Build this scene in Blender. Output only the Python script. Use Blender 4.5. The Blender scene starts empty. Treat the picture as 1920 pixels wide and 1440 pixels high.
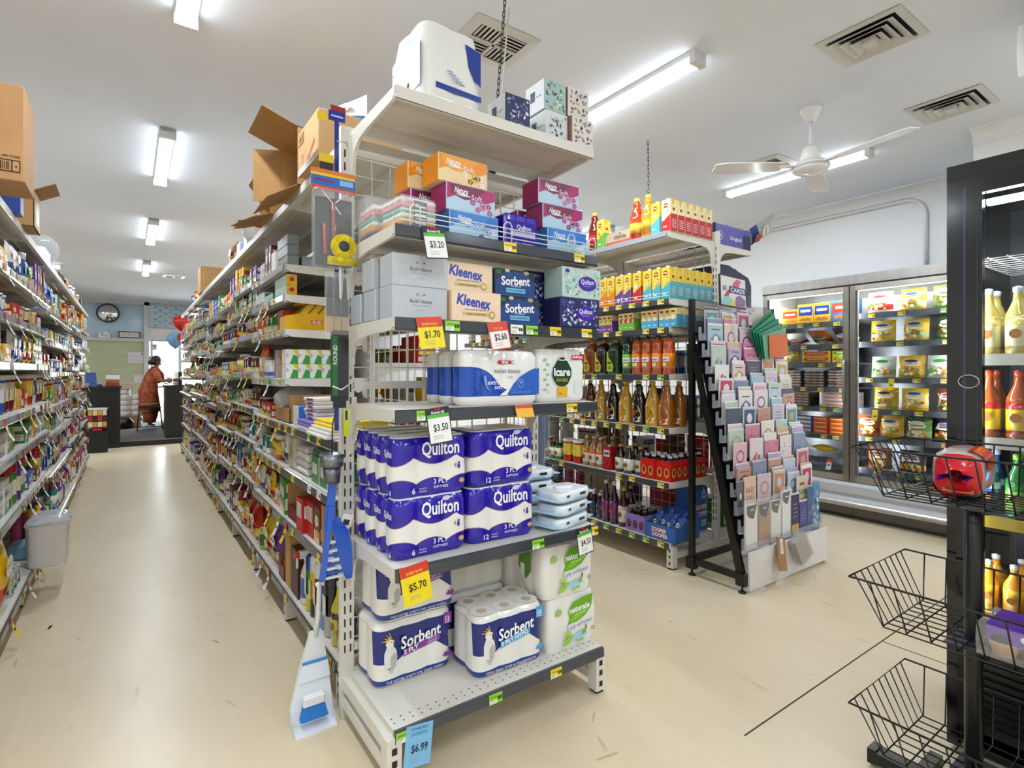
import bpy, math, random
from mathutils import Matrix, Vector, Euler
R = random.Random(11)
PI = math.pi
S = bpy.context.scene
COL = S.collection

# ------------------------------------------------------------------ camera
cam = bpy.data.cameras.new('camera'); camo = bpy.data.objects.new('camera', cam); COL.objects.link(camo)
cam.sensor_width = 36.0; cam.lens = 36.0 * 1012 / 1920; cam.shift_y = -24 / 1920
cam.clip_start = 0.05; cam.clip_end = 200
camo.location = (0, 0, 1.33); camo.rotation_euler = (PI / 2, 0, -math.radians(35.3))
S.camera = camo
# ------------------------------------------------------------------ sky seen through the shop front
W = bpy.data.worlds.new('sky'); S.world = W; W.use_nodes = True
bg = W.node_tree.nodes['Background']; bg.inputs[0].default_value = (0.86, 0.93, 1.0, 1); bg.inputs[1].default_value = 8.0
# ------------------------------------------------------------------ exposure
LAMP = 29.0
vs = S.view_settings; vs.view_transform = 'Standard'; vs.look = 'None'; vs.gamma = 1.0; vs.use_curve_mapping = False
vs.exposure = 1.9
S.cycles.max_bounces = 6; S.cycles.diffuse_bounces = 4; S.cycles.glossy_bounces = 3; S.cycles.transmission_bounces = 4
S.cycles.transparent_max_bounces = 12; S.cycles.caustics_reflective = False; S.cycles.caustics_refractive = False
S.cycles.use_light_tree = True; S.cycles.adaptive_threshold = .04; S.cycles.sample_clamp_indirect = 4.0

# ------------------------------------------------------------------ materials
def lin(h):
    if not isinstance(h, str): return tuple(h) + (1,) if len(h) == 3 else h
    h = h.lstrip('#'); o = []
    for i in (0, 2, 4):
        c = int(h[i:i + 2], 16) / 255
        o.append(c / 12.92 if c <= .04045 else ((c + .055) / 1.055) ** 2.4)
    return (*o, 1)
MATS = {}
def newmat(n):
    m = bpy.data.materials.new(n); m.use_nodes = True; MATS[n] = m
    return m, m.node_tree.nodes, m.node_tree.links, m.node_tree.nodes['Principled BSDF']
def finish(n, rough=.5, metal=0., spec=.5, coat=0., mott=0., mscale=30., bump=0., bscale=60., alpha=1., emit=0., stretch=None, trans=0.):
    m, N, L, b = newmat(n)
    a = N.new('ShaderNodeAttribute'); a.attribute_name = 'Col'
    src = a.outputs['Color']
    b.inputs['Roughness'].default_value = rough; b.inputs['Metallic'].default_value = metal
    b.inputs['Specular IOR Level'].default_value = spec; b.inputs['Coat Weight'].default_value = coat
    b.inputs['Coat Roughness'].default_value = .1; b.inputs['Alpha'].default_value = alpha
    b.inputs['Transmission Weight'].default_value = trans
    tc = N.new('ShaderNodeTexCoord')
    vec = tc.outputs['Object']
    if stretch:
        mp = N.new('ShaderNodeMapping'); mp.inputs['Scale'].default_value = stretch; L.new(vec, mp.inputs[0]); vec = mp.outputs[0]
    if mott:
        nz = N.new('ShaderNodeTexNoise'); nz.inputs['Scale'].default_value = mscale; nz.inputs['Detail'].default_value = 4
        L.new(vec, nz.inputs['Vector'])
        mr = N.new('ShaderNodeMapRange'); mr.inputs[1].default_value = .3; mr.inputs[2].default_value = .7
        mr.inputs[3].default_value = 1 - mott; mr.inputs[4].default_value = 1 + mott * .4
        L.new(nz.outputs[0], mr.inputs[0])
        mx = N.new('ShaderNodeVectorMath'); mx.operation = 'SCALE'
        L.new(src, mx.inputs[0]); L.new(mr.outputs[0], mx.inputs['Scale']); src = mx.outputs[0]
    L.new(src, b.inputs['Base Color'])
    if emit: L.new(src, b.inputs['Emission Color']); b.inputs['Emission Strength'].default_value = emit
    if bump:
        nb = N.new('ShaderNodeTexNoise'); nb.inputs['Scale'].default_value = bscale; nb.inputs['Detail'].default_value = 3
        L.new(vec, nb.inputs['Vector'])
        bp = N.new('ShaderNodeBump'); bp.inputs['Strength'].default_value = bump; bp.inputs['Distance'].default_value = .004
        L.new(nb.outputs[0], bp.inputs['Height']); L.new(bp.outputs[0], b.inputs['Normal'])
    return m
finish('card', .42, mott=.05, mscale=40)
finish('gloss', .16, coat=.3)
finish('film', .14, spec=.6, bump=.35, bscale=38, stretch=(1, 1, .6))
finish('ply', .5, bump=.25, bscale=90, stretch=(1, 1, .35))
finish('matte', .8, mott=.06)
finish('metal', .3, metal=1.)
finish('steel', .34, metal=.85, mott=.12, mscale=18, stretch=(1, 1, .15))
finish('cloth', .95, mott=.35, mscale=55)
finish('paint', .38, mott=.04, mscale=6)
finish('kraft', .75, mott=.12, mscale=14, bump=.12, bscale=120, stretch=(1, 1, .25))
finish('liquid', .06, spec=.6, coat=.4)
finish('black', .3, mott=.1, mscale=25)
finish('skin', .55, mott=.05)
finish('light', .5, emit=LAMP)
finish('light_side', .5, emit=LAMP * .11)
finish('freezer_light', .5, emit=13.0)
finish('clear', .08, spec=.8, alpha=.17, bump=.6, bscale=26)
finish('bag', .12, spec=.8, alpha=.4, bump=.7, bscale=24)
finish('acrylic', .05, spec=.6, alpha=.22)
finish('mirror', .02, metal=1.)
finish('print', .3)
finish('painted', .3, coat=.25, mott=.03, mscale=3)
def glassmat(n, tint, ior):
    m, N, L, b = newmat(n)
    out = N['Material Output']; N.remove(b)
    t = N.new('ShaderNodeBsdfTransparent'); t.inputs[0].default_value = (*tint, 1)
    g = N.new('ShaderNodeBsdfGlossy'); g.inputs['Roughness'].default_value = .02
    fr = N.new('ShaderNodeFresnel'); fr.inputs[0].default_value = ior
    mx = N.new('ShaderNodeMixShader')
    L.new(fr.outputs[0], mx.inputs[0]); L.new(t.outputs[0], mx.inputs[1]); L.new(g.outputs[0], mx.inputs[2]); L.new(mx.outputs[0], out.inputs[0])
glassmat('glass', (.93, .95, .95), 1.4)
glassmat('clearglass', (.97, .98, .98), 1.3)
def surface(n, base, var, scale, rough, stretch=(1, 1, 1), spots=0, bump=0., wood=False):
    m, N, L, b = newmat(n)
    tc = N.new('ShaderNodeTexCoord'); mp = N.new('ShaderNodeMapping'); mp.inputs['Scale'].default_value = stretch
    L.new(tc.outputs['Object'], mp.inputs[0])
    nz = N.new('ShaderNodeTexNoise'); nz.inputs['Scale'].default_value = scale; nz.inputs['Detail'].default_value = 6; nz.inputs['Roughness'].default_value = .6
    L.new(mp.outputs[0], nz.inputs['Vector'])
    rp = N.new('ShaderNodeValToRGB'); rp.color_ramp.elements[0].position = .32; rp.color_ramp.elements[1].position = .68
    rp.color_ramp.elements[0].color = lin(var); rp.color_ramp.elements[1].color = lin(base)
    L.new(nz.outputs[0], rp.inputs[0]); src = rp.outputs[0]
    b.inputs['Roughness'].default_value = rough
    if spots:
        n2 = N.new('ShaderNodeTexNoise'); n2.inputs['Scale'].default_value = 2.1; n2.inputs['Detail'].default_value = 8; n2.inputs['Roughness'].default_value = .75
        L.new(tc.outputs['Object'], n2.inputs['Vector'])
        r2 = N.new('ShaderNodeMapRange'); r2.inputs[1].default_value = .60; r2.inputs[2].default_value = .78; r2.inputs[3].default_value = 1; r2.inputs[4].default_value = 1 - spots
        L.new(n2.outputs[0], r2.inputs[0])
        n3 = N.new('ShaderNodeTexNoise'); n3.inputs['Scale'].default_value = 14; n3.inputs['Detail'].default_value = 2
        m3 = N.new('ShaderNodeMapping'); m3.inputs['Scale'].default_value = (1, .25, 1); m3.inputs['Rotation'].default_value = (0, 0, .5)
        L.new(tc.outputs['Object'], m3.inputs[0]); L.new(m3.outputs[0], n3.inputs['Vector'])
        r3 = N.new('ShaderNodeMapRange'); r3.inputs[1].default_value = .68; r3.inputs[2].default_value = .8; r3.inputs[3].default_value = 1; r3.inputs[4].default_value = 1 - spots * 1.4
        L.new(n3.outputs[0], r3.inputs[0])
        mm = N.new('ShaderNodeMath'); mm.operation = 'MULTIPLY'; L.new(r2.outputs[0], mm.inputs[0]); L.new(r3.outputs[0], mm.inputs[1])
        sc = N.new('ShaderNodeVectorMath'); sc.operation = 'SCALE'; L.new(src, sc.inputs[0]); L.new(mm.outputs[0], sc.inputs['Scale']); src = sc.outputs[0]
        rr = N.new('ShaderNodeMapRange'); rr.inputs[3].default_value = rough + .12; rr.inputs[4].default_value = rough - .08
        L.new(nz.outputs[0], rr.inputs[0]); L.new(rr.outputs[0], b.inputs['Roughness'])
    L.new(src, b.inputs['Base Color'])
    if bump:
        bp = N.new('ShaderNodeBump'); bp.inputs['Strength'].default_value = bump; bp.inputs['Distance'].default_value = .003
        n4 = N.new('ShaderNodeTexNoise'); n4.inputs['Scale'].default_value = 120
        L.new(tc.outputs['Object'], n4.inputs['Vector']); L.new(n4.outputs[0], bp.inputs['Height']); L.new(bp.outputs[0], b.inputs['Normal'])
    return m
surface('floor_vinyl', '#e3d3b5', '#d8c6a5', 2.2, .30, (1, .35, 1), spots=.16, bump=.05)
surface('ceiling_paint', '#eceff6', '#e7eaf1', 1.2, .9)
surface('wall_paint', '#f0efee', '#ebeae9', 1.5, .7)
surface('green_panel', '#c2c49c', '#b6b991', 3, .6, (1, 1, 3))
surface('carpet', '#77726e', '#66615e', 60, .98, bump=.4)
surface('charcoal_laminate', '#17120f', '#100d0b', 20, .45, (1, 1, .1))
surface('pavement', '#c9c6c0', '#bdbab4', 3, .9)

# ------------------------------------------------------------------ mesh building
_tc = {}
def text_geo(s, bold=0., shear=0.):
    k = (s, bold, shear)
    if k not in _tc:
        cu = bpy.data.curves.new('t', 'FONT'); cu.body = s; cu.size = 1; cu.resolution_u = 2; cu.offset = bold; cu.shear = shear
        cu.align_x = 'LEFT'; cu.fill_mode = 'FRONT'
        o = bpy.data.objects.new('t', cu); COL.objects.link(o)
        dg = bpy.context.evaluated_depsgraph_get(); e = o.evaluated_get(dg); me = e.to_mesh()
        V = [(v.co.x, v.co.y) for v in me.vertices]; F = [tuple(p.vertices) for p in me.polygons]
        e.to_mesh_clear(); bpy.data.objects.remove(o); bpy.data.curves.remove(cu)
        if V:
            x0 = min(v[0] for v in V); x1 = max(v[0] for v in V); y0 = min(v[1] for v in V); y1 = max(v[1] for v in V)
        else: x0 = x1 = y0 = y1 = 0
        _tc[k] = (V, F, x0, x1, y0, y1)
    return _tc[k]

class MB:
    def __init__(s): s.v = []; s.f = []; s.fm = []; s.fc = []; s.fs = []; s.mats = []; s.T = Matrix(); s.warp = None
    def at(s, x=0, y=0, z=0, rz=0, rx=0, ry=0, sc=1):
        s.T = Matrix.Translation((x, y, z)) @ Euler((rx, ry, rz)).to_matrix().to_4x4() @ Matrix.Scale(sc, 4); return s
    def add(s, vs, fs, fin, col, smooth=False):
        o = len(s.v); T = s.T
        for p in vs:
            if s.warp: p = s.warp(p)
            q = T @ Vector(p); s.v.append((q.x, q.y, q.z))
        if fin not in s.mats: s.mats.append(fin)
        mi = s.mats.index(fin); one = not isinstance(col, list)
        for i, f in enumerate(fs):
            s.f.append(tuple(o + k for k in f)); s.fm.append(mi); s.fc.append(col if one else col[i]); s.fs.append(smooth)
        return s
    def box(s, x0, x1, y0, y1, z0, z1, fin='card', col='#ffffff', F=None, S_=None, T=None, B=None):
        v = [(x0, y0, z0), (x1, y0, z0), (x1, y1, z0), (x0, y1, z0), (x0, y0, z1), (x1, y0, z1), (x1, y1, z1), (x0, y1, z1)]
        f = [(0, 1, 5, 4), (1, 2, 6, 5), (2, 3, 7, 6), (3, 0, 4, 7), (4, 5, 6, 7), (3, 2, 1, 0)]
        return s.add(v, f, fin, [F or col, S_ or col, B or F or col, S_ or col, T or col, col])
    def cbox(s, x0, x1, y0, y1, z0, z1, b, fin='card', col='#ffffff', F=None, S_=None, T=None):
        # box with chamfered edges
        V = []; F_ = []; C = []
        def ring(z, i):
            return [(x0 + i, y0, z), (x1 - i, y0, z), (x1, y0 + i, z), (x1, y1 - i, z), (x1 - i, y1, z), (x0 + i, y1, z), (x0, y1 - i, z), (x0, y0 + i, z)]
        def top(z, i):
            return [(x0 + i, y0 + i, z)] * 1 + [(x1 - i, y0 + i, z), (x1 - i, y0 + i, z), (x1 - i, y1 - i, z), (x1 - i, y1 - i, z), (x0 + i, y1 - i, z), (x0 + i, y1 - i, z), (x0 + i, y0 + i, z)]
        V = top(z0, b) + ring(z0 + b, b) + ring(z1 - b, b) + top(z1, b)
        sc = [F or col, col, S_ or col, col, F or col, col, S_ or col, col]
        for k in range(3):
            for i in range(8):
                j = (i + 1) % 8
                F_.append((k * 8 + i, k * 8 + j, k * 8 + 8 + j, k * 8 + 8 + i)); C.append(sc[i])
        F_.append((24, 25, 27, 29)); C.append(T or col); F_.append((0, 5, 3, 1)); C.append(col)
        return s.add(V, F_, fin, C)
    def quad(s, pts, fin, col): return s.add(pts, [tuple(range(len(pts)))], fin, col)
    def rect(s, x0, x1, z0, z1, y, fin, col): return s.quad([(x0, y, z0), (x1, y, z0), (x1, y, z1), (x0, y, z1)], fin, col)
    def poly(s, pts, y, fin, col):   # closed xz outline facing -y as one face
        return s.add([(p[0], y, p[1]) for p in pts], [tuple(range(len(pts)))], fin, col)
    def disc(s, cx, cz, rx, rz, y, fin, col, n=20):
        return s.poly([(cx + rx * math.cos(2 * PI * i / n), cz + rz * math.sin(2 * PI * i / n)) for i in range(n)], y, fin, col)
    def prism(s, pts, y0, y1, fin, col, sides=None):   # xz outline extruded along y
        n = len(pts)
        v = [(p[0], y0, p[1]) for p in pts] + [(p[0], y1, p[1]) for p in pts]
        f = [tuple(range(n)), tuple(range(2 * n - 1, n - 1, -1))] + [(i, n + i, n + (i + 1) % n, (i + 1) % n) for i in range(n)]
        return s.add(v, f, fin, [col, col] + [sides or col] * n)
    def loft(s, rings, fin, col, smooth=True, caps=True, closed=True):
        n = len(rings[0]); v = [p for r in rings for p in r]; f = []; C = []; per = isinstance(col, list)
        for k in range(len(rings) - 1):
            for i in range(n if closed else n - 1):
                j = (i + 1) % n
                f.append((k * n + i, k * n + j, (k + 1) * n + j, (k + 1) * n + i)); C.append(col[k] if per else col)
        s.add(v, f, fin, C, smooth)
        if caps and closed:
            o = len(s.v) - len(v); mi = s.mats.index(fin)
            s.f.append(tuple(o + i for i in range(n - 1, -1, -1))); s.f.append(tuple(o + (len(rings) - 1) * n + i for i in range(n)))
            for c in (C[0], C[-1]): s.fm.append(mi); s.fc.append(c); s.fs.append(False)
        return s
    def lathe(s, prof, n=14, fin='gloss', col='#ffffff', sx=1., sy=1., smooth=True):
        rings = [[(r * sx * math.cos(2 * PI * i / n), r * sy * math.sin(2 * PI * i / n), z) for i in range(n)] for r, z in prof]
        return s.loft(rings, fin, col, smooth)
    def tube(s, pts, r, n=6, fin='paint', col='#ffffff', closed=False, smooth=True):
        P = [Vector(p) for p in pts]; m = len(P); rings = []
        ref = Vector((0, 0, 1)); last = None
        for i in range(m):
            a = P[i - 1] if (i or closed) else P[i]; b = P[(i + 1) % m] if (i < m - 1 or closed) else P[i]
            d = (b - a).normalized()
            u = d.cross(ref)
            if u.length < .05: u = d.cross(Vector((1, 0, 0)))
            if last is not None:
                u = last - d * last.dot(d)
                if u.length < .05: u = d.cross(Vector((1, .3, 0)))
            u.normalize(); last = u; w = d.cross(u)
            rr = r[i] if isinstance(r, (list, tuple)) else r
            rings.append([tuple(P[i] + (u * math.cos(2 * PI * k / n) + w * math.sin(2 * PI * k / n)) * rr) for k in range(n)])
        if closed: rings.append(rings[0])
        return s.loft(rings, fin, col, smooth, caps=not closed)
    def text(s, t, cx, cz, size, y, fin, col, bold=0., shear=0., w=None, al='c', rot=0.):
        V, F, x0, x1, y0, y1 = text_geo(t, bold, shear)
        if not V: return s
        k = size; kx = size
        if w: kx = w / (x1 - x0)
        ox = {'c': (x0 + x1) / 2, 'l': x0, 'r': x1}[al]; oy = (y0 + y1) / 2
        ca, sa = math.cos(rot), math.sin(rot)
        pts = []
        for a, b in V:
            px = (a - ox) * kx; pz = (b - oy) * k
            pts.append((cx + px * ca - pz * sa, y, cz + px * sa + pz * ca))
        return s.add(pts, F, fin, col)
    def sphere(s, c, rx, ry, rz, fin, col, n=12, m=8):
        rings = []
        for k in range(m + 1):
            a = -PI / 2 + PI * k / m; rr = max(math.cos(a), 1e-3)
            rings.append([(c[0] + rx * rr * math.cos(2 * PI * i / n), c[1] + ry * rr * math.sin(2 * PI * i / n), c[2] + rz * math.sin(a)) for i in range(n)])
        return s.loft(rings, fin, col)
    def mesh(s, name):
        me = bpy.data.meshes.new(name); me.from_pydata(s.v, [], s.f)
        for m in s.mats: me.materials.append(MATS[m])
        me.polygons.foreach_set('material_index', s.fm); me.polygons.foreach_set('use_smooth', s.fs)
        at = me.color_attributes.new('Col', 'FLOAT_COLOR', 'CORNER')
        buf = []; cache = {}
        for f, c in zip(s.f, s.fc):
            if c not in cache: cache[c] = lin(c)
            buf += list(cache[c]) * len(f)
        at.data.foreach_set('color', buf); me.update(); return me

def ob(name, mesh, loc=(0, 0, 0), rz=0., parent=None, rot=None):
    if isinstance(mesh, MB): mesh = mesh.mesh(name)
    o = bpy.data.objects.new(name, mesh); COL.objects.link(o)
    o.location = loc; o.rotation_euler = rot if rot else (0, 0, rz)
    if parent: o.parent = parent
    return o
def tag(o, label=None, cat=None, group=None, kind=None):
    if label: o['label'] = label
    if cat: o['category'] = cat
    if group: o['group'] = group
    if kind: o['kind'] = kind
    return o
def thing(name, label, cat, loc=(0, 0, 0), rz=0., group=None, rot=None):
    o = bpy.data.objects.new(name, None); COL.objects.link(o); o.empty_display_size = .05
    o.location = loc; o.rotation_euler = rot if rot else (0, 0, rz)
    return tag(o, label, cat, group)
def dup(o, loc=None, rz=None, label=None, group=None, parent=None):
    c = o.copy(); COL.objects.link(c)
    if parent: c.parent = parent
    if loc: c.location = loc
    if rz is not None: c.rotation_euler = (0, 0, rz)
    if label: c['label'] = label
    if group: c['group'] = group
    for ch in o.children: dup(ch, parent=c)
    return c
ORD = ['bottom', 'second', 'third', 'fourth', 'fifth', 'sixth', 'seventh', 'eighth', 'top']
NUM = ['one', 'two', 'three', 'four', 'five', 'six', 'seven', 'eight', 'nine', 'ten']
def bag_rot(fx, fy): return math.atan2(fx, -fy)      # z rotation that turns local -Y to (fx, fy)
# ================================================================== the room
CH = 3.05; XL, XR, YB, YF = -4.0, 5.95, 16.3, -4.0
def struct(name, mb, parent=None):
    o = ob(name, mb, parent=parent)
    if not parent: o['kind'] = 'structure'
    return o
fl = struct('floor', MB().box(XL - .2, XR + .2, YF - .2, YB + .2, -.1, 0, 'floor_vinyl'))
SEAM = '#4a3d2c'
for a in [(1.83, 4.95, 1.114, 1.120), (-.47, -2.6, 2.62, 2.624), (1.64, 2.9, 5.2, 5.205)]:
    ob('seam', MB().box(min(a[:2]), max(a[:2]), a[2], a[3], 0, .0008, 'matte', SEAM), parent=fl)
ob('seam', MB().box(3.02, 3.026, -3, 1.114, 0, .0008, 'matte', SEAM), parent=fl)
sr = random.Random(21)
for x, y, n in ((.45, 2.3, 3), (-.25, 3.4, 4), (.3, 3.3, 3), (1.5, 1.45, 3), (3.4, 1.6, 3), (2.7, 2.2, 2), (.2, 5.2, 3), (2.2, 1.6, 2), (-.3, 4.6, 2)):
    for k in range(n):     # worn scuff marks
        cx, cy, a_, L_ = x + sr.uniform(-.18, .18), y + sr.uniform(-.3, .3), sr.uniform(0, PI), sr.uniform(.02, .07)
        m = MB().at(cx, cy, .0006, a_); q = [(L_ * math.cos(t) * sr.uniform(.7, 1.1), .008 * math.sin(t) * sr.uniform(.5, 1.2), 0) for t in [2 * PI * i / 9 for i in range(9)]]
        m.add(q, [tuple(range(9))], 'matte', sr.choice(('#cdbb98', '#c3b08c', '#d3c3a2'))); ob('scuff_mark', m, parent=fl)
struct('ceiling', MB().box(XL - .2, XR + .2, YF - .2, YB + .2, CH, CH + .1, 'ceiling_paint'))
struct('wall_left', MB().box(XL - .2, XL, YF - .2, YB + .2, 0, CH, 'wall_paint'))
wr = struct('wall_right', MB().box(XR, XR + .2, 1.25, YB + .2, 0, CH, 'wall_paint').box(4.95, XR + .2, YF - .2, 1.25, 0, CH, 'wall_paint'))
struct('wall_front', MB().box(XL, 4.95, YF - .2, YF, 0, CH, 'wall_paint'))
# cornice: coved profile along the right wall
def cove(x, sgn, ya, yb):
    m = MB(); n = 6
    pr = [(0, 0), (0, -.10)] + [(sgn * (.012 + .085 * (1 - math.cos(t * PI / 2 / n))), -.10 + .085 * math.sin(t * PI / 2 / n)) for t in range(n + 1)] + [(sgn * .10, 0)]
    r = [[(x + a, y, CH + b) for a, b in pr] for y in (ya, yb)]
    return m.loft(r, 'wall_paint', '#ffffff', smooth=False)
ob('cornice', cove(XR, -1, 1.25, YB), parent=wr); ob('cornice', cove(4.95, -1, YF, 1.25), parent=wr)
ob('pilaster', MB().box(4.86, 4.95, .55, .80, 0, CH - .12, 'wall_paint'), parent=wr)
# back wall: lower green board, rail, glazed upper light, door opening with glass
struct('wall_back', MB().box(XL, .30, YB, YB + .2, 0, 2.08, 'green_panel').box(1.62, XR, YB, YB + .2, 0, 2.42, 'wall_paint').box(5.2, XR, YB, YB + .2, 2.42, CH, 'wall_paint').box(XL, 5.2, YB, YB + .2, 3.0, CH, 'wall_paint').box(.40, 5.2, YB, YB + .2, 2.42, 3.0, 'wall_paint')
       .box(XL, .30, YB + .04, YB + .2, 2.08, 3.0, 'painted', '#b3cbdd'))
struct('trim_1', MB().box(XL, .30, YB - .05, YB, 2.06, 2.14, 'paint', '#cfc9c2'))
struct('trim_2', MB().box(.29, .40, YB - .06, YB + .2, 0, CH, 'paint', '#dad7d4'))
struct('trim_3', MB().box(.40, 5.2, YB - .03, YB + .2, 2.10, 2.42, 'paint', '#e6e0db').box(.40, 5.2, YB - .04, YB, 2.08, 2.12, 'paint', '#b9b2ac'))
struct('trim_4', MB().box(XL, 5.2, YB - .06, YB, 2.97, CH, 'paint', '#c4c2c3'))
w1 = struct('window_1', MB().box(.40, 1.62, YB + .08, YB + .10, 0, 2.1, 'clearglass'))
for x in (.42, 1.02, 1.55): ob('mullion', MB().box(x, x + .06, YB + .05, YB + .13, 0, 2.1, 'paint', '#d5d9de'), parent=w1)
ob('transom', MB().box(.40, 1.62, YB + .05, YB + .13, .9, .96, 'paint', '#d5d9de'), parent=w1)
# roller shutter: horizontal slats with slots
sh = thing('roller_shutter', 'pale blue perforated roller shutter above the shop front glass', 'shutter', (.40, YB - .08, 2.425))
nsl = 7; shh = .55
sm = MB().prism([(0, 0), (4.8, 0), (4.8, shh / nsl - .006), (0, shh / nsl - .006)], -.02, .02, 'painted', '#bcd3df').mesh('slat')
for k in range(nsl): ob('slat', sm, (0, 0, k * shh / nsl), parent=sh)
slm = MB().box(-.03, .03, -.003, .001, -.008, .008, 'matte', '#4d585e').mesh('slot')
for k in range(nsl):
    for i in range(12): ob('slot', slm, (.12 + i * .22 + (k % 2) * .11, -.021, (k + .5) * shh / nsl), parent=sh)
# outside
struct('ground', MB().box(-12, 25, YB + .2, 60, -.12, -.02, 'pavement'))
tag(ob('far_building', MB().box(-2, 20, 40, 46, -.02, 3.2, 'matte', '#eeeeec').box(-2, 20, 39.7, 40, 3.0, 3.4, 'matte', '#d8dadc')), 'pale low building across the street beyond the glass', 'building')

# ------------------------------------------------------------------ ceiling lights
def batten(L):
    ends = .035
    hm = MB().box(-.045, .045, -L / 2, L / 2, -.028, 0, 'paint', '#e9e9e9').mesh('housing')
    ya, yb = -L / 2 + ends, L / 2 - ends; EC = (.83, .915, 1.0)
    dm = MB().loft([[(a, y, b) for a, b in ((-.040, -.028), (-.040, -.055), (-.030, -.066))] for y in (ya, yb)], 'light_side', EC, smooth=False, caps=False, closed=False)
    dm.loft([[(a, y, b) for a, b in ((-.030, -.066), (.030, -.066))] for y in (ya, yb)], 'light', EC, smooth=False, caps=False, closed=False)
    dm = dm.loft([[(a, y, b) for a, b in ((.030, -.066), (.040, -.055), (.040, -.028))] for y in (ya, yb)], 'light_side', EC, smooth=False, caps=False, closed=False).mesh('diffuser')
    em = MB().box(-.05, .05, -ends / 2, ends / 2, -.072, 0, 'paint', '#dedede').mesh('end_cap')
    return hm, dm, em, L
BT = batten(1.24)
def light(x, y, label, rz=0.):
    t = thing('ceiling_light', label, 'ceiling light', (x, y, CH), rz)
    ob('housing', BT[0], parent=t); ob('diffuser', BT[1], parent=t)
    for s in (-1, 1): ob('end_cap', BT[2], (0, s * (BT[3] / 2 - .0175), 0), parent=t)
AIS = ['nearest the endcap', 'second along', 'third along', 'last before the counter']
for i, y in enumerate((2.42, 5.13, 7.9, 10.72)): light(.22, y, f'white tube light over the long aisle, {AIS[i]}')
light(2.5, 2.40, 'white tube light between the tissue endcap and the drinks gondola')
for i, y in enumerate((5.13, 7.9, 10.72)): light(2.5, y, f'white tube light above the middle aisle, {AIS[i + 1]}')
light(4.64, 2.40, 'white tube light beside the ceiling fan, near the freezer')
for i, y in enumerate((5.13, 7.9, 10.72)): light(4.64, y, f'white tube light above the freezer aisle, {AIS[i + 1]}')
light(-1.50, 11.3, 'white tube light turned crosswise beyond the left gondola', PI / 2)
for i, y in enumerate((2.42, 5.13, 7.9)): light(-2.2, y, f'white tube light behind the left gondola, {AIS[i + 1]}')
for x, n in ((.22, 'long'), (2.5, 'middle'), (-2.2, 'left')): light(x, -.35, f'white tube light at the open near end of the {n} aisle')
for x, n in ((-2.2, 'left'), (2.5, 'middle'), (4.64, 'freezer')): light(x, 13.5, f'added unseen tube light brightening the counter area in line with the {n} aisle')  # extra battens, hidden behind the gondolas, added to brighten the counter end
light(4.3, -.35, 'white tube light at the open near end of the freezer aisle')
for x, n in ((.22, 'long'), (2.5, 'middle'), (-2.2, 'left')): light(x, -2.6, f'white tube light by the front wall in line with the {n} aisle')

# ------------------------------------------------------------------ ceiling vents
VC = '#d8d4cd'
def ring(m, a0, b0, a1, b1, z0, z1, col):   # picture-frame between outer half sizes (a0,b0,z0) and inner (a1,b1,z1)
    v = [(-a0, -b0, z0), (a0, -b0, z0), (a0, b0, z0), (-a0, b0, z0), (-a1, -b1, z1), (a1, -b1, z1), (a1, b1, z1), (-a1, b1, z1)]
    m.add(v, [(0, 4, 5, 1), (1, 5, 6, 2), (2, 6, 7, 3), (3, 7, 4, 0)], 'paint', col)
def diffuser(x0, x1, y0, y1, label):
    a, b = (x1 - x0) / 2 + .03, (y1 - y0) / 2 + .03
    t = thing('ceiling_vent', label, 'ceiling vent', ((x0 + x1) / 2, (y0 + y1) / 2, CH))
    m = MB(); ring(m, a, b, a - .035, b - .035, -.004, -.008, VC); ring(m, a - .035, b - .035, a - .04, b - .04, -.008, .05, VC)
    ob('frame', m, parent=t)
    ob('duct', MB().box(-a + .04, a - .04, -b + .04, b - .04, -.001, 0, 'black', '#1b1a19'), parent=t)
    for k, (qo, qi) in enumerate(((.93, .70), (.70, .46), (.47, .22))):
        m = MB(); A_, B_ = a - .035, b - .035
        ring(m, A_ * qo, B_ * qo, A_ * qi, B_ * qi, -.022 - .004 * k, -.006, VC); ring(m, A_ * qo, B_ * qo, A_ * (qo - .02), B_ * (qo - .02), -.022 - .004 * k, -.016 - .004 * k, VC)
        ring(m, A_ * (qo - .02), B_ * (qo - .02), A_ * qi, B_ * qi, -.016 - .004 * k, -.004, VC)
        ob('louvre', m, parent=t)
    ob('centre_plate', MB().box(-(a - .035) * .22, (a - .035) * .22, -(b - .035) * .18, (b - .035) * .18, -.036, -.005, 'paint', VC), parent=t)
diffuser(2.97, 3.285, 1.04, 1.37, 'square stepped ceiling vent between the fan and the wall unit')
diffuser(4.18, 4.50, 1.04, 1.38, 'square stepped ceiling vent close to the white nib wall')
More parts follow.
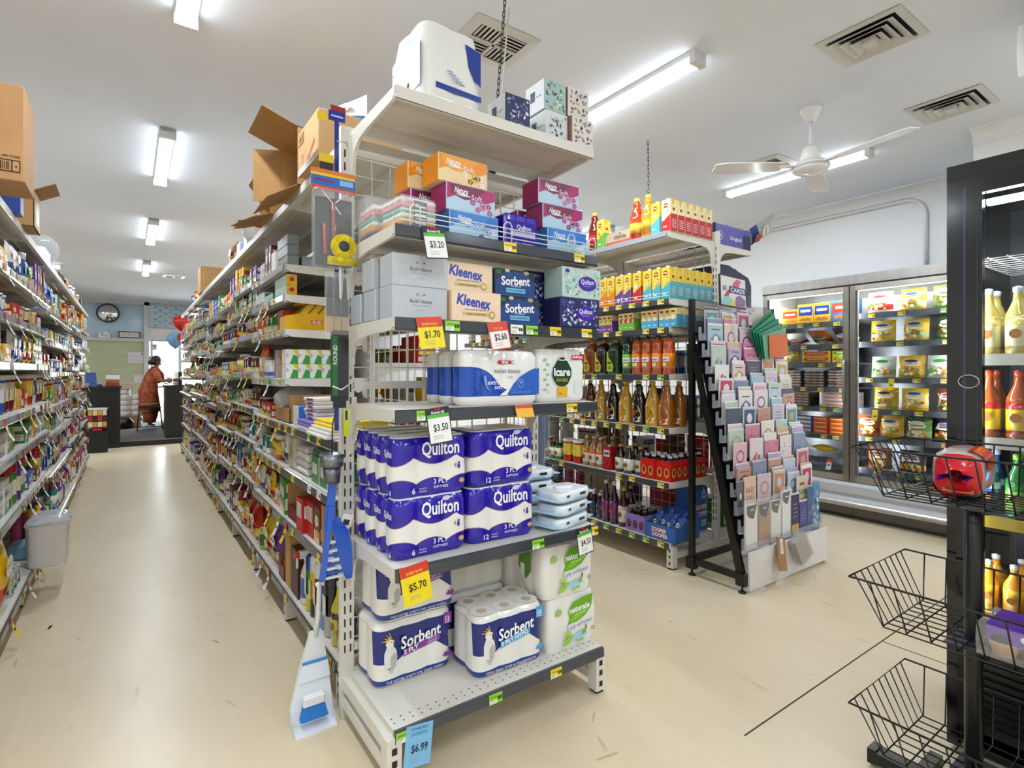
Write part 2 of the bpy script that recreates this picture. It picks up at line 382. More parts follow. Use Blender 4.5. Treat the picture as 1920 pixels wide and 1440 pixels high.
def fourway(x0, x1, y0, y1, label):
    a, b = (x1 - x0) / 2, (y1 - y0) / 2
    t = thing('ceiling_vent', label, 'ceiling vent', ((x0 + x1) / 2, (y0 + y1) / 2, CH))
    m = MB(); ring(m, a + .02, b + .02, a - .035, b - .035, -.003, -.010, VC); m.box(-a + .03, a - .03, -.008, .008, -.012, -.004, 'paint', VC).box(-.008, .008, -b + .03, b - .03, -.012, -.004, 'paint', VC)
    ob('frame', m, parent=t)
    ob('duct', MB().box(-a + .03, a - .03, -b + .03, b - .03, -.0015, 0, 'black', '#171615'), parent=t)
    for qx in (-1, 1):
        for qy in (-1, 1):
            for k in range(5):
                u = .012 + (k + .5) * (a - .05) / 5
                bl = MB()
                if qx * qy > 0: bl.add([(qx * u - .008, qy * .012, -.008), (qx * u + .010, qy * .012, -.003), (qx * u + .010, qy * (b - .035), -.003), (qx * u - .008, qy * (b - .035), -.008)], [(0, 1, 2, 3)], 'paint', VC)
                else: bl.add([(qx * .012, qy * u - .008, -.008), (qx * .012, qy * u + .010, -.003), (qx * (a - .035), qy * u + .010, -.003), (qx * (a - .035), qy * u - .008, -.008)], [(0, 1, 2, 3)], 'paint', VC)
                ob('blade', bl, parent=t)
fourway(1.38, 1.73, 2.22, 2.52, 'white four-way slatted ceiling vent above the endcap')
fourway(4.19, 4.50, 2.28, 2.56, 'white four-way slatted ceiling vent behind the fan')
fourway(.5, .8, 11.4, 11.7, 'small slatted ceiling vent near the far counter')

# ------------------------------------------------------------------ ceiling fan
t = thing('ceiling_fan', 'white ceiling fan with short rod and round motor', 'ceiling fan', (3.65, 1.76, CH))
WH = '#f3f1ee'
ob('canopy', MB().lathe([(.072, 0), (.070, -.012), (.03, -.075), (.018, -.085)], 20, 'gloss', WH), parent=t)
ob('rod', MB().lathe([(.0125, -.08), (.0125, -.25)], 10, 'gloss', WH), parent=t)
mo = ob('motor', MB().lathe([(.02, -.24), (.045, -.255), (.058, -.28), (.062, -.34), (.05, -.345), (.09, -.35), (.112, -.375), (.112, -.395), (.10, -.41), (.02, -.425), (.001, -.43)], 24, 'gloss', WH), parent=t)
ob('trim_ring', MB().lathe([(.1125, -.378), (.1145, -.385), (.1125, -.392)], 24, 'gloss', '#c9c5c0'), parent=mo)
for k in range(3):
    m = MB(); a = k * 2 * PI / 3 + .35
    m.at(0, 0, -.372, a).box(.09, .2, -.02, .02, -.004, .004, 'gloss', WH)
    m.at(0, 0, -.372, a, .16).loft([[(x, -w, -.003), (x, w, -.003), (x, w, .003), (x, -w, .003)] for x, w in ((.18, .05), (.3, .062), (.55, .068), (.62, .05))], 'gloss', WH, smooth=False)
    ob('blade', m, parent=t)
# ------------------------------------------------------------------ air conditioner hung under the ceiling
t = thing('air_conditioner', 'white air conditioner hung from the ceiling beside the square vent', 'air conditioner', (3.36, .69, 2.70))
pr = [(.02, .0), (.0, .05), (-.005, .14), (.02, .24), (.06, .27), (.30, .27), (.30, 0)]
ob('casing', MB().loft([[(a, y, b) for a, b in pr] for y in (0, -.95)], 'gloss', '#f0eeec', smooth=False), parent=t)
ob('front_panel', MB().loft([[(a - .012, y, b) for a, b in ((.012, .04), (-.005, .14), (.014, .235), (.02, .235), (.02, .04))] for y in (-.03, -.92)], 'gloss', '#f8f6f4', smooth=False), parent=t)
ob('outlet_flap', MB().box(.03, .14, -.9, -.05, -.01, .002, 'gloss', '#d9d7d5'), parent=t)
for y in (-.1, -.85): ob('hanger', MB().box(.1, .2, y - .02, y + .02, .265, .352, 'gloss', '#e4e2e0'), parent=t)
# ------------------------------------------------------------------ conduit on the right wall
pts = [(XR - .02, 7.0, 2.925)] + [(XR - .02, 2.0 + .16 * math.cos(a), 2.765 + .16 * math.sin(a)) for a in [PI / 2 + k * PI / 16 for k in range(9)]] + [(XR - .02, 1.84, 2.19)]
tag(ob('conduit', MB().tube(pts, .018, 8, 'gloss', '#e2dfdb')), 'white bent conduit pipe running down the wall onto the freezer', 'pipe')
# ================================================================== shelving
CR = '#e0dbd0'; DK = '#3f4249'; SV = '#9aa0a6'
def shelf_mesh(w, d, holes=False, lip=.04):
    m = MB()
    m.box(-w / 2, w / 2, 0, d, -.004, 0, 'paint', CR)
    m.box(-w / 2, w / 2, -.001, .004, -lip, 0, 'paint', CR).box(-w / 2, w / 2, 0, .018, -lip, -lip + .003, 'paint', CR)
    for x in (-w / 2, w / 2 - .003): m.box(x, x + .003, 0, d, -.032, -.003, 'paint', CR)
    for y0, y1 in ((.07, .11), (d * .55, d * .55 + .06)):
        m.loft([[(x, y0, -.004), (x, y0 + .012, -.022), (x, y1 - .012, -.022), (x, y1, -.004)] for x in (-w / 2 + .004, w / 2 - .004)], 'paint', '#cfc8bb', smooth=False)
    if holes:
        n = int(w / .032)
        for row in (.035, .06, d - .03):
            for i in range(n):
                x = -w / 2 + (i + .5) * w / n
                m.add([(x - .003, row - .003, .0004), (x + .003, row - .003, .0004), (x + .003, row + .003, .0004), (x - .003, row + .003, .0004)], [(0, 1, 2, 3)], 'matte', '#55504a')
                m.add([(x - .003, row - .003, -.0046), (x - .003, row + .003, -.0046), (x + .003, row + .003, -.0046), (x + .003, row - .003, -.0046)], [(0, 1, 2, 3)], 'paint', '#f6f4ee')
    return m.mesh('shelf')
def bracket_mesh(d, drop=.2):
    pr = [(.012, -.002), (d, -.002), (d, -drop), (d - .022, -drop + .01), (d - .032, -drop * .62), (d - .055, -.085), (d - .10, -.058), (d - .18, -.048), (.03, -.040), (.012, -.030)]
    m = MB()
    n = len(pr); x0, x1 = -.006, .006
    m.add([(x0, a, b) for a, b in pr] + [(x1, a, b) for a, b in pr], [tuple(range(n - 1, -1, -1)), tuple(range(n, 2 * n))] + [(i, (i + 1) % n, n + (i + 1) % n, n + i) for i in range(n)], 'paint', CR)
    m.box(-.009, .009, d - .03, d, -drop * .75, -.02, 'paint', CR)
    return m.mesh('shelf_bracket')
def strip_mesh(w, col, h=.042):
    m = MB()
    pr = [(-.004, .0), (-.010, -.004), (-.012, -h + .006), (-.007, -h - .002), (-.001, -h), (-.001, 0)]
    m.loft([[(x, a, b) for a, b in pr] for x in (-w / 2, w / 2)], 'gloss', col, smooth=False)
    return m.mesh('ticket_strip')
YL, GN, LB = '#f2d51c', '#93d431', '#8fc6ea'
def ticket_mesh(kind):
    m = MB(); c = {'y': YL, 'g': GN, 'w': '#f4f3ef'}[kind]; w, h = .056, .034
    m.box(-w / 2, w / 2, -.0012, 0, -h / 2, h / 2, 'card', c)
    m.rect(-w / 2 + .001, .004, -h / 2 + .001, -.003, -.0016, 'card', '#fbfaf5')
    for k, (a, b) in enumerate(((-.024, -.004), (-.024, .0), (-.024, -.010))): m.rect(a, b, -.006 - k * .004, -.0045 - k * .004, -.002, 'card', '#8a8a86')
    m.rect(.008, .014, -.006, .006, -.002, 'card', '#2a2a20').rect(.016, .021, -.006, .006, -.002, 'card', '#2a2a20').rect(.022, .026, -.006, .006, -.002, 'card', '#2a2a20')
    m.rect(-.022, .006, .004, .008, -.002, 'card', '#b8a22a' if kind == 'y' else '#6d9a2c')
    return m.mesh('price_ticket')
def talker_mesh(kind):
    # small curled shelf talker hanging off the strip: local y forward is -
    m = MB(); w = .045; n = 6
    cols = {'y': ('#d8472d', YL), 'w': ('#e04a35', '#f6f4ef'), 'g': ('#67c22e', '#f6f4ef'), 'p': ('#f3d83a', YL)}[kind]
    P = [(-.014 - .03 * (k / n) ** 2, -.004 - .10 * k / n) for k in range(n + 1)]
    for k in range(n):
        (a, b), (c, d) = P[k], P[k + 1]
        m.add([(-w / 2, a, b), (w / 2, a, b), (w / 2, c, d), (-w / 2, c, d)], [(0, 3, 2, 1)], 'card', cols[0] if k < 2 else cols[1])
    (a, b), (c, d) = P[3], P[4]
    m.add([(-.012, a - .0015, b - .002), (.012, a - .0015, b - .002), (.012, c - .0015, d + .004), (-.012, c - .0015, d + .004)], [(0, 3, 2, 1)], 'card', '#34332c')
    return m.mesh('shelf_talker')
TK = {k: ticket_mesh(k) for k in 'ygw'}; TLK = {k: talker_mesh(k) for k in 'ywgp'}
_shm = {}
def cached(fn, *a):
    k = (fn.__name__,) + a
    if k not in _shm: _shm[k] = fn(*a)
    return _shm[k]
def add_shelf(g, x, y, z, rz, w, d, strip, tickets=(), talkers=(), holes=False, br=(1, 1), drop=.2):
    o = ob('shelf', cached(shelf_mesh, w, d, holes), (x, y, z), rz, g)
    if strip: ob('ticket_strip', cached(strip_mesh, w, strip), parent=o)
    for s, on in zip((-1, 1), br):
        if on: ob('shelf_bracket', cached(bracket_mesh, d, drop), (s * (w / 2 - .004), 0, 0), parent=o)
    for tx, k in tickets: ob('price_ticket', TK[k], (tx, -.0125, -.021), parent=o, rot=(-.05, 0, 0))
    for tx, k in talkers: ob('shelf_talker', TLK[k], (tx, 0, 0), parent=o)
    return o
def upright_mesh(h, w=.05, dp=.03):
    m = MB().box(-w / 2, w / 2, -dp / 2, dp / 2, 0, h, 'paint', CR)
    n = int((h - .3) / .05)
    for f in (-1, 1):
        for i in range(n):
            z = .25 + i * .05
            for x in (-.011, .011):
                y = f * (dp / 2 + .0006); q = [(x - .0032, y, z), (x + .0032, y, z), (x + .0032, y, z + .03), (x - .0032, y, z + .03)]
                m.quad(q if f < 0 else q[::-1], 'matte', '#3a352e')
    return m.mesh('upright')
def grid_mesh(w, h, sx=.075, sz=.075, r=.0022):
    m = MB()
    nx = int(w / sx); nz = int(h / sz)
    for i in range(nx + 1): m.box(-w / 2 + i * w / nx - r, -w / 2 + i * w / nx + r, -r, r, 0, h, 'paint', CR)
    for k in range(nz + 1): m.box(-w / 2, w / 2, -r * 2, -r, k * h / nz - r, k * h / nz + r, 'paint', CR)
    return m.mesh('wire_grid')
def leg_mesh(d, h=.15):
    # base leg: foot plate post at the front and rail to the spine ; local front at y=0
    m = MB().box(-.025, .025, 0, .05, .012, h, 'paint', CR).box(-.02, .02, .05, d, .07, .11, 'paint', CR).box(-.018, .018, .005, .045, 0, .012, 'matte', '#2b2825')
    for z in (.03, .075, .115): m.rect(-.006, .006, z, z + .022, -.0008, 'matte', '#2a2622')
    return m.mesh('base_leg')  # lighter navy strips paint a bluish highlight onto the dark stile

# ------------------------------------------------------------------ tissue endcap
EX, EY, ED = 1.135, 1.627, .44
ec = thing('endcap_shelving', 'cream metal endcap shelving stacked with tissues and toilet paper', 'shelving', (EX, EY, 0))
um = upright_mesh(2.27)
for s in (-1, 1): ob('upright', um, (s * .452, ED + .005, 0), parent=ec)
ob('wire_grid', grid_mesh(.85, 1.95), (0, ED + .01, .22), parent=ec)
for z in (.25, 1.26, 2.2): ob('cross_rail', MB().box(-.43, .43, ED - .01, ED + .008, z, z + .03, 'paint', CR), parent=ec)
for s in (-1, 1):
    m = MB().box(s * .452 - .025, s * .452 + .025, -.02, .03, .012, .165, 'paint', CR)
    m.box(s * .452 - .02, s * .452 + .02, .03, ED, .115, .16, 'paint', CR).box(s * .452 - .02, s * .452 + .02, .03, ED, .045, .085, 'paint', CR)
    m.box(s * .452 - .018, s * .452 + .018, -.015, .025, 0, .012, 'matte', '#2b2825')
    for z in (.03, .075, .115): m.rect(s * .452 - .009, s * .452 + .009, z, z + .022, -.0208, 'matte', '#2a2622')
    ob('base_leg', m, parent=ec)
# castor under the deck
m = MB().at(.28, .2, .045).lathe([(.001, -.012), (.045, -.012), (.045, .012), (.001, .012)], 16, 'black', '#1c1b1a')
m2 = MB(); m2.at(.28, .2, .045, 0, 0, PI / 2).lathe([(.001, -.012), (.038, -.014), (.043, -.008), (.043, .008), (.038, .014), (.001, .014)], 18, 'black', '#1e1d1c')
m2.at(.28, .2, .05).box(-.02, -.016, -.02, .02, -.01, .07, 'metal', '#8c8a86').box(.016, .02, -.02, .02, -.01, .07, 'metal', '#8c8a86').box(-.03, .03, -.03, .03, .07, .075, 'metal', '#8c8a86')
ob('castor', m2, parent=ec)
def big_ticket(parent, x, z, price, kind, w=.088, h=.115, tilt=.12, rot=0.):
    m = MB()
    c = {'w': '#f5f4f0', 'y': '#f6dc12', 'b': '#7fc0ec', 'r': '#f7efe9'}[kind]
    m.box(-w / 2, w / 2, -.001, 0, -h, 0, 'card', c)
    if kind == 'w':
        m.box(-w / 2, w / 2, -.0012, 0, -h, 0, 'card', '#23262a'); m.rect(-w / 2 + .004, w / 2 - .004, -h + .004, -.022, -.0016, 'card', '#f5f4f0')
        m.rect(-w / 2 + .004, w / 2 - .004, -.034, -.022, -.002, 'card', '#58bb35')
        m.text('SPAR', 0, -.006, .011, -.002, 'card', '#d8242c', bold=.02); m.text('Rewards', 0, -.0155, .014, -.0022, 'card', '#f3f3f3', bold=.015, shear=.2)
    elif kind in 'yr':
        m.rect(-w / 2, w / 2, -.034, 0, -.0014, 'card', '#d93a2a')
        m.text('EVERYDAY' if kind == 'y' else 'SPECIAL', 0, -.024, .012, -.002, 'card', '#f6c11d' if kind == 'y' else '#f0a428', bold=.03)
        if kind == 'r':
            for a in ((-w / 2, -w / 2 + .003, -h, 0), (w / 2 - .003, w / 2, -h, 0), (-w / 2, w / 2, -h, -h + .003)): m.rect(*a, -.0018, 'card', '#d93a2a')
    else:
        m.text('POWER BUY', 0, -.012, .011, -.002, 'card', '#2a5f95', bold=.01)
        for k in range(2): m.rect(-w * .3, w * .3, -.026 - k * .006, -.024 - k * .006, -.002, 'card', '#4a7ba8')
    m.text(price, .004, -h * .57, .033, -.0022, 'card', '#22221f', bold=.012, w=w * .62)
    for k in range(2): m.rect(-w * .3, w * .1, -h * .86 + k * .008, -h * .86 + k * .008 + .002, -.0022, 'card', '#b9b7a8')
    ob('price_sign', m, (x, -.013, z), parent=parent, rot=(-tilt, rot, 0))
ELV = [.185, .695, 1.205, 1.505, 1.805, 2.25]
EW = .885
sd = add_shelf(ec, .01, -.01, ELV[0], 0, .92, ED + .01, DK, [(-.43, 'g'), (-.08, 'g'), (.20, 'y')], holes=True, br=(0, 0))
big_ticket(sd, -.375, -.0, '$6.99', 'b', .095, .13, .05, .12)
s1 = add_shelf(ec, 0, 0, ELV[1], 0, EW, ED, DK, [(.13, 'g'), (.415, 'y')], drop=.22)
big_ticket(s1, -.385, .008, '$5.70', 'y', .10, .125, .1, -.12); big_ticket(s1, .36, .005, '$4.50', 'w', .085, .11, .05, -.12)
s2 = add_shelf(ec, 0, 0, ELV[2], 0, EW, ED, DK, [(-.345, 'g'), (.30, 'y')], drop=.2)
big_ticket(s2, -.30, .004, '$3.50', 'w', .088, .12, .12, -.10)
m = MB(); m.add([(-.04, -.012, .0), (.04, -.012, .0), (.04, -.03, -.045), (-.04, -.03, -.045)], [(0, 3, 2, 1)], 'card', '#f2b416'); m.add([(-.04, -.0135, .0), (.04, -.0135, .0), (.04, -.018, -.016), (-.04, -.018, -.016)], [(0, 3, 2, 1)], 'card', '#d8452a')
ob('price_sign', m, (.06, 0, 0), parent=s2)
s3 = add_shelf(ec, 0, 0, ELV[3], 0, EW, ED, DK, [(-.24, 'g'), (.03, 'w'), (.10, 'g'), (.215, 'y'), (.38, 'y')], drop=.2)
big_ticket(s3, -.33, .004, '$1.70', 'y', .092, .105, .14, -.1); big_ticket(s3, -.06, .002, '$2.60', 'r', .085, .10, .14, -.14)
s4 = add_shelf(ec, 0, 0, ELV[4], 0, EW, ED, DK, [(.0, 'y'), (.34, 'y')], drop=.2)
big_ticket(s4, -.315, .004, '$3.20', 'w', .085, .11, .16, -.1)
m = MB()   # wire fence on the second shelf from the top
for z in (.018, .036, .052): m.tube([(-EW / 2 + .02, .004, z), (EW / 2 - .01, .004, z - .004)], .0022, 5, 'paint', '#e8e4da')
for x in (-.37, 0, .31, .425):
    m.tube([(x - .018, .004, -.002), (x - .018, .002, .06), (x - .008, .0, .072), (x + .008, .0, .072), (x + .018, .002, .06), (x + .018, .004, -.002)], .0024, 5, 'paint', '#e8e4da')
ob('wire_fence', m, parent=s4)
s5 = add_shelf(ec, -.005, 0, ELV[5], 0, .87, ED, None, holes=True, drop=.24)

# ------------------------------------------------------------------ long grocery gondola (left face lines the aisle)
GX, GY0, NB, BW = 1.15, 2.15, 9, .9
gl = thing('grocery_gondola', 'long cream double-sided gondola behind the tissue endcap lining the aisle', 'shelving', (GX, GY0, 0))
ugm = upright_mesh(2.28)
ggm = grid_mesh(BW - .05, 2.0, .085, .085)
lgm = leg_mesh(.45)
LV = [.17, .547, .816, 1.05, 1.29, 1.556, 1.742, 1.905]
GTOP = 2.235
GD = .475
def rnd_tk(n, w=.9, dens=.75, kinds='yyyyywg'):
    return [(-w / 2 + (i + .5) * w / n, R.choice(kinds)) for i in range(n) if R.random() < dens]
def rnd_tl(n, w=.9, dens=.3, kinds='yywwg'):
    return [(-w / 2 + (i + .5) * w / n + R.uniform(-.03, .03), R.choice(kinds)) for i in range(n) if R.random() < dens]
for b in range(NB + 1): ob('upright', ugm, (0, b * BW, 0), PI / 2, gl)
bkm = MB().box(-.005, .005, -BW / 2 + .025, BW / 2 - .025, 0, 2.06, 'paint', CR).mesh('back_panel')  # added solid panels block window light showing through the mesh spine
for b in range(NB):
    if b == 0: ob('wire_grid', ggm, (0, b * BW + BW / 2, .22), PI / 2, gl)
    else: ob('back_panel', bkm, (0, b * BW + BW / 2, .16), 0, gl)
for b in range(NB + 1):
    ob('base_leg', lgm, (-GD, b * BW, 0), -PI / 2, gl); ob('base_leg', lgm, (.45, b * BW, 0), PI / 2, gl)
BAYLV = []
for b in range(NB):
    jit = 0 if b < 2 else R.choice((-.05, -.02, .0, .03, .05))
    lv = [LV[0], LV[1], LV[2], LV[3]] if b == 0 else [LV[0]] + [z + jit + R.uniform(-.012, .012) * (b > 2) for z in LV[1:]]
    BAYLV.append(lv)
    yc = b * BW + BW / 2
    for i, z in enumerate(lv):
        near = b < 4
        col = DK if i < 4 else SV
        tk = rnd_tk(6, dens=.55 if near else .3) if b < 6 else []
        tl = rnd_tl(4, dens=.45 if i < 5 else .2, kinds='yywwg') if 1 <= b < 7 else (rnd_tl(4, dens=.3, kinds='yw') if b == 0 and i < 3 else [])
        add_shelf(gl, -GD, yc, z, -PI / 2, BW - .012, GD - .02, col, tk, tl, br=(1, 1), drop=.12)
    add_shelf(gl, -GD + .005, yc, GTOP, -PI / 2, BW - .004, GD - .025, None, holes=b < 3, br=(b % 2 == 0, b == 0), drop=.2)
# right face: shelves glimpsed through the endcap grid
RLV = [.17, .56, .86, 1.12, 1.38, 1.64, 1.88]
for b in range(0, 4):
    for z in (RLV if b else RLV[:1]): add_shelf(gl, .45, b * BW + BW / 2, z, PI / 2, BW - .012, .43, DK, rnd_tk(5, dens=.5), br=(1, 1), drop=.12)
    add_shelf(gl, .45, b * BW + BW / 2, GTOP, PI / 2, BW - .004, .43, None, drop=.2)

# ------------------------------------------------------------------ left gondola
LX, LY0, LNB = -.95, 2.3, 8
ll = thing('household_gondola', 'long cream gondola of cleaning and pet goods across the aisle', 'shelving', (LX, LY0, 0))
LLV = [.17, .63, .92, 1.12, 1.375, 1.60, 1.82]; LTOP = 2.107
ulm = upright_mesh(2.16)
for b in range(LNB + 1):
    ob('upright', ulm, (0, b * BW, 0), PI / 2, ll); ob('base_leg', lgm, (.46, b * BW, 0), PI / 2, ll)
LBAY = []
bpb = MB().box(-.006, .006, -BW / 2 + .025, BW / 2 - .025, 0, 1.95, 'paint', CR).mesh('back_panel')
for b in range(LNB):
    ob('back_panel', bpb, (0, b * BW + BW / 2, .16), parent=ll)
    j = R.choice((-.05, 0, .04)); lv = [LLV[0]] + [z + (j if b > 2 else 0) for z in LLV[1:]]; LBAY.append(lv)
    for i, z in enumerate(lv):
        tl = rnd_tl(5, dens=.5, kinds='ywww') if b >= 1 else []
        tk = rnd_tk(5, dens=.4) if 1 <= b < 5 else []
        add_shelf(ll, .48, b * BW + BW / 2, z, PI / 2, BW - .012, .46, SV if i > 1 else DK, tk, tl, drop=.12)
    add_shelf(ll, .48, b * BW + BW / 2, LTOP, PI / 2, BW - .004, .46, None, drop=.2)

# ------------------------------------------------------------------ drinks gondola
JX, JY0 = 3.47, 2.34
jg = thing('drinks_gondola', 'cream gondola with grey ticket strips holding juices and soft drinks', 'shelving', (JX, JY0, 0))
ujm = upright_mesh(2.34)
JLV = [.175, .577, .945, 1.309, 1.627, 1.82]; JTOP = 2.27
gjm = grid_mesh(BW - .05, 2.05, .075, .075)
ljm = leg_mesh(.5)
for b in range(4):
    ob('upright', ujm, (0, b * BW, 0), PI / 2, jg)
    for s in (-1, 1): ob('base_leg', ljm, (s * .52, b * BW, 0), s * PI / 2, jg)
for b in range(3):
    ob('wire_grid', gjm, (0, b * BW + BW / 2, .22), PI / 2, jg)
    for i, z in enumerate(JLV):
        add_shelf(jg, -.52, b * BW + BW / 2, z, -PI / 2, BW - .012, .50, DK, rnd_tk(7, dens=.8, kinds='yyyyg'), drop=.14)
        if z < 1.9: add_shelf(jg, .50, b * BW + BW / 2, z, PI / 2, BW - .012, .48, DK, drop=.14)
    add_shelf(jg, -.54, b * BW + BW / 2, JTOP, -PI / 2, BW - .004, .52, SV, drop=.2)
    add_shelf(jg, .45, b * BW + BW / 2, JTOP - .01, PI / 2, BW - .004, .43, None, drop=.2)
m = MB()
for z in (.02, .04): m.tube([(-.44, .004, z), (.44, .004, z)], .0022, 5, 'paint', '#f0eee8')
for x in (-.40, .0, .3): m.tube([(x - .016, .004, -.002), (x - .016, .0, .05), (x + .016, .0, .05), (x + .016, .004, -.002)], .0024, 5, 'paint', '#f0eee8')
ob('wire_fence', m, (-.52, BW / 2, JLV[5]), -PI / 2, jg)
# ================================================================== goods on the endcap
def outline(nx, ny, r, a=.006, cr=None):
    W, D = nx * 2 * r, ny * 2 * r; cr = cr or r * .75; P = []
    def edge(L, n, fn, skip):
        k = n * 8
        for i in range(k + 1):
            t = -L / 2 + L * i / k
            if abs(t) > L / 2 - cr + 1e-6: continue
            dip = a * (1 - abs(math.cos(PI * (t + L / 2 - r) / (2 * r)))) if n > 1 else 0
            P.append(fn(t, dip))
    def corner(cx, cy, a0):
        for i in range(1, 6): P.append((cx + cr * math.cos(a0 + PI / 2 * i / 6), cy + cr * math.sin(a0 + PI / 2 * i / 6)))
    edge(W, nx, lambda t, d: (t, -D / 2 + d), 0); corner(W / 2 - cr, -D / 2 + cr, -PI / 2)
    edge(D, ny, lambda t, d: (W / 2 - d, t), 0); corner(W / 2 - cr, D / 2 - cr, 0)
    edge(W, nx, lambda t, d: (-t, D / 2 - d), 0); corner(-W / 2 + cr, D / 2 - cr, PI / 2)
    edge(D, ny, lambda t, d: (-W / 2 + d, -t), 0); corner(-W / 2 + cr, -D / 2 + cr, PI)
    # arc-length coordinate measured from the front centre
    i0 = min(range(len(P)), key=lambda i: abs(P[i][0]) + abs(P[i][1] + D / 2)); s = [0] * len(P); acc = 0
    for k in range(1, len(P)):
        i, j = (i0 + k - 1) % len(P), (i0 + k) % len(P); acc += math.dist(P[i], P[j]); s[j] = acc
    tot = acc + math.dist(P[i0 - 1], P[i0])
    s = [q if q < tot / 2 else q - tot for q in s]
    return P, s
def rollpack(nx, ny, r, H, bands, nz=2, top='#e6e4df', fin='film', holes=False):
    """bands: [(upper boundary fn(s)->z, colour)], last one ends at H"""
    P, s = outline(nx, ny, r); n = len(P); m = MB(); zr = [[] for _ in range(n)]; cols = []
    for bi, (zf, c) in enumerate(bands):
        sub = 3
        for q in range(sub): cols.append(c)
    W, D = nx * r, ny * r
    def ins(z):
        e = 0
        for zz in [0, H]:
            dz = abs(z - zz)
            if dz < .018: e = max(e, .012 * (1 - dz / .018) ** 2)
        for k in range(1, nz):
            dz = abs(z - H * k / nz)
            if dz < .012: e = max(e, .0035 * (1 - dz / .012))
        return e
    rows = []
    for i in range(n):
        lo = 0; col = [0]
        for zf, c in bands:
            hi = max(zf(s[i]), lo + .001)
            col += [lo + (hi - lo) * (q + 1) / 3 for q in range(3)]; lo = hi
        rows.append(col)
    rings = []
    for k in range(len(rows[0])):
        ring_ = []
        for i in range(n):
            z = rows[i][k]; e = ins(z)
            ring_.append((P[i][0] * (1 - e / W), P[i][1] * (1 - e / D), z))
        rings.append(ring_)
    m.loft(rings, fin, cols, caps=False)
    # top with a shallow dome over each roll
    tv = [p for p in rings[-1]] + [(p[0] * .86, p[1] * .80, H + .004) for p in rings[-1]]
    m.add(tv + [(0, 0, H + .004)], [(i, (i + 1) % n, n + (i + 1) % n, n + i) for i in range(n)] + [(n + i, n + (i + 1) % n, 2 * n) for i in range(n)], fin, top)
    m.add([p for p in rings[0]] + [(0, 0, 0)], [((i + 1) % n, i, n) for i in range(n)], fin, bands[0][1])
    if holes:
        for i in range(nx):
            for j in range(ny):
                cx, cy = -nx * r + r + 2 * r * i, -ny * r + r + 2 * r * j
                m.add([(cx + .021 * math.cos(2 * PI * k / 12), cy + .021 * math.sin(2 * PI * k / 12), H + .0055) for k in range(12)], [tuple(range(12))], 'matte', '#c9bda6')
                for q in (.045,):
                    m.add([(cx + q * math.cos(2 * PI * k / 16), cy + q * .98 * math.sin(2 * PI * k / 16), H + .0046) for k in range(16)], [tuple(range(16))], fin, '#f1efea')
    m.fy = -D
    return m
QB = '#2a1aa6'; GOLD = '#b98a52'; RW = '#efece6'
def feather(m, x, z, s, y, col='#d9cdea'):
    m.poly([(x + s * (a - .5), z + s * b) for a, b in ((0, 0), (.25, -.12), (.6, -.1), (1, .22), (1.15, .42), (.85, .2), (.55, .3), (.2, .28), (.02, .12))], y, 'print', col)
def quilton(nx, ny, r, H, num, name):
    p = 2 * r
    lo = lambda s: .042 + .020 * abs(math.cos(PI * (s / (p * 1.25)))) ** .8
    hi = lambda s: H * .60 - .030 * abs(math.cos(PI * (s - p * .12) / (p * 1.7))) ** .7 + .016
    m = rollpack(nx, ny, r, H, [(lo, QB), (lambda s: lo(s) + .002, GOLD), (lambda s: hi(s) - .002, RW), (hi, GOLD), (lambda s: H - .004, QB), (lambda s: H, '#e9e6e2')], top='#d8d5d0')
    y = m.fy - .0012; W = nx * r
    m.text('Quilton', W * .22, H * .77, .066, y, 'print', '#fbf8ff', bold=.022, w=W * 1.02)
    feather(m, W * .40, H * .915, W * .28, y)
    m.text('3 PLY', W * .22, H * .235, .024, y - .0004, 'print', '#f3effb', bold=.012); m.text('SOFTNESS', W * .22, H * .14, .0125, y, 'print', '#e7e0f6', bold=.01)
    m.text(num, -W * .50, H * .11, .026, y, 'print', '#f5f2fb', bold=.015); m.text('WHITE', -W * .26, H * .135, .009, y, 'print', '#d8d0ee'); m.rect(-W * .36, -W * .16, H * .08, H * .10, y, 'print', '#a79ed8')
    m.disc(W * .80, H * .20, .011, .009, y, 'print', '#c9a15a', 9)
    # little archer figure
    ax, az = W * .72, H * .42
    m.disc(ax, az + .006, .006, .009, y, 'print', '#4a3ab8', 8).disc(ax + .001, az + .018, .0045, .0045, y, 'print', '#4a3ab8', 8)
    m.poly([(ax - .02, az + .01), (ax - .012, az + .02), (ax - .010, az + .01), (ax - .012, az), (ax - .016, az + .01)], y, 'print', GOLD)
    # wrap marks on the left side
    m.at(0, 0, 0, -PI / 2)
    hy = -nx * r - .0008
    m.text('Quilton', 0, H * .72, .034, hy, 'print', '#f4f0fb', bold=.02, w=.062 if ny == 1 else .11); m.text(num, .02, H * .10, .026, hy, 'print', '#f5f2fb', bold=.015)
    m.at(); return m.mesh(name)
q6 = quilton(3, 1, .0475, .205, '6', 'toilet_roll_pack'); q12 = quilton(3, 2, .0495, .205, '12', 'toilet_roll_pack')
for k in range(2):
    z = ELV[1] + k * .206
    for j in range(4):
        pos = 'front of row' if j == 0 else f'place {NUM[j]} in row'
        lv = 'lower tier' if k == 0 else 'upper tier'
        tag(ob('toilet_roll_pack', q6, (.853 + R.uniform(-.003, .003), 1.724 + j * .1, z + .001), R.uniform(-.01, .01)), f'blue and white six-roll toilet paper pack, {lv}, {pos}', 'toilet paper', 'six-roll packs on the endcap')
    tag(ob('toilet_roll_pack', q12, (1.152, 1.775, z + .001 + .004 * k), -.05 + .07 * k), ('lower' if k == 0 else 'upper') + ' blue and white twelve-roll toilet paper pack beside the six-roll packs', 'toilet paper')
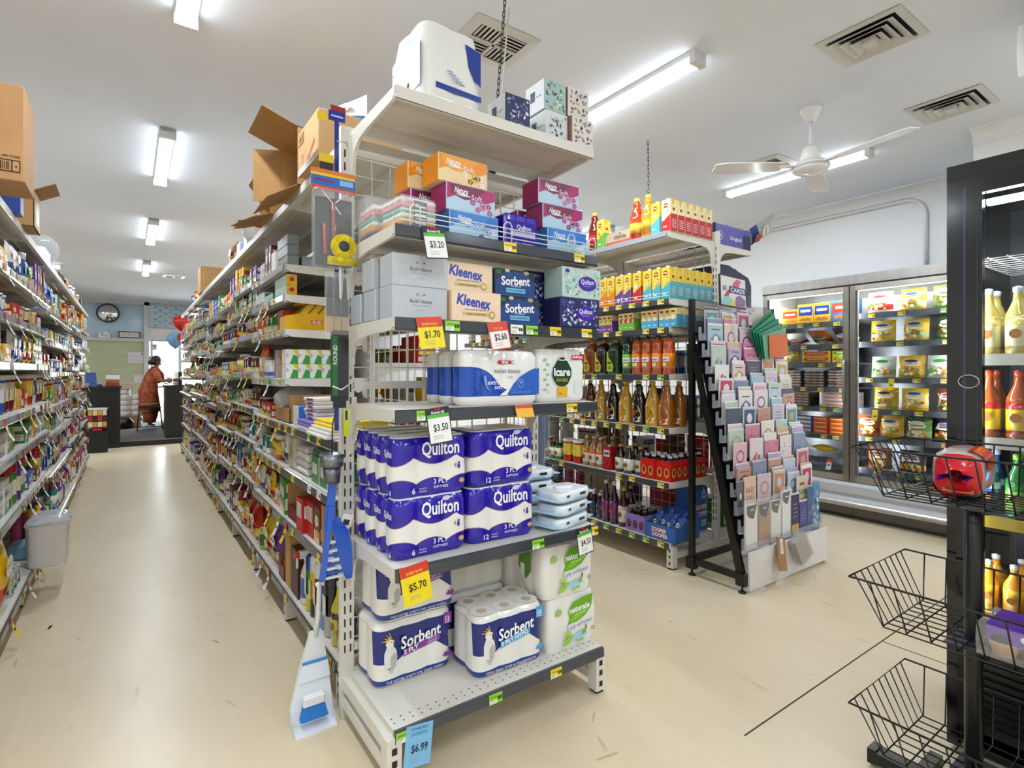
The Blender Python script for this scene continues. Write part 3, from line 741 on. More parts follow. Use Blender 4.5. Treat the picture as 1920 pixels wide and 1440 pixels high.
# SPAR toilet tissue
H = .198; r = .0435
zb = lambda s: .060 + .075 - .062 * math.exp(-((s - .045) / .085) ** 2) if abs(s) < .25 else .135
def sparpack():
    top = lambda s: .14 - .085 * math.exp(-((s - .03) / .075) ** 2)
    m = rollpack(4, 1, r, H, [(lambda s: .032, RW), (top, '#1f4fb5'), (lambda s: H, '#f0eeea')], top='#e9e7e3')
    y = m.fy - .0014
    m.prism([(-.012, .034), (.03, .034), (.034, .056), (.022, .056)], y, y + .0005, 'print', '#f0eeea')
    m.poly([(.022, .036), (.172, .036), (.172, .136), (.13, .128), (.085, .105), (.05, .075)], y, 'print', '#2f66c4')
    m.rect(-.018, .038, .151, .164, y, 'print', '#cf1f2b').text('SPAR', .012, .1575, .013, y - .0006, 'print', '#ffffff', bold=.03).disc(.046, .158, .007, .007, y, 'print', '#3f6b56', 12).disc(.046, .158, .0045, .0045, y - .0005, 'print', '#f0eeea', 10)
    m.text('toilet tissue', .022, .126, .024, y - .001, 'print', '#50507a', w=.118).text('3 ply', .035, .102, .013, y - .001, 'print', '#8b8fae')
    m.text('extra', -.038, .082, .024, y - .001, 'print', '#eaf0fb', bold=.012, shear=.25, w=.052).text('soft', -.018, .066, .024, y - .001, 'print', '#eaf0fb', bold=.012, shear=.25, w=.036)
    m.poly([(-.082, .105), (-.072, .108), (-.066, .085), (-.066, .068), (-.05, .05), (-.07, .062), (-.08, .085)], y, 'print', '#7fa0da')
    m.disc(.085, .078, .014, .016, y - .0008, 'print', '#c9d8f2', 16).disc(.085, .078, .0125, .0145, y - .0012, 'print', '#2f66c4', 16).text('8', .085, .081, .014, y - .0016, 'print', '#f0f4fc').rect(.045, .13, .044, .046, y - .0006, 'print', '#7ea1de')
    return m.mesh('toilet_roll_pack')
sp = sparpack()
for j in range(3):
    tag(ob('toilet_roll_pack', sp, (1.128 + .004 * j, 1.70 + j * .115, ELV[2] + .001), .01 * j), f'white and blue eight-roll toilet tissue pack, {("front", "middle", "rear")[j]} of three in a row', 'toilet paper', 'eight-roll packs on the middle endcap shelf')
def icare():
    H = .212
    m = rollpack(3, 2, .044, H, [(lambda s: .03, '#efeee9'), (lambda s: H, '#eef0ea')], top='#e8e8e2')
    y = m.fy - .0014
    m.poly([(x * .052 - .002, .118 + z * .062) for x, z in ((0, 1.0), (.55, .75), (.95, .25), (.98, -.2), (.6, -.75), (0, -1), (-.6, -.75), (-.98, -.2), (-.9, .3), (-.5, .78))], y, 'print', '#22492d')
    m.text('icare', -.002, .120, .046, y - .001, 'print', '#ffffff', bold=.035, w=.088).text('DOUBLE', -.002, .088, .018, y - .001, 'print', '#d9c65a', bold=.012, w=.058)
    m.rect(-.028, .026, .018, .062, y - .0006, 'print', '#eab736').text('2x', -.012, .034, .016, y - .001, 'print', '#6a5a20')
    m.rect(.052, .112, .172, .192, y, 'print', '#d83044').text('Softness', .083, .184, .016, y - .0006, 'print', '#ffffff', bold=.03, w=.054)
    for k in range(7): m.disc(-.088 + .014 * (k % 2) - .004, .05 + k * .02, .010, .006, y, 'print', '#a9c49a', 8)
    for k in range(6): m.disc(-.012 + .01 * (k % 3), .172 + .006 * (k % 2), .008, .006, y - .0008, 'print', ('#f2efe6', '#d5b9a8')[k % 2], 8)
    m.disc(.085, .058, .022, .032, y, 'print', '#e3e6e2', 16)
    m.text('32', -.075, .04, .011, y, 'print', '#6a8a66')
    return m.mesh('toilet_roll_pack')
tag(ob('toilet_roll_pack', icare(), (1.443, 1.77, ELV[2] + .001), 0), 'pale green and white toilet roll pack with dark green crest', 'toilet paper')
# Sorbent packs
def cockatoo(m, x, z, s, y):
    P = lambda L: [(x + a * s, z + b * s) for a, b in L]
    m.poly(P([(-.012, -.045), (.012, -.042), (.022, -.015), (.018, .012), (.006, .03), (-.012, .03), (-.022, .006), (-.022, -.02)]), y, 'print', '#e9e7e3')
    m.poly(P([(.0, -.052), (.016, -.04), (.022, -.012), (.012, .006), (-.002, -.01)]), y - .0003, 'print', '#b9b7b4').poly(P([(-.01, -.04), (.01, -.044), (.006, -.06), (-.004, -.058)]), y, 'print', '#c9c7c3')
    m.disc(x - .002 * s, z + .036 * s, .015 * s, .013 * s, y - .0004, 'print', '#f4f2ee', 12)
    for k in range(4): m.poly(P([(-.010 + .003 * k, .042 + .003 * k), (-.034 + .009 * k, .050 + .008 * k), (-.006 + .003 * k, .047 + .002 * k)]), y - .0006, 'print', ('#f2cf3c', '#e8c02a')[k % 2])
    m.poly(P([(.009, .04), (.018, .034), (.012, .026), (.008, .032)]), y - .0006, 'print', '#3a3a3c').disc(x + .002 * s, z + .039 * s, .002 * s, .002 * s, y - .0007, 'print', '#1a1a1a', 6)
SB = '#14267a'
def sorbent(sub, c2, tagc, num, strap, holes):
    H = .228; r = .0515
    sm = lambda t: max(0, min(1, t)) ** 2 * (3 - 2 * max(0, min(1, t)))
    top = lambda s: .208 if s < -.168 or s > .19 else .088 + .046 * sm((s + .08) / .10) - .062 * sm((s - .05) / .11)
    m = rollpack(3, 2, r, H, [(lambda s: .008, RW), (lambda s: .030, '#1c3c8e'), (top, RW), (lambda s: max(top(s) + .001, .208), SB), (lambda s: H, '#eeece7')], top='#e9e7e2', holes=holes)
    y = m.fy - .0014; W = 3 * r
    m.text('Sorbent', .022, .155, .062, y - .0006, 'print', '#ffffff', bold=.022, w=.165, rot=.10, shear=.15)
    m.prism([(-.05, .098), (.10 if sub != '3 PLY HYPO' else .085, .122), (.10 if sub != '3 PLY HYPO' else .085, .145), (-.05, .121)], y - .001, y - .0005, 'print', c2)
    if sub == '3 PLY':
        m.text('3 PLY', -.018, .1165, .025, y - .0016, 'print', '#ffffff', bold=.02, rot=.14).text('SOFT &', .068, .136, .011, y - .0016, 'print', '#f0e4f4', bold=.01, rot=.14).text('STRONG', .068, .124, .011, y - .0016, 'print', '#f0e4f4', bold=.01, rot=.14)
    else: m.text('3 PLY HYPO', .015, .122, .022, y - .0016, 'print', '#ffffff', bold=.02, rot=.16, w=.125)
    cockatoo(m, -.098, .118, 1.15, y - .0004)
    m.rect(.115, .15, .172, .215, y - .0006, 'print', tagc).text('12', .1325, .192, .022, y - .001, 'print', '#ffffff', bold=.02).text('ROLLS', .1325, .178, .007, y - .001, 'print', '#ffffff', bold=.02)
    m.text(strap, .0, .019, .0115, y - .0006, 'print', '#dfe6f4', bold=.008, w=.23)
    m.poly([(.112, .05), (.122, .064), (.132, .062), (.142, .07), (.15, .052), (.142, .045), (.125, .046)], y, 'print', tagc)
    return m.mesh('toilet_roll_pack')
so1 = sorbent('3 PLY', '#8a3a9e', '#8a3a9e', '12', 'THE SOFTER SHEETS FOR YOUR CHEEKS', False); so2 = sorbent('3 PLY HYPO', '#4fa8dc', '#4aa3da', '12', 'ZERO INKS, DYES & FRAGRANCES', True)
so3 = rollpack(3, 1, .05, .228, [(lambda s: .008, RW), (lambda s: .03, '#1c3c8e'), (lambda s: .1, RW), (lambda s: .205, SB), (lambda s: .228, '#eeece7')], top='#e9e7e2').mesh('toilet_roll_pack')
tag(ob('toilet_roll_pack', so1, (.868, 1.95, ELV[0] + .001), .0), 'blue toilet roll pack with cockatoo and purple banner on the deck', 'toilet paper')
tag(ob('toilet_roll_pack', so1, (.882, 1.95, ELV[0] + .234), .0), 'blue cockatoo toilet roll pack stacked on another, behind the yellow price sign', 'toilet paper')
tag(ob('toilet_roll_pack', so2, (1.195, 1.79, ELV[0] + .001), -.03), 'blue toilet roll pack with pale blue banner and rolls showing on top', 'toilet paper')
tag(ob('toilet_roll_pack', so3, (1.18, 1.975, ELV[0] + .001), .0), 'blue toilet roll pack at the back of the deck, lower of two', 'toilet paper')
m = rollpack(3, 1, .0495, .105, [(lambda s: .03, '#e6e2da'), (lambda s: .105, '#ddd8cf')], nz=1, top='#cfc9be', holes=True)
tag(ob('toilet_roll_pack', m, (1.18, 1.975, ELV[0] + .235), .0), 'unprinted clear pack of rolls lying at the back of the deck', 'toilet paper')
def naturale(zz):
    H = .211; r = .045
    m = rollpack(3, 2, r, H, [(lambda s: H, '#efece6')], top='#e7e3da', nz=2)
    y = m.fy - .0014
    leaf = [(-.028, .105), (.02, .108), (.065, .125), (.096, .155), (.104, .207), (.05, .203), (-.005, .19), (-.03, .16), (-.022, .125), (-.04, .09)]
    m.poly(leaf, y, 'print', '#6fae1f'); m.poly([(-.022, .112), (.02, .118), (.07, .14), (.09, .17), (.05, .15), (.0, .14)], y - .0004, 'print', '#8cc63a')
    m.text('naturale', .030, .162, .034, y - .001, 'print', '#ffffff', bold=.03, w=.112, rot=.06).text('100% recycled', .035, .138, .010, y - .001, 'print', '#e5f2c9', rot=.06)
    m.text('3 ply softness', .03, .092, .024, y - .0008, 'print', '#5f9ccc', w=.135, rot=.10)
    m.text('12', .105, .06, .022, y, 'print', '#3a7a38', bold=.02)
    m.poly([(-.035, .028), (.0, .035), (.035, .03), (.075, .045), (.06, .062), (.02, .06), (-.015, .052)], y, 'print', '#a6d2ea')
    m.poly([(-.055, .02), (-.025, .028), (.0, .055), (-.02, .06), (-.045, .045), (-.06, .03)], y - .0005, 'print', '#9bcf3d').disc(-.035, .07, .02, .009, y - .0008, 'print', '#b9d85a', 9).rect(-.037, -.033, .045, .068, y - .0008, 'print', '#9a8a4a')
    m.poly([(.04, .045), (.062, .05), (.07, .07), (.05, .062)], y - .0006, 'print', '#78b82f').disc(.066, .075, .005, .012, y - .001, 'print', '#a86a3a', 7).poly([(.02, .02), (.06, .025), (.045, .035), (.025, .032)], y - .0006, 'print', '#9bcf3d')
    m.poly([(-.098, .165), (-.085, .18), (-.07, .178), (-.062, .162), (-.075, .15), (-.095, .152)], y, 'print', '#9fc96a')
    m.at(0, 0, 0, -PI / 2); hy = -3 * r - .001
    if zz: m.poly([(-.085, .1), (-.03, .06), (.0, .1), (.005, .19), (-.085, .2)], hy, 'print', '#4f8a1c').rect(-.07, -.04, .07, .12, hy - .0006, 'print', '#e8e8e0')
    m.at(); return m.mesh('toilet_roll_pack')
na = naturale(1)
tag(ob('toilet_roll_pack', na, (1.498, 1.762, ELV[0] + .001), -.02), 'white and green leaf-logo toilet roll pack on the deck, lower of two', 'toilet paper')
tag(ob('toilet_roll_pack', na, (1.486, 1.772, ELV[0] + .217), -.04), 'white and green leaf-logo toilet roll pack stacked on a matching pack', 'toilet paper')
m = MB()
m.lathe([(.02, 0), (.052, 0), (.055, .004), (.055, .10), (.052, .104), (.02, .104), (.02, .0)], 20, 'ply', '#e4ddd0').disc(.0, .05, .03, .012, -.0555, 'print', '#9bcf3d', 10)
tag(ob('toilet_roll', m, (1.402, 1.985, ELV[0] + .345), 0), 'loose roll with a green print standing at the back of the deck stack', 'toilet paper')
tag(ob('toilet_roll_pack', rollpack(1, 1, .055, .343, [(lambda s: .1, '#e9e5dc'), (lambda s: .343, '#efece4')], nz=3, top='#ddd8cd'), (1.402, 1.985, ELV[0] + .001), 0), 'plain white column of rolls half hidden behind the leaf-logo packs', 'toilet paper')
# baby wipes
def wipes():
    m = MB(); n = 20; rings = []
    for z, sc_, w in ((0, .95, 1), (.008, 1, 1), (.03, 1.0, 1), (.042, .94, 1)):
        rings.append([(.11 * sc_ * max(-1, min(1, 1.25 * math.cos(2 * PI * i / n))), .07 * sc_ * max(-1, min(1, 1.3 * math.sin(2 * PI * i / n))), z) for i in range(n)])
    m.loft(rings, 'film', ['#a9cfea', '#dfeaf2', '#eef3f6'])
    for s in (-1, 1): m.box(s * .125 - .018, s * .125 + .018, -.06, .06, .014, .018, 'film', '#bcdcf0')
    m.lathe([(.045, .042), (.046, .048), (.04, .051), (.002, .052)], 18, 'gloss', '#f4f6f8', sx=1.1, sy=.75)
    m.rect(.02, .06, .018, .03, -.0715, 'print', '#20242c').rect(-.02, .05, .008, .013, -.0715, 'print', '#a9b6c8').rect(-.07, -.05, .02, .03, -.0715, 'print', '#2a3550')
    return m.mesh('wipes_pack')
wi = wipes()
for k, (x, y, z, a) in enumerate(((1.475, 1.72, 0, .25), (1.48, 1.722, .053, .3), (1.478, 1.718, .106, .22))):
    tag(ob('wipes_pack', wi, (x, y, ELV[1] + .001 + z), a), f'white and pale blue wipes packet with lid, {("bottom", "middle", "top")[k]} of the near stack', 'wipes', 'wipes packets')
for k in range(4): tag(ob('wipes_pack', wi, (1.445, 1.94 - .004 * k, ELV[1] + .001 + .053 * k), -.12 + .03 * k), f'blue-edged wipes packet in the rear stack, {("bottom", "second", "third", "top")[k]} one', 'wipes', 'wipes packets')

# ---------------- facial tissue boxes
def tissue(w, d, h, col, side, top, decor):
    m = MB().cbox(-w / 2, w / 2, 0, d, 0, h, .0025, 'card', col, F=col, S_=side, T=top)
    m.poly([], 0, 'card', col) if False else None
    m.add([(.055 * math.cos(2 * PI * k / 14), d / 2 + .018 * math.sin(2 * PI * k / 14), h + .0006) for k in range(14)], [tuple(range(14))], 'card', '#f4f2ee')
    decor(m, w, h); return m.mesh('tissue_box')
def floral(m, w, h, cols, seed, n=46, y=-.001, x0=None, x1=None):
    r_ = random.Random(seed)
    for k in range(n):
        a = r_.uniform(0, PI); rx, rz = r_.uniform(.004, .011), r_.uniform(.002, .006)
        cx = r_.uniform((x0 if x0 is not None else -w / 2) + .012, (x1 if x1 is not None else w / 2) - .012); cz = r_.uniform(.012, h - .012); ca, sa = math.cos(a), math.sin(a)
        m.poly([(cx + rx * math.cos(t) * ca - rz * math.sin(t) * sa, cz + rx * math.cos(t) * sa + rz * math.sin(t) * ca) for t in [2 * PI * q / 8 for q in range(8)]], y - .00005 * (k % 5), 'card', r_.choice(cols))
def d_spar(m, w, h):
    m.rect(-.016, .006, h * .73, h * .79, -.001, 'print', '#c8313b').text('SPAR', -.003, h * .76, .0075, -.0015, 'print', '#ffffff', bold=.03).disc(.012, h * .76, .0035, .0035, -.001, 'print', '#5a7a68', 8)
    m.text('facial tissues', 0, h * .56, .019, -.001, 'print', '#56585e', w=.082).text('200 white 2 ply tissues', 0, h * .42, .007, -.001, 'print', '#9a9ca0', w=.06).text('hypo-allergenic', 0, h * .26, .006, -.001, 'print', '#a9abaf', w=.03)
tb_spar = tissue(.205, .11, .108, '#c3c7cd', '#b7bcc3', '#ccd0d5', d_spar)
def d_klee(m, w, h):
    m.text('Kleenex', -.012, h * .66, .052, -.001, 'print', '#2347b4', bold=.03, w=.14, rot=-.10, shear=.1)
    m.text('aloe vera & vitamin e', -.002, h * .40, .010, -.001, 'print', '#3d6ab8', bold=.008, w=.10)
    m.rect(-.06, .05, h * .2, h * .3, -.0008, 'print', '#d9bb72').text('HELPS SOOTHE SKIN', -.005, h * .25, .008, -.0014, 'print', '#6a4c20', bold=.01, w=.075).disc(.062, h * .25, .014, .014, -.0014, 'print', '#c79a4a', 14).disc(.062, h * .25, .009, .009, -.0018, 'print', '#ecd7a2', 12)
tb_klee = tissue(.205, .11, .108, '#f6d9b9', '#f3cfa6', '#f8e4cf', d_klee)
def d_sorb(m, w, h):
    m.poly([(-w / 2 + .004, h * .08), (w / 2 - .004, h * .08), (w / 2 - .004, h * .55), (w * .28, h * .86), (0, h * .95), (-w * .28, h * .86), (-w / 2 + .004, h * .55)], -.0008, 'card', '#14417f')
    m.poly([(-w / 2 + .003, h * .05), (w / 2 - .003, h * .05), (w / 2 - .003, h * .30), (-w / 2 + .003, h * .55)], -.0006, 'card', '#1d5aa6')
    m.text('Sorbent', 0, h * .60, .046, -.0014, 'print', '#ffffff', bold=.026, w=.135, rot=.05).text('WELLBEING+', .0, h * .41, .009, -.0014, 'print', '#dbe6f6', bold=.01, w=.052)
    m.rect(-.045, .045, h * .17, h * .33, -.0012, 'print', '#7cc6ea').text('HYPO-ALLERGENIC', 0, h * .25, .0105, -.0016, 'print', '#14417f', bold=.015, w=.082)
    m.rect(-w / 2 + .004, -w / 2 + .028, h * .8, h * .95, -.0012, 'print', '#2f6a44').disc(-.04, h * .95, .012, .007, -.0012, 'print', '#cfc7a8', 8).disc(.05, h * .93, .014, .008, -.0012, 'print', '#a9a48a', 8)
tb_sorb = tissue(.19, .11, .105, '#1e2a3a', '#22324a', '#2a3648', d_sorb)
def d_quil(cols, seed):
    def f(m, w, h):
        floral(m, w, h, cols, seed, 90)
        m.disc(.028, h * .5, .05, .030, -.0016, 'print', '#4a2fa8', 22).text('Quilton', .028, h * .55, .027, -.002, 'print', '#f6f2fc', bold=.015, w=.072).text('hypo-allergenic', .028, h * .42, .007, -.002, 'print', '#d9cff0', w=.04)
        m.disc(-w / 2 + .025, h * .86, .012, .008, -.0016, 'print', '#4a2fa8', 10)
    return f
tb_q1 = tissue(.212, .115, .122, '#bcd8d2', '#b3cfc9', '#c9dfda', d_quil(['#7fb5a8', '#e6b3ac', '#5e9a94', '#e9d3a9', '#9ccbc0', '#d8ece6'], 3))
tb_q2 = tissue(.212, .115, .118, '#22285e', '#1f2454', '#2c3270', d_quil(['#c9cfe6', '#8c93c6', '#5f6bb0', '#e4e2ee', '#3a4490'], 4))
z3 = ELV[3] + .001
for nm, me, x, y, z, lab in (
    ('tissue_box', tb_spar, .802, 1.665, z3, 'pale grey tissue box with small red logo, lower front one'), ('tissue_box', tb_spar, .806, 1.672, z3 + .109, 'pale grey tissue box with small red logo, upper front one'),
    ('tissue_box', tb_spar, .795, 1.80, z3, 'pale grey tissue box behind the front pair, on the shelf'), ('tissue_box', tb_spar, .793, 1.812, z3 + .109, 'pale grey tissue box behind the front pair, stacked'),
    ('tissue_box', tb_spar, .792, 1.935, z3, 'pale grey tissue box against the wire grid'), ('tissue_box', tb_klee, 1.012, 1.645, z3, 'peach tissue box with blue script, lower of two'), ('tissue_box', tb_klee, 1.006, 1.69, z3 + .109, 'peach tissue box with blue script, upper of two'),
    ('tissue_box', tb_sorb, 1.213, 1.662, z3, 'dark blue tissue box with white script, lower of two'), ('tissue_box', tb_sorb, 1.207, 1.68, z3 + .106, 'dark blue tissue box with white script, upper of two'),
    ('tissue_box', tb_q2, 1.49, 1.625, z3, 'navy patterned tissue box with purple oval, under the mint one'), ('tissue_box', tb_q1, 1.50, 1.625, z3 + .119, 'mint patterned tissue box with purple oval, stacked on navy'),
    ('tissue_box', tb_q2, 1.43, 1.76, z3, 'navy patterned tissue box behind the front oval-logo box'), ('tissue_box', tb_q2, 1.425, 1.765, z3 + .119, 'navy patterned tissue box stacked in the rear beside the mint box')):
    tag(ob(nm, me, (x, y, z), R.uniform(-.015, .015)), lab, 'tissue box')
def d_nat(top, mid, low, flower, script):
    def f(m, w, h):
        m.poly([(-w / 2 + .003, h * .97), (-w / 2 + .003, h * .40), (-w * .25, h * .62), (0, h * .50), (w * .3, h * .45), (w / 2 - .003, h * .62), (w / 2 - .003, h * .97)], -.0008, 'card', top)
        m.poly([(-w * .46, h * .95), (-w * .40, h * .6), (-w * .15, h * .45), (.1 * w, h * .55), (w * .30, h * .95)], -.0012, 'card', mid)
        m.text('Nature', -.045, h * .75, .030, -.0018, 'print', '#ffffff', bold=.015, shear=.35, w=.058).text('Soft', .022, h * .60, .027, -.0018, 'print', '#f6eef4', bold=.0, w=.045)
        m.poly([(-.07, h * .60), (-.03, h * .66), (.0, h * .58), (-.04, h * .56)], -.0016, 'print', '#dfe3ee')
        r_ = random.Random(len(top) + int(h * 1e4))
        for k in range(8):
            cx, cz = r_.uniform(-.02, w / 2 - .015), r_.uniform(.012, h * .42)
            for q in range(5):
                m.disc(cx + .008 * math.cos(q * 1.257), cz + .007 * math.sin(q * 1.257), .005, .005, -.0016, 'card', flower[k % len(flower)], 6)
    return f
tb_org = tissue(.212, .115, .10, '#f4d7a0', '#f0960f', '#f29a12', d_nat('#f2930c', '#f6a51e', '#fff', ['#fdf3dc', '#f6c13a', '#f7e3b6'], 0))
tb_mag = tissue(.212, .115, .10, '#bcd6ec', '#a01660', '#a81b68', d_nat('#b01a6e', '#7a2348', '#fff', ['#c24a8e', '#d87ab0', '#e7b3d2'], 0))
tb_blu = tissue(.212, .115, .10, '#a9d3ee', '#2b6fc4', '#3a7fce', d_nat('#2f77cf', '#3b86d8', '#fff', ['#eaf5fc', '#8cc7ea'], 0))
z4 = ELV[4] + .001
for me, x, y, z, a, lab in ((tb_blu, 1.03, 1.69, 0, .02, 'light blue tissue box under the left magenta one'), (tb_mag, 1.022, 1.70, .101, .03, 'magenta tissue box between the blue and orange ones'),
                            (tb_org, .995, 1.71, .202, .04, 'orange floral tissue box on top of the left stack'), (tb_org, .94, 1.845, .202, .04, 'orange tissue box behind the topmost orange one'), (tb_mag, .95, 1.84, .101, .02, 'magenta tissue box in the second row of the left stack'), (tb_blu, .955, 1.84, 0, .02, 'light blue tissue box in the second row of the left stack'),
                            (tb_blu, 1.462, 1.67, 0, 0, 'light blue tissue box under the right magenta pair'), (tb_mag, 1.455, 1.69, .101, -.02, 'magenta tissue box in the middle of the right stack'), (tb_mag, 1.442, 1.70, .202, -.03, 'magenta tissue box on top of the right stack'), (tb_mag, 1.43, 1.83, .101, 0, 'magenta tissue box in the second row of the right stack'), (tb_blu, 1.44, 1.82, 0, 0, 'light blue tissue box in the second row of the right stack')):
    tag(ob('tissue_box', me, (x, y, z4 + z), a), lab, 'tissue box')
m = MB().cbox(-.08, .08, 0, .10, 0, .125, .008, 'film', QB)
for k in range(3): m.rect(-.075 + k * .05, -.035 + k * .05, .098, .118, -.001, 'print', '#3b2cb6')
m.text('6', -.062, .108, .024, -.0016, 'print', '#ffffff', bold=.02).text('Quilton', .01, .075, .026, -.0016, 'print', '#f2eefb', bold=.015, w=.07).rect(-.055, .065, .04, .058, -.0012, 'print', '#b9b3e0').text('Hypo-allergenic', .012, .014, .011, -.0016, 'print', '#efeafa', bold=.008, w=.10)
tag(ob('pocket_tissue_pack', m, (1.232, 1.675, z4), .02), 'royal blue wrapped six-pack of pocket tissues', 'tissues')
# folded cloth packs and clear tub
def clothpack(nm, w):
    m = MB()
    cs = ['#6a4a9c', '#f0b04a', '#f0ead8', '#7fc7bd', '#f2a9ae', '#f6e3e3']
    for k, c in enumerate(cs): m.cbox(-w / 2, w / 2, 0, .14, k * .018, k * .018 + .0178, .006, 'cloth', c)
    m.rect(-.02, .03, .012, .10, -.001, 'print', '#20243a')
    for k in range(5): m.rect(-.016, .026, .022 + k * .014, .028 + k * .014, -.0016, 'print', ('#e8e6e4', '#b9bccc')[k % 2])
    m.cbox(-w / 2 - .004, w / 2 + .004, -.004, .145, 0, .115, .01, 'clear', '#ffffff')
    return m.mesh(nm)
cp = clothpack('cloth_pack', .135)
for k, (x, y, a, lab) in enumerate(((.80, 1.675, .08, 'clear pack of rainbow striped cleaning cloths behind the wire fence'), (.836, 1.892, 1.55, 'clear pack of striped cloths turned side-on beside the tub'))):
    tag(ob('cloth_pack', cp, (x, y, z4), a), lab, 'cloths')
m = MB()
m.loft([[(x * s, y * s, z) for x, y in ((-.06, -.048), (.06, -.048), (.06, .048), (-.06, .048))] for z, s in ((0, .9), (.18, 1.05), (.185, 1.1))], 'bag', '#d9dde0', smooth=False)
m.rect(.0, .04, .06, .15, -.0525, 'card', '#f2f2f2')
for k in range(8): m.rect(.003 + k * .0045, .0052 + k * .0045, .07, .14, -.0535, 'card', '#333333')
tag(ob('plastic_tub', m, (.782, 2.018, z4), -.02), 'frosted clear plastic tub with barcode sticker at the shelf corner', 'tub')
# ---------------- top shelf
def towelpack():
    H = .285
    edge = lambda s: .02 + .04 * 0
    m = rollpack(2, 2, .062, H, [(lambda s: .045, RW), (lambda s: .066, '#f2f0ec'), (lambda s: H, '#f3f2ef')], nz=2, top='#f1efec')
    y = m.fy - .0016; W = .124
    m.rect(-.075, W - .01, .055, .075, y, 'print', '#1c3f9c')
    m.poly([(.045, .245), (.112, .235), (.112, .11), (.085, .125), (.06, .165)], y, 'print', '#1c3f9c')
    for k in range(5): m.rect(-.03 + .008 * k, -.005 + .012 * k, .125 - .008 * k, .128 - .008 * k, y - .0005, 'print', '#5a78ba')
    m.at(0, 0, 0, -PI / 2)
    m.poly([(.03, .25), (.105, .21), (.105, .06), (.045, .05), (.02, .10), (-.02, .15), (-.07, .17), (-.105, .17), (-.105, .2), (-.02, .235)], -.1258, 'print', '#2148a8')
    m.poly([(.0, .19), (-.105, .165), (-.105, .04), (-.02, .05), (.02, .10)], -.1252, 'print', '#7a95d6').poly([(-.03, .12), (-.105, .1), (-.105, .045), (-.03, .05)], -.1262, 'print', '#2b56b8')
    m.at(); return m.mesh('paper_towel_pack')
tag(ob('paper_towel_pack', towelpack(), (.925, 1.79, ELV[5] + .001), .05), 'large white and blue paper towel pack alone atop the endcap', 'paper towel')
def cube(base, side, cols, seed, w=.115, h=.122):
    m = MB().cbox(-w / 2, w / 2, 0, .125, 0, h, .0025, 'card', base, F=base, S_=side, T=base)
    floral(m, w, h, cols, seed, 40)
    m.at(0, 0, 0, -PI / 2)
    m.rect(-.09, -.06, .05, .09, -w / 2 - .001, 'print', '#4a4c50').rect(-.05, -.02, .06, .064, -w / 2 - .001, 'print', '#9a9a9a')
    m.at(); return m.mesh('tissue_cube')
nav = cube('#1f2750', '#e8e9ec', ['#8f97cf', '#e0def0', '#5b66a8', '#3a4488'], 5); tea = cube('#a9cdc9', '#e9eaec', ['#4f8f8a', '#d9a06a', '#5f5a8c', '#e6efe8', '#6f9f7a'], 6)
blu = cube('#dfe6e8', '#e4e6e8', ['#4a5f82', '#e0c26a', '#7fb0c9', '#2f3f5a', '#c9d3da'], 7); aut = cube('#e9ded6', '#9a6f5a', ['#4a5568', '#b98a72', '#f2ece6', '#7a8a78', '#8a95a8'], 8)
for k, (me, x, y, z, lab) in enumerate(((nav, 1.20, 1.655, 0, 'navy floral tissue cube atop the endcap'), (blu, 1.30, 1.80, 0, 'white and blue tissue cube beside the navy floral cube'), (blu, 1.405, 1.67, 0, 'white and blue tissue cube under the teal floral cube'),
                                        (tea, 1.398, 1.672, .123, 'teal floral tissue cube stacked above the white and blue ones'), (aut, 1.523, 1.645, 0, 'beige leaf-print tissue cube at the end, lower'), (aut, 1.517, 1.665, .123, 'beige leaf-print tissue cube at the end, upper'))):
    tag(ob('tissue_cube', me, (x, y, ELV[5] + .001 + z), 0), lab, 'tissue box')
m = MB().lathe([(.03, 0), (.032, .02), (.028, .08), (.03, .085), (.001, .086)], 14, 'clear', '#ffffff')
# chain from the ceiling
def chain(name, p0, p1, label, n):
    t = thing(name, label, 'chain', p0); P0, P1 = Vector(p0), Vector(p1); d = (P1 - P0) / n; L = d.length * .68
    lk = MB().tube([(.006 * math.cos(a), 0, L * math.sin(a) if abs(math.sin(a)) < .99 else L * math.sin(a)) for a in [2 * PI * k / 10 for k in range(10)]], .0022, 5, 'metal', '#57534e', closed=True).mesh('link')
    q = d.to_track_quat('Z', 'Y')
    for k in range(n):
        e = (q.to_matrix() @ Matrix.Rotation((k % 2) * PI / 2, 3, 'Z')).to_euler()
        ob('link', lk, tuple(d * (k + .5)), parent=t, rot=e)
    return t
ch = chain('hanging_chain', (1.36, 2.08, 2.25), (1.36, 1.965, CH), 'grey steel chain running from the endcap up to the ceiling', 34)
ob('hook', MB().box(-.012, .012, -.012, .012, -.012, .03, 'black', '#2c2a28'), parent=ch)
ob('ceiling_rod', MB().tube([(.012, .0, .02), (.02, -.11, .70)], .004, 6, 'paint', '#e4e0d8'), parent=ch)
ch2 = chain('hanging_chain', (3.16, 2.695, JTOP + .0), (3.155, 2.70, CH), 'thin dark chain above the drinks gondola', 26)
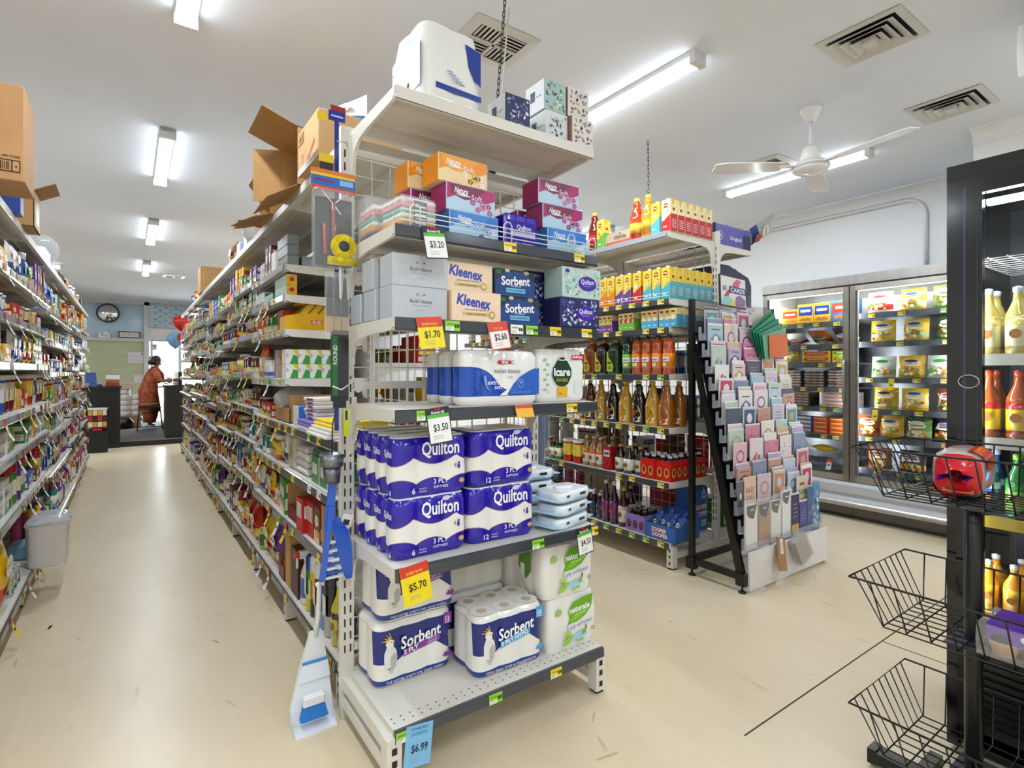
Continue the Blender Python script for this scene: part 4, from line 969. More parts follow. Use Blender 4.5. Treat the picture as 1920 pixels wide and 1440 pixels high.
# blue wrapped items hanging at the right of the endcap
for k, (x, y, z, h, lab) in enumerate(((1.665, 2.12, .84, .36, 'dark blue umbrella in clear sleeve hanging beside the endcap, longer one'), (1.725, 2.16, .93, .27, 'dark blue umbrella in clear sleeve hanging beside the endcap, shorter one'))):
    t = thing('umbrella', lab, 'umbrella', (x, y, z))
    ob('folded_canopy', MB().lathe([(.004, 0), (.018, .01), (.026, .06), (.030, h * .7), (.022, h), (.006, h + .02)], 12, 'cloth', '#1d3a6e', smooth=True), parent=t)
    ob('handle', MB().lathe([(.011, h), (.011, h + .09), (.001, h + .1)], 10, 'gloss', '#26262a'), parent=t)
    ob('plastic_sleeve', MB().lathe([(.033, -.05), (.034, .1), (.036, h), (.03, h + .05)], 12, 'clear', '#dfe8f2'), parent=t)
    ob('hanging_loop', MB().tube([(0, 0, h + .09), (0, 0, 1.30 - z), (-.04, .0, 1.31 - z), (-(x - 1.60), 0, 1.31 - z)], .002, 5, 'metal', '#8c8a86'), parent=t)
# ================================================================== generic goods for the aisles
PAL = dict(red='#c4231f', orange='#e2761b', yellow='#eebd1e', green='#3f8a35', blue='#2a5cb8', navy='#1d2b5c', purple='#6a3a92', pink='#c8447c', white='#ebe8e2', brown='#6b4226', black='#262422', teal='#2f8c8c', cream='#e6d8b6', lime='#a3c63a', maroon='#6e1c24', silver='#aeb2b6', amber='#a85f1c')
SEC = dict(red='#f2d94a', orange='#f6eee0', yellow='#c4231f', green='#f0ead0', blue='#f2f2f2', navy='#d9b65a', purple='#f0e2c0', pink='#fbeef2', white='#3a66b0', brown='#e6c98a', black='#d8a63a', teal='#f2efe0', cream='#b03a2a', lime='#2f6a2f', maroon='#ead9a8', silver='#20408a', amber='#f2d03a')
def lab_front(m, x0, x1, z0, z1, y, c2, c3, seed):
    r_ = random.Random(seed); w, h = x1 - x0, z1 - z0; cx, cz = (x0 + x1) / 2, (z0 + z1) / 2
    m.rect(x0, x1, z0, z0 + h * r_.uniform(.2, .35), y, 'print', c2)
    m.disc(cx, cz + h * .12, w * .36, h * .17, y - .0006, 'print', c3, 10)
    m.rect(cx - w * .26, cx + w * .26, cz + h * .09, cz + h * .16, y - .001, 'print', c2)
    m.disc(cx + w * r_.uniform(-.1, .15), z0 + h * .26, w * .22, h * .13, y - .001, 'print', r_.choice(['#d98a3a', '#b8442c', '#e8d08a', '#7a9a3a']), 8)
def p_carton(c, w, d, h, sd=1):
    a, b = PAL[c], SEC[c]; m = MB().box(-w / 2, w / 2, 0, d, 0, h, 'card', a)
    lab_front(m, -w / 2 + .002, w / 2 - .002, .002, h - .002, -.0008, b, '#f4efe2', sd)
    for s in (-1, 1):
        m.at(0, 0, 0, s * PI / 2); off = -w / 2 - .0008
        x0, x1 = (-d, 0) if s < 0 else (0, d)
        m.rect(x0 + .004, x1 - .004, h * .12, h * .45, off, 'print', '#efe9da'); m.rect(x0 + .008, x1 - .01, h * .62, h * .86, off, 'print', b)
        for k in range(3): m.rect(x0 + .01, x1 - .012, h * (.18 + k * .08), h * (.2 + k * .08), off - .0005, 'print', '#77736a')
    return m.at()
def p_can(c, r, h, sd=1):
    a, b = PAL[c], SEC[c]
    m = MB(); m.T = Matrix.Translation((0, r, 0))
    m.lathe([(r * .93, 0), (r, .003), (r, .008), (r * .975, .011), (r * .975, h * .32), (r * .975, h * .62), (r * .975, h - .011), (r, h - .008), (r, h - .002), (r * .9, h - .004), (.001, h - .005)], 14, 'gloss', ['#b9bcc0', '#b9bcc0', '#b9bcc0', b, a, a, '#c6c9cd', '#c6c9cd', '#c6c9cd', '#b0b3b8'])
    m.T = Matrix(); m.disc(0, h * .55, r * .5, h * .16, -.0012, 'print', '#f2ecd8', 10)
    return m
def p_jar(c, r, h, sd=1):
    a, b = PAL[c], SEC[c]; lid = R.choice(['#c4a23a', '#2a2a2c', '#b8241f', '#e8e6e0', '#3a7a3a'])
    m = MB(); m.T = Matrix.Translation((0, r, 0))
    m.lathe([(r * .9, 0), (r, .006), (r, h * .2), (r * 1.012, h * .2), (r * 1.012, h * .6), (r, h * .6), (r, h * .7), (r * .78, h * .82), (r * .78, h * .83), (r * .84, h * .83), (r * .84, h * .985), (r * .78, h), (.001, h)], 14, 'gloss', [a, a, a, b, b, b, a, a, lid, lid, lid, lid])
    m.T = Matrix(); m.disc(0, h * .42, r * .45, h * .12, -r * .03, 'print', '#b03a2a' if c != 'red' else '#f2e6c8', 8)
    return m
def p_bottle(c, r, h, sd=1):
    a, b = PAL[c], SEC[c]; cap = R.choice(['#e9e7e2', '#1f1f22', '#d8241f', '#f2c81e', '#2a5cb8'])
    m = MB(); m.T = Matrix.Translation((0, r, 0))
    m.lathe([(r * .88, 0), (r, .008), (r, h * .18), (r * 1.01, h * .18), (r * 1.01, h * .55), (r, h * .55), (r * .98, h * .62), (r * .5, h * .78), (r * .36, h * .86), (r * .40, h * .86), (r * .40, h * .985), (r * .3, h), (.001, h)], 12, 'gloss', [a, a, a, b, b, b, a, a, a, cap, cap, cap])
    m.T = Matrix(); m.disc(0, h * .38, r * .5, h * .11, -r * .03, 'print', a, 9)
    return m
def p_spray(c, r, h, sd=1):
    a, b = PAL[c], SEC[c]
    m = MB(); m.T = Matrix.Translation((0, r * .7, 0))
    m.lathe([(r * .9, 0), (r, .008), (r, h * .12), (r, h * .5), (r * .85, h * .6), (r * .45, h * .74), (r * .4, h * .8), (r * .5, h * .8), (r * .5, h * .86), (.001, h * .86)], 12, 'gloss', [a, a, b, a, a, a, '#f0f0f0', '#f0f0f0', '#f0f0f0'], sy=.68)
    m.T = Matrix(); hz = h * .86
    m.box(-.014, .014, -.005, r * 1.3, hz, h, 'gloss', '#ecebe8').box(-.008, .008, -.03, -.005, h - .03, h - .008, 'gloss', '#d8362a').box(-.006, .006, -.02, -.012, hz - .045, h - .03, 'gloss', '#ecebe8')
    return m
def p_aerosol(c, r, h, sd=1):
    a, b = PAL[c], SEC[c]; cap = R.choice(['#e6e4e0', '#222226', a, '#c4231f'])
    m = MB(); m.T = Matrix.Translation((0, r, 0))
    m.lathe([(r * .9, 0), (r, .004), (r, h * .25), (r, h * .62), (r, h * .8), (r * .97, h * .805), (r * .97, h * .96), (r * .8, h), (.001, h)], 14, 'gloss', ['#b9bcc0', a, b, a, '#c0c3c8', cap, cap, cap])
    m.T = Matrix(); m.disc(0, h * .5, r * .42, h * .14, -.0015, 'print', '#f2f0e8', 9)
    return m
def p_pouch(c, w, h, sd=1, t=.05):
    a, b = PAL[c], SEC[c]; m = MB(); nx, nz = 8, 8; rg = []
    def pt(i, k, s):
        u, v = i / nx * 2 - 1, k / nz; bul = (1 - abs(u) ** 2.6) * max(0, math.sin(PI * min(1, max(0, v * 1.02)))) ** .55
        if k in (0, nz): bul = .02
        return (u * w / 2 * (1 - .03 * bul), t / 2 + s * t / 2 * bul, v * h)
    V = [pt(i, k, -1) for k in range(nz + 1) for i in range(nx + 1)] + [pt(i, k, 1) for k in range(nz + 1) for i in range(nx + 1)]
    o = (nx + 1) * (nz + 1); F = []; C = []
    for k in range(nz):
        for i in range(nx):
            q = k * (nx + 1) + i
            c_ = a if k in (0, nz - 1) else (b if k < 3 else a)
            F.append((q, q + 1, q + nx + 2, q + nx + 1)); C.append(c_); F.append((o + q + 1, o + q, o + q + nx + 1, o + q + nx + 2)); C.append(a)
    m.add(V, F, 'film', C, True)
    m.disc(0, h * .62, w * .36, h * .13, -.003, 'print', '#f4efe0', 12).rect(-w * .26, w * .26, h * .60, h * .65, -.004, 'print', a)
    m.disc(w * .08, h * .32, w * .24, h * .12, -.004, 'print', R.choice(['#d98a3a', '#e8c36a', '#b8442c', '#8aa84a']), 10)
    return m
def p_tub(c, r, h, sd=1):
    a, b = PAL[c], SEC[c]; m = MB(); m.T = Matrix.Translation((0, r, 0))
    m.lathe([(r * .82, 0), (r * .85, .005), (r * .96, h * .3), (r * .99, h * .8), (r, h * .86), (r * 1.05, h * .87), (r * 1.05, h * .98), (r * .9, h), (.001, h)], 16, 'gloss', [a, a, b, a, a, '#e8e6e2', '#e8e6e2', '#e8e6e2'])
    m.T = Matrix(); m.disc(0, h * .5, r * .45, h * .16, -.002, 'print', b, 9)
    return m
def p_jug(c, w, h, sd=1):
    a, b = PAL[c], SEC[c]; m = MB(); d = w * .5; n = 16; rg = []
    for z, sx_, sy_ in ((0, .92, .9), (.01, 1, 1), (h * .55, 1, 1), (h * .72, .86, .9), (h * .82, .5, .55), (h * .84, .32, .5), (h * .85, .34, .52), (h * .98, .34, .52), (h, .28, .42)):
        rg.append([(w / 2 * sx_ * max(-1, min(1, 1.2 * math.cos(2 * PI * i / n))) , d / 2 + d / 2 * sy_ * max(-1, min(1, 1.2 * math.sin(2 * PI * i / n))), z) for i in range(n)])
    cap = R.choice(['#f0eee8', '#2a5cb8', '#d8241f', '#f2c81e'])
    m.loft(rg, 'gloss', [a, a, a, a, a, cap, cap, cap])
    m.rect(-w * .36, w * .36, h * .12, h * .5, -.0016, 'print', b).disc(0, h * .36, w * .26, h * .09, -.0024, 'print', a, 10)
    return m
def p_sack(c, w, h, sd=1):
    return p_pouch(c, w, h, sd, .10)
CAT = {}
def reg(key, fn, desc, cols, *a):
    L = []
    for i, c in enumerate(cols):
        me = fn(c, *a, i).mesh(key); xs = [v.co.x for v in me.vertices]; ys = [v.co.y for v in me.vertices]; zs = [v.co.z for v in me.vertices]
        L.append((me, f'{c} {desc}', max(xs) - min(xs), max(ys) - min(ys), max(zs), key))
    CAT[key] = L
reg('tall_carton', p_carton, 'tall carton', ['red', 'orange', 'yellow', 'green', 'blue', 'purple', 'white', 'cream', 'maroon'], .075, .16, .19)
reg('carton', p_carton, 'flat carton', ['red', 'yellow', 'green', 'blue', 'white', 'orange', 'brown', 'teal'], .13, .12, .085)
reg('tea_box', p_carton, 'small box', ['red', 'yellow', 'green', 'white', 'black', 'purple', 'lime'], .065, .09, .11)
reg('tin_can', p_can, 'tin can', ['red', 'yellow', 'green', 'blue', 'white', 'orange', 'navy', 'brown'], .037, .11)
reg('wide_can', p_can, 'wide tin can', ['red', 'yellow', 'cream', 'maroon', 'teal'], .05, .12)
reg('jar', p_jar, 'glass jar', ['red', 'brown', 'green', 'amber', 'maroon', 'orange', 'black', 'lime'], .036, .14)
reg('sauce_bottle', p_bottle, 'sauce bottle', ['red', 'brown', 'amber', 'black', 'maroon', 'green', 'orange'], .033, .21)
reg('detergent_bottle', p_bottle, 'plastic bottle', ['white', 'blue', 'purple', 'green', 'pink', 'lime', 'teal', 'yellow'], .038, .24)
reg('spray_bottle', p_spray, 'trigger spray bottle', ['white', 'blue', 'green', 'purple', 'orange', 'lime'], .045, .26)
reg('aerosol_can', p_aerosol, 'aerosol can', ['white', 'blue', 'green', 'purple', 'red', 'navy', 'silver', 'pink'], .027, .21)
reg('pouch', p_pouch, 'pouch', ['red', 'yellow', 'green', 'blue', 'orange', 'brown', 'white', 'purple'], .12, .17)
reg('small_pouch', p_pouch, 'sachet pack', ['red', 'yellow', 'green', 'brown', 'orange', 'amber', 'cream'], .085, .13)
reg('tub', p_tub, 'round tub', ['white', 'red', 'blue', 'yellow', 'brown', 'maroon'], .05, .10)
reg('canister', p_tub, 'lidded canister', ['red', 'navy', 'blue', 'maroon', 'white'], .052, .19)
reg('jug', p_jug, 'handled jug', ['white', 'blue', 'purple', 'green', 'yellow', 'pink', 'navy'], .12, .25)
reg('pet_food_bag', p_sack, 'plump bag', ['yellow', 'red', 'white', 'brown', 'blue', 'purple'], .20, .24)
FOOD = dict(hi=['tall_carton', 'tea_box', 'carton', 'pouch', 'tall_carton', 'small_pouch'], mid=['jar', 'tin_can', 'sauce_bottle', 'tea_box', 'small_pouch', 'tin_can', 'jar', 'wide_can'], lo=['pouch', 'wide_can', 'sauce_bottle', 'tall_carton', 'tub', 'jar', 'pet_food_bag'])
HOUSE = dict(hi=['carton', 'canister', 'tall_carton', 'pet_food_bag', 'tub', 'pouch'], mid=['spray_bottle', 'aerosol_can', 'detergent_bottle', 'canister', 'tea_box', 'detergent_bottle'], lo=['jug', 'detergent_bottle', 'spray_bottle', 'pet_food_bag', 'aerosol_can', 'jug', 'carton'])
def fill(y0, y1, z, clear, xf, rz, kinds, place, rows=1, dens=.94, gap=(.003, .012), depthdir=1):
    y = y0 + .012; used = set(); tries = 0
    while y < y1 - .05 and tries < 40:
        tries += 1
        k = R.choice(kinds); me, desc, w, d, h, key = R.choice(CAT[k])
        if h > clear or (desc in used): continue
        n = R.choice((2, 2, 3, 3, 4)) if w < .1 else R.choice((1, 2, 2))
        n = min(n, int((y1 - .008 - y) / (w + .004)))
        if n < 1: continue
        used.add(desc)
        if R.random() > dens: y += w; continue
        label = f'{desc} on the {place}'; end = 'counter' if 'household' in place else 'endcap'
        stack = 2 if h * 2 + .004 < clear and k in ('carton', 'tin_can', 'tub') and R.random() < .6 else 1
        for i in range(n):
            x = xf + depthdir * R.uniform(.012, .03)
            for rr in range(rows):
                for q in range(stack):
                    la = label
                    if n * rows * stack > 1:
                        j = n - 1 - i if end == 'counter' else i
                        la = (('lower ', 'upper ')[q] if stack > 1 else '') + (('first ', 'second ', 'third ', 'fourth ')[j] if n > 1 else '') + desc + (f' from the {end},' if n > 1 else ',') + ((' front row,', ' back row,')[rr] if rows > 1 else '') + ' ' + place
                    tag(ob(key, me, (x + depthdir * rr * (d + .006), y + w / 2, z + .0012 + q * (h + .001)), rz + R.uniform(-.012, .012)), la, key.replace('_', ' ').split()[-1], label)
            y += w + R.uniform(*gap)
        y += R.uniform(.0, .015)
RES = {(1, 4): .37, (1, 5): .40, (1, 6): .60, (1, 7): .45, (1, 3): .9, (1, 2): .25, (1, 0): .30, (1, 1): .05}
def clr(lv, i, top): return (lv[i + 1] if i + 1 < len(lv) else top) - lv[i] - .05
for b in range(1, NB):
    lv = BAYLV[b]
    for i, z in enumerate(lv):
        y0 = GY0 + b * BW + RES.get((b, i), 0); y1 = GY0 + (b + 1) * BW
        th = 'lo' if i < 3 else ('mid' if i < 6 else 'hi')
        fill(y0, y1, z, clr(lv, i, GTOP), GX - GD, -PI / 2, FOOD[th], f'{ORD[i]} shelf of grocery bay {NUM[b]}', rows=2 if (i < 3 and b < 4) else 1)
for b in range(1, LNB):
    lv = LBAY[b]
    for i, z in enumerate(lv):
        th = 'lo' if i < 2 else ('mid' if i < 4 else 'hi')
        y0 = LY0 + b * BW
        if b == 1 and i == 0: y0 += .85
        if b == 2 and i == 0: y0 += .55
        fill(y0, LY0 + (b + 1) * BW, z, clr(lv, i, LTOP), LX + .48, PI / 2, HOUSE[th], f'{ORD[i]} shelf of household bay {NUM[b]}', rows=2 if (i < 2 and b < 4) else 1, depthdir=-1)
# things on the gondola tops
for b in range(3, NB):
    if b % 2 and b != 5: fill(GY0 + b * BW + .1, GY0 + b * BW + .7, GTOP, .3, GX - GD + .04, -PI / 2, ['pet_food_bag', 'carton', 'tall_carton', 'pouch'], f'top shelf of grocery bay {NUM[b]}', dens=.8, gap=(.01, .08))
for b in (5, 6, 7): fill(LY0 + b * BW + .1, LY0 + b * BW + .75, LTOP, .3, LX + .44, PI / 2, ['pet_food_bag', 'tall_carton', 'canister'], f'top shelf of household bay {NUM[b]}', dens=.8, gap=(.01, .08), depthdir=-1)
# goods on the right face, glimpsed through the grid
for b in range(1, 4):
    for i in (2, 3, 4, 5):
        fill(GY0 + b * BW, GY0 + (b + 1) * BW, RLV[i], .2, GX + .45, PI / 2, ['pouch', 'small_pouch', 'aerosol_can', 'tea_box', 'carton'], f'{ORD[i]} shelf, far side of grocery bay {NUM[b]}', depthdir=-1)
# drinks gondola, second bay onwards
for b in (1, 2):
    for i, z in enumerate(JLV):
        fill(JY0 + b * BW, JY0 + (b + 1) * BW, z, clr(JLV, i, JTOP), JX - .52, -PI / 2, ['sauce_bottle', 'pouch', 'carton', 'jar', 'tall_carton', 'canister'], f'{ORD[i]} shelf of drinks bay {NUM[b]}')
# goods on the far face of the drinks gondola, seen through its grid
for b in range(3):
    for i, z in enumerate(JLV[:5]):
        fill(JY0 + b * BW, JY0 + (b + 1) * BW, z, clr(JLV, i, JTOP), JX + .30, PI / 2, ['tall_carton', 'pouch', 'canister', 'pet_food_bag', 'carton'] if i else ['pet_food_bag', 'tall_carton', 'jug'], f'{ORD[i]} shelf, freezer side of drinks bay {NUM[b]}', depthdir=-1)
# ================================================================== drinks gondola, first bay (front faces -X)
JF = JX - .52; RZ = -PI / 2
def put(name, me, y, z, lab, cat, dx=.02, group=None, rz=RZ, x=None):
    return tag(ob(name, me, ((JF + dx) if x is None else x, y, z + .0012), rz), lab, cat, group)
def litre(topc, lowc, fruit, w=.072, d=.075, h=.215, cap='#f2f2ee'):
    m = MB().box(-w / 2, w / 2, 0, d, 0, h, 'card', topc)
    def face(x0, x1, y):
        W_ = x1 - x0
        m.poly([(x0, .001), (x1, .001), (x1, h * .52), (x0 + W_ * .6, h * .44), (x0 + W_ * .3, h * .36), (x0, h * .34)], y, 'print', lowc)
        cx = (x0 + x1) / 2
        m.poly([(cx - W_ * .22, h * .75), (cx + W_ * .2, h * .76), (cx + W_ * .22, h * .87), (cx, h * .90), (cx - W_ * .22, h * .87)], y - .0006, 'print', '#a5281f')
        m.rect(cx - W_ * .15, cx + W_ * .15, h * .80, h * .84, y - .001, 'print', '#f2e3c0')
        m.disc(cx - W_ * .1, h * .52, W_ * .2, h * .07, y - .001, 'print', fruit, 10).disc(cx + W_ * .14, h * .60, W_ * .14, h * .06, y - .0014, 'print', '#e9d79a', 9).disc(cx + W_ * .2, h * .66, W_ * .08, h * .03, y - .0014, 'print', '#4f8a35', 7)
        m.rect(cx - W_ * .3, cx + W_ * .1, h * .14, h * .18, y - .001, 'print', '#f2f0ea')
    face(-w / 2, w / 2, -.0008)
    m.at(0, 0, 0, PI / 2)
    hy = -w / 2 - .0008
    m.rect(.002, d - .002, .002, h * .55, hy, 'print', lowc).poly([(.006, h * .99), (d * .4, h * .78), (d * .6, h * .99)], hy, 'print', '#e8b81a').rect(d * .3, d * .62, h * .66, h * .74, hy - .0004, 'print', '#a5281f')
    for k in range(5): m.rect(.016, d - .016, h * (.12 + k * .06), h * (.14 + k * .06), hy - .0005, 'print', '#e9e4da')
    m.at(); m.T = Matrix.Translation((0, d * .35, h)); m.lathe([(.013, 0), (.013, .012), (.001, .012)], 10, 'gloss', cap); m.T = Matrix()
    return m.mesh('juice_carton')
YT = '#f0cf3e'
LC = dict(green=litre(YT, '#5faa35', '#e8823a'), orange=litre(YT, '#e8801e', '#f2a01e'), purple=litre(YT, '#6a3a92', '#ead27a'), red=litre(YT, '#c8202a', '#e9e2c8'), blue=litre(YT, '#4db0c4', '#ead27a'))
z = JLV[5]
for k, (c, y) in enumerate((('green', 3.16), ('green', 3.08), ('orange', 2.985), ('orange', 2.905), ('purple', 2.815), ('purple', 2.738), ('red', 2.645), ('blue', 2.55), ('blue', 2.47), ('blue', 2.39))):
    n = {'green': 2, 'orange': 2, 'purple': 2, 'red': 1, 'blue': 3}[c]
    put('juice_carton', LC[c], y, z, f'tall yellow juice carton with {c} base' + ('' if n == 1 else f' at place {NUM[k]}') + ' behind the wire fence', 'juice', group='litre juice cartons')
for k in range(5): put('juice_carton', LC['blue'], 2.39, z, f'tall yellow juice carton with blue base, {("second", "third", "fourth", "fifth", "sixth")[k]} deep from the shelf front', 'juice', dx=.02 + (k + 1) * .080, group='litre juice cartons')
def tri(c, fruit, leaf):
    m = MB()
    for i in (-1, 0, 1):
        x = i * .048
        m.box(x - .0235, x + .0235, 0, .075, 0, .125, 'card', '#ead48e').rect(x - .023, x + .023, .001, .055, -.0008, 'print', c).rect(x - .014, x + .014, .098, .112, -.0012, 'print', '#a5281f').disc(x, .068, .014, .018, -.0012, 'print', fruit, 9).disc(x + .012, .085, .008, .006, -.0014, 'print', leaf, 7).rect(x - .012, x + .010, .018, .023, -.0014, 'print', '#efeae0')
    m.at(0, 0, 0, PI / 2).rect(.002, .073, .002, .085, -.0725, 'print', c).at()
    return m.mesh('juice_box_pack')
T3 = dict(purple=tri('#6f3f94', '#e8c63a', '#5a8a35'), green=tri('#6fae3c', '#b8402c', '#4f8a35'), blue=tri('#4da3c6', '#efe2c0', '#d99a2a'))
for c, y in (('purple', 2.965), ('green', 2.75), ('blue', 2.53)):
    for k in range(2): put('juice_box_pack', T3[c], y, JLV[4], f'three-pack of small juice boxes with {c} bases, {("front", "rear")[k]} one', 'juice', dx=.02 + k * .085, group='small juice box packs')
for k in range(4): put('juice_box_pack', T3['blue'], 2.375, JLV[4], f'blue-based juice box pack at the shelf end, {("first", "second", "third", "fourth")[k]} deep', 'juice', dx=.02 + k * .085, group='small juice box packs', rz=RZ)
# square jugs and cordial bottles
def jug2(col, lab, cap):
    m = MB(); n = 16; w, d, h = .11, .11, .30; rg = []
    for zz, s in ((0, .94), (.012, 1), (.19, 1), (.235, .86), (.262, .45), (.27, .30), (.272, .34), (.30, .34), (.302, .2)):
        rg.append([(w / 2 * s * max(-1, min(1, 1.22 * math.cos(2 * PI * i / n))), d / 2 + d / 2 * s * max(-1, min(1, 1.22 * math.sin(2 * PI * i / n))), zz) for i in range(n)])
    m.loft(rg, 'liquid', [col] * 5 + [cap] * 3)
    m.poly([(-.048, .02), (.012, .02), (.02, .06), (.005, .10), (-.03, .14), (-.035, .19), (-.048, .19)], -.0012, 'print', lab).disc(-.02, .095, .02, .012, -.0018, 'print', '#9c2a20', 10).disc(-.016, .055, .022, .022, -.0018, 'print', '#7a9a3a', 10)
    return m.mesh('juice_jug')
def cordial(col, lab, cap='#1c2a5c'):
    m = MB(); r = .044; m.T = Matrix.Translation((0, r, 0))
    m.lathe([(r * .9, 0), (r, .01), (r, .045), (r * 1.01, .045), (r * 1.01, .155), (r * .97, .157), (r, .19), (r * .92, .205), (r * .97, .225), (r * .8, .25), (r * .42, .268), (r * .36, .272), (r * .38, .273), (r * .38, .292), (.001, .293)], 18, 'liquid', [col, col, col, lab, lab, col, col, col, col, col, cap, cap, cap, cap])
    m.warp = lambda p: (r * math.sin(p[0] / r), r - (r * 1.02 + .0008) * math.cos(p[0] / r), p[2]) if abs(p[1] + 1) < .1 else p
    m.T = Matrix()
    y = -1
    m.add([(x, -1, zz) for zz in (.095, .128) for x in (-.036, -.024, -.012, 0, .012, .024, .036)], [(i, i + 1, i + 8, i + 7) for i in range(6)], 'print', '#e9eef6')
    for x0 in (-.03,):
        m.text("Cottee's", .0, .112, .022, -1.02, 'print', '#20409a', bold=.03, w=.058)
    m.add([(x, -1, zz) for zz in (.06, .085) for x in (-.02, -.01, 0, .01, .02)], [(i, i + 1, i + 6, i + 5) for i in range(4)], 'print', '#f0d8b0')
    m.warp = None
    return m.mesh('cordial_bottle')
def curvy(col, low, fruit, cap='#d8b23a'):
    m = MB(); n = 18; w, d = .112, .092; rg = []
    prof = [(0, .92), (.01, 1), (.13, 1), (.17, .93), (.215, .66), (.245, .46), (.262, .50), (.275, .44), (.284, .30), (.292, .29), (.293, .33), (.312, .33), (.313, .2)]
    for zz, s in prof: rg.append([(w / 2 * s * math.cos(2 * PI * i / n), d / 2 + d / 2 * s * math.sin(2 * PI * i / n), zz) for i in range(n)])
    m.loft(rg, 'liquid', [col] * 9 + [cap] * 3)
    def wp(p): 
        t = max(-.97, min(.97, p[0] / (w / 2)))
        return (p[0], d / 2 - (d / 2 + .0015 + p[1] * .01) * math.sqrt(1 - t * t), p[2])
    m.warp = wp
    m.poly([(-.048, .02), (-.02, .02), (.01, .02), (.034, .02), (.036, .07), (.03, .11), (.012, .138), (-.02, .15), (-.046, .145)], 0, 'print', '#f0dd96')
    m.poly([(-.048, .02), (-.02, .02), (.01, .02), (.034, .02), (.034, .05), (.0, .06), (-.047, .05)], .05, 'print', low)
    m.poly([(-.036, .118), (-.012, .118), (-.012, .136), (-.036, .136)], .1, 'print', '#a8281f').disc(-.012, .085, .020, .020, .1, 'print', fruit, 10).disc(.014, .098, .012, .010, .12, 'print', '#5a8a3a', 8).disc(.024, .05, .008, .008, .12, 'print', '#efe0b0', 8).disc(.024, .03, .008, .008, .12, 'print', '#efe0b0', 8)
    m.warp = None
    return m.mesh('juice_bottle')
J2 = dict(amber=jug2('#7a3512', '#d9b53a', '#c9932a'), purple=jug2('#2c1420', '#d8c23a', '#c9932a'), green=jug2('#123216', '#b8cf3a', '#c9932a'))
z = JLV[3]
for c, y in (('amber', 3.15), ('purple', 3.025), ('green', 2.895), ('green', 2.83)):
    put('juice_jug', J2[c], y, z, f'square dark {c} juice jug with yellow label' + (', in the second row' if y == 2.83 else ''), 'juice', dx=.02 if y != 2.83 else .15).scale.z = .88
CO = dict(green=cordial('#1d3a22', '#7fc42a'), orange=cordial('#b85414', '#ee7a1c'), deep=cordial('#c04a10', '#f08a14'))
for k, (c, y) in enumerate((('green', 2.755), ('orange', 2.667), ('orange', 2.579), ('deep', 2.491), ('deep', 2.402))):
    put('cordial_bottle', CO[c], y, z, ('green-labelled cordial bottle beside the orange ones', 'orange cordial bottle next to the green one', 'orange cordial bottle, third from the jugs', 'deep orange cordial bottle, fourth from the jugs', 'deep orange cordial bottle against the shelf end')[k], 'cordial', group='cordial bottles', rz=RZ + .25 - .12 * k).scale = (.96, .96, .92)
z = JLV[2]
CV = dict(yellow=curvy('#c49420', '#e8922a', '#e07a1e'), black=curvy('#17100e', '#6a4a9a', '#b8242a'), amber=curvy('#9c5a16', '#d8484a', '#b8242a'), pine=curvy('#b88a2a', '#3a6ab8', '#e8c63a'), ruby=curvy('#5a1a10', '#4f8a3a', '#c9463a'))
for k, (c, y) in enumerate((('ruby', 3.165), ('pine', 3.045), ('black', 2.915), ('yellow', 2.785), ('black', 2.655), ('yellow', 2.53), ('amber', 2.412))):
    put('juice_bottle', CV[c], y, z, f'large {c} juice bottle with gold cap at place {NUM[k]} of its shelf', 'juice', group='large juice bottles', rz=RZ + .12)
    if k > 1: put('juice_bottle', CV['amber' if k > 4 else c], y - .01, z, f'large {c if k < 5 else "amber"} juice bottle in the second row, place {NUM[k]}', 'juice', dx=.135, group='large juice bottles')
# level 1: sauces, red carton, prune juice, red multipacks
z = JLV[1]
def saucer(col, l1, l2, cap, h=.24, r=.036):
    m = MB(); m.T = Matrix.Translation((0, r, 0))
    m.lathe([(r * .9, 0), (r, .008), (r, h * .12), (r * 1.015, h * .12), (r * 1.015, h * .42), (r * 1.015, h * .52), (r, h * .52), (r * .97, h * .58), (r * .42, h * .78), (r * .36, h * .90), (r * .42, h * .90), (r * .42, h * .98), (.001, h)], 14, 'liquid', [col, col, col, l1, l2, l2, col, col, col, cap, cap, cap])
    m.T = Matrix(); m.disc(0, h * .3, r * .5, h * .07, -.003, 'print', '#8a5a2a', 9)
    return m.mesh('sauce_bottle')
sa = saucer('#a8793a', '#ece6da', '#d8541e', '#c9b89a')
for k in range(3): put('sauce_bottle', sa, 3.20 - k * .078, z, f'tan sauce bottle with orange-white label, place {NUM[k]} from the far end', 'bottle', group='tan sauce bottles')
for k in range(3): put('sauce_bottle', sa, 3.16 - k * .08, z, f'tan sauce bottle in the second row, place {NUM[k]} from the far end', 'bottle', dx=.10, group='tan sauce bottles')
m = MB().box(-.04, .04, 0, .06, 0, .175, 'card', '#a5161c').rect(-.03, .03, .10, .15, -.0008, 'print', '#e8e2d8').rect(-.022, .022, .115, .135, -.0014, 'print', '#2a4a9a')
for k in range(10): m.disc(-.03 + .0065 * k, .02 + .012 * (k % 3), .009, .009, -.001 - .0001 * k, 'print', ('#d8242a', '#8a0f18')[k % 2], 8)
m.T = Matrix.Translation((0, .025, .175)); m.lathe([(.012, 0), (.012, .012), (.001, .012)], 10, 'gloss', '#f0efea'); m.T = Matrix()
put('juice_carton', m.mesh('juice_carton'), 2.945, z, 'red berry juice carton with white cap beside the dark jars', 'juice')
pj = saucer('#241610', '#e9e6da', '#e9e6da', '#b8922a', .205, .044); pk = saucer('#3a2214', '#e6e8da', '#e6e8da', '#b8922a', .205, .044)
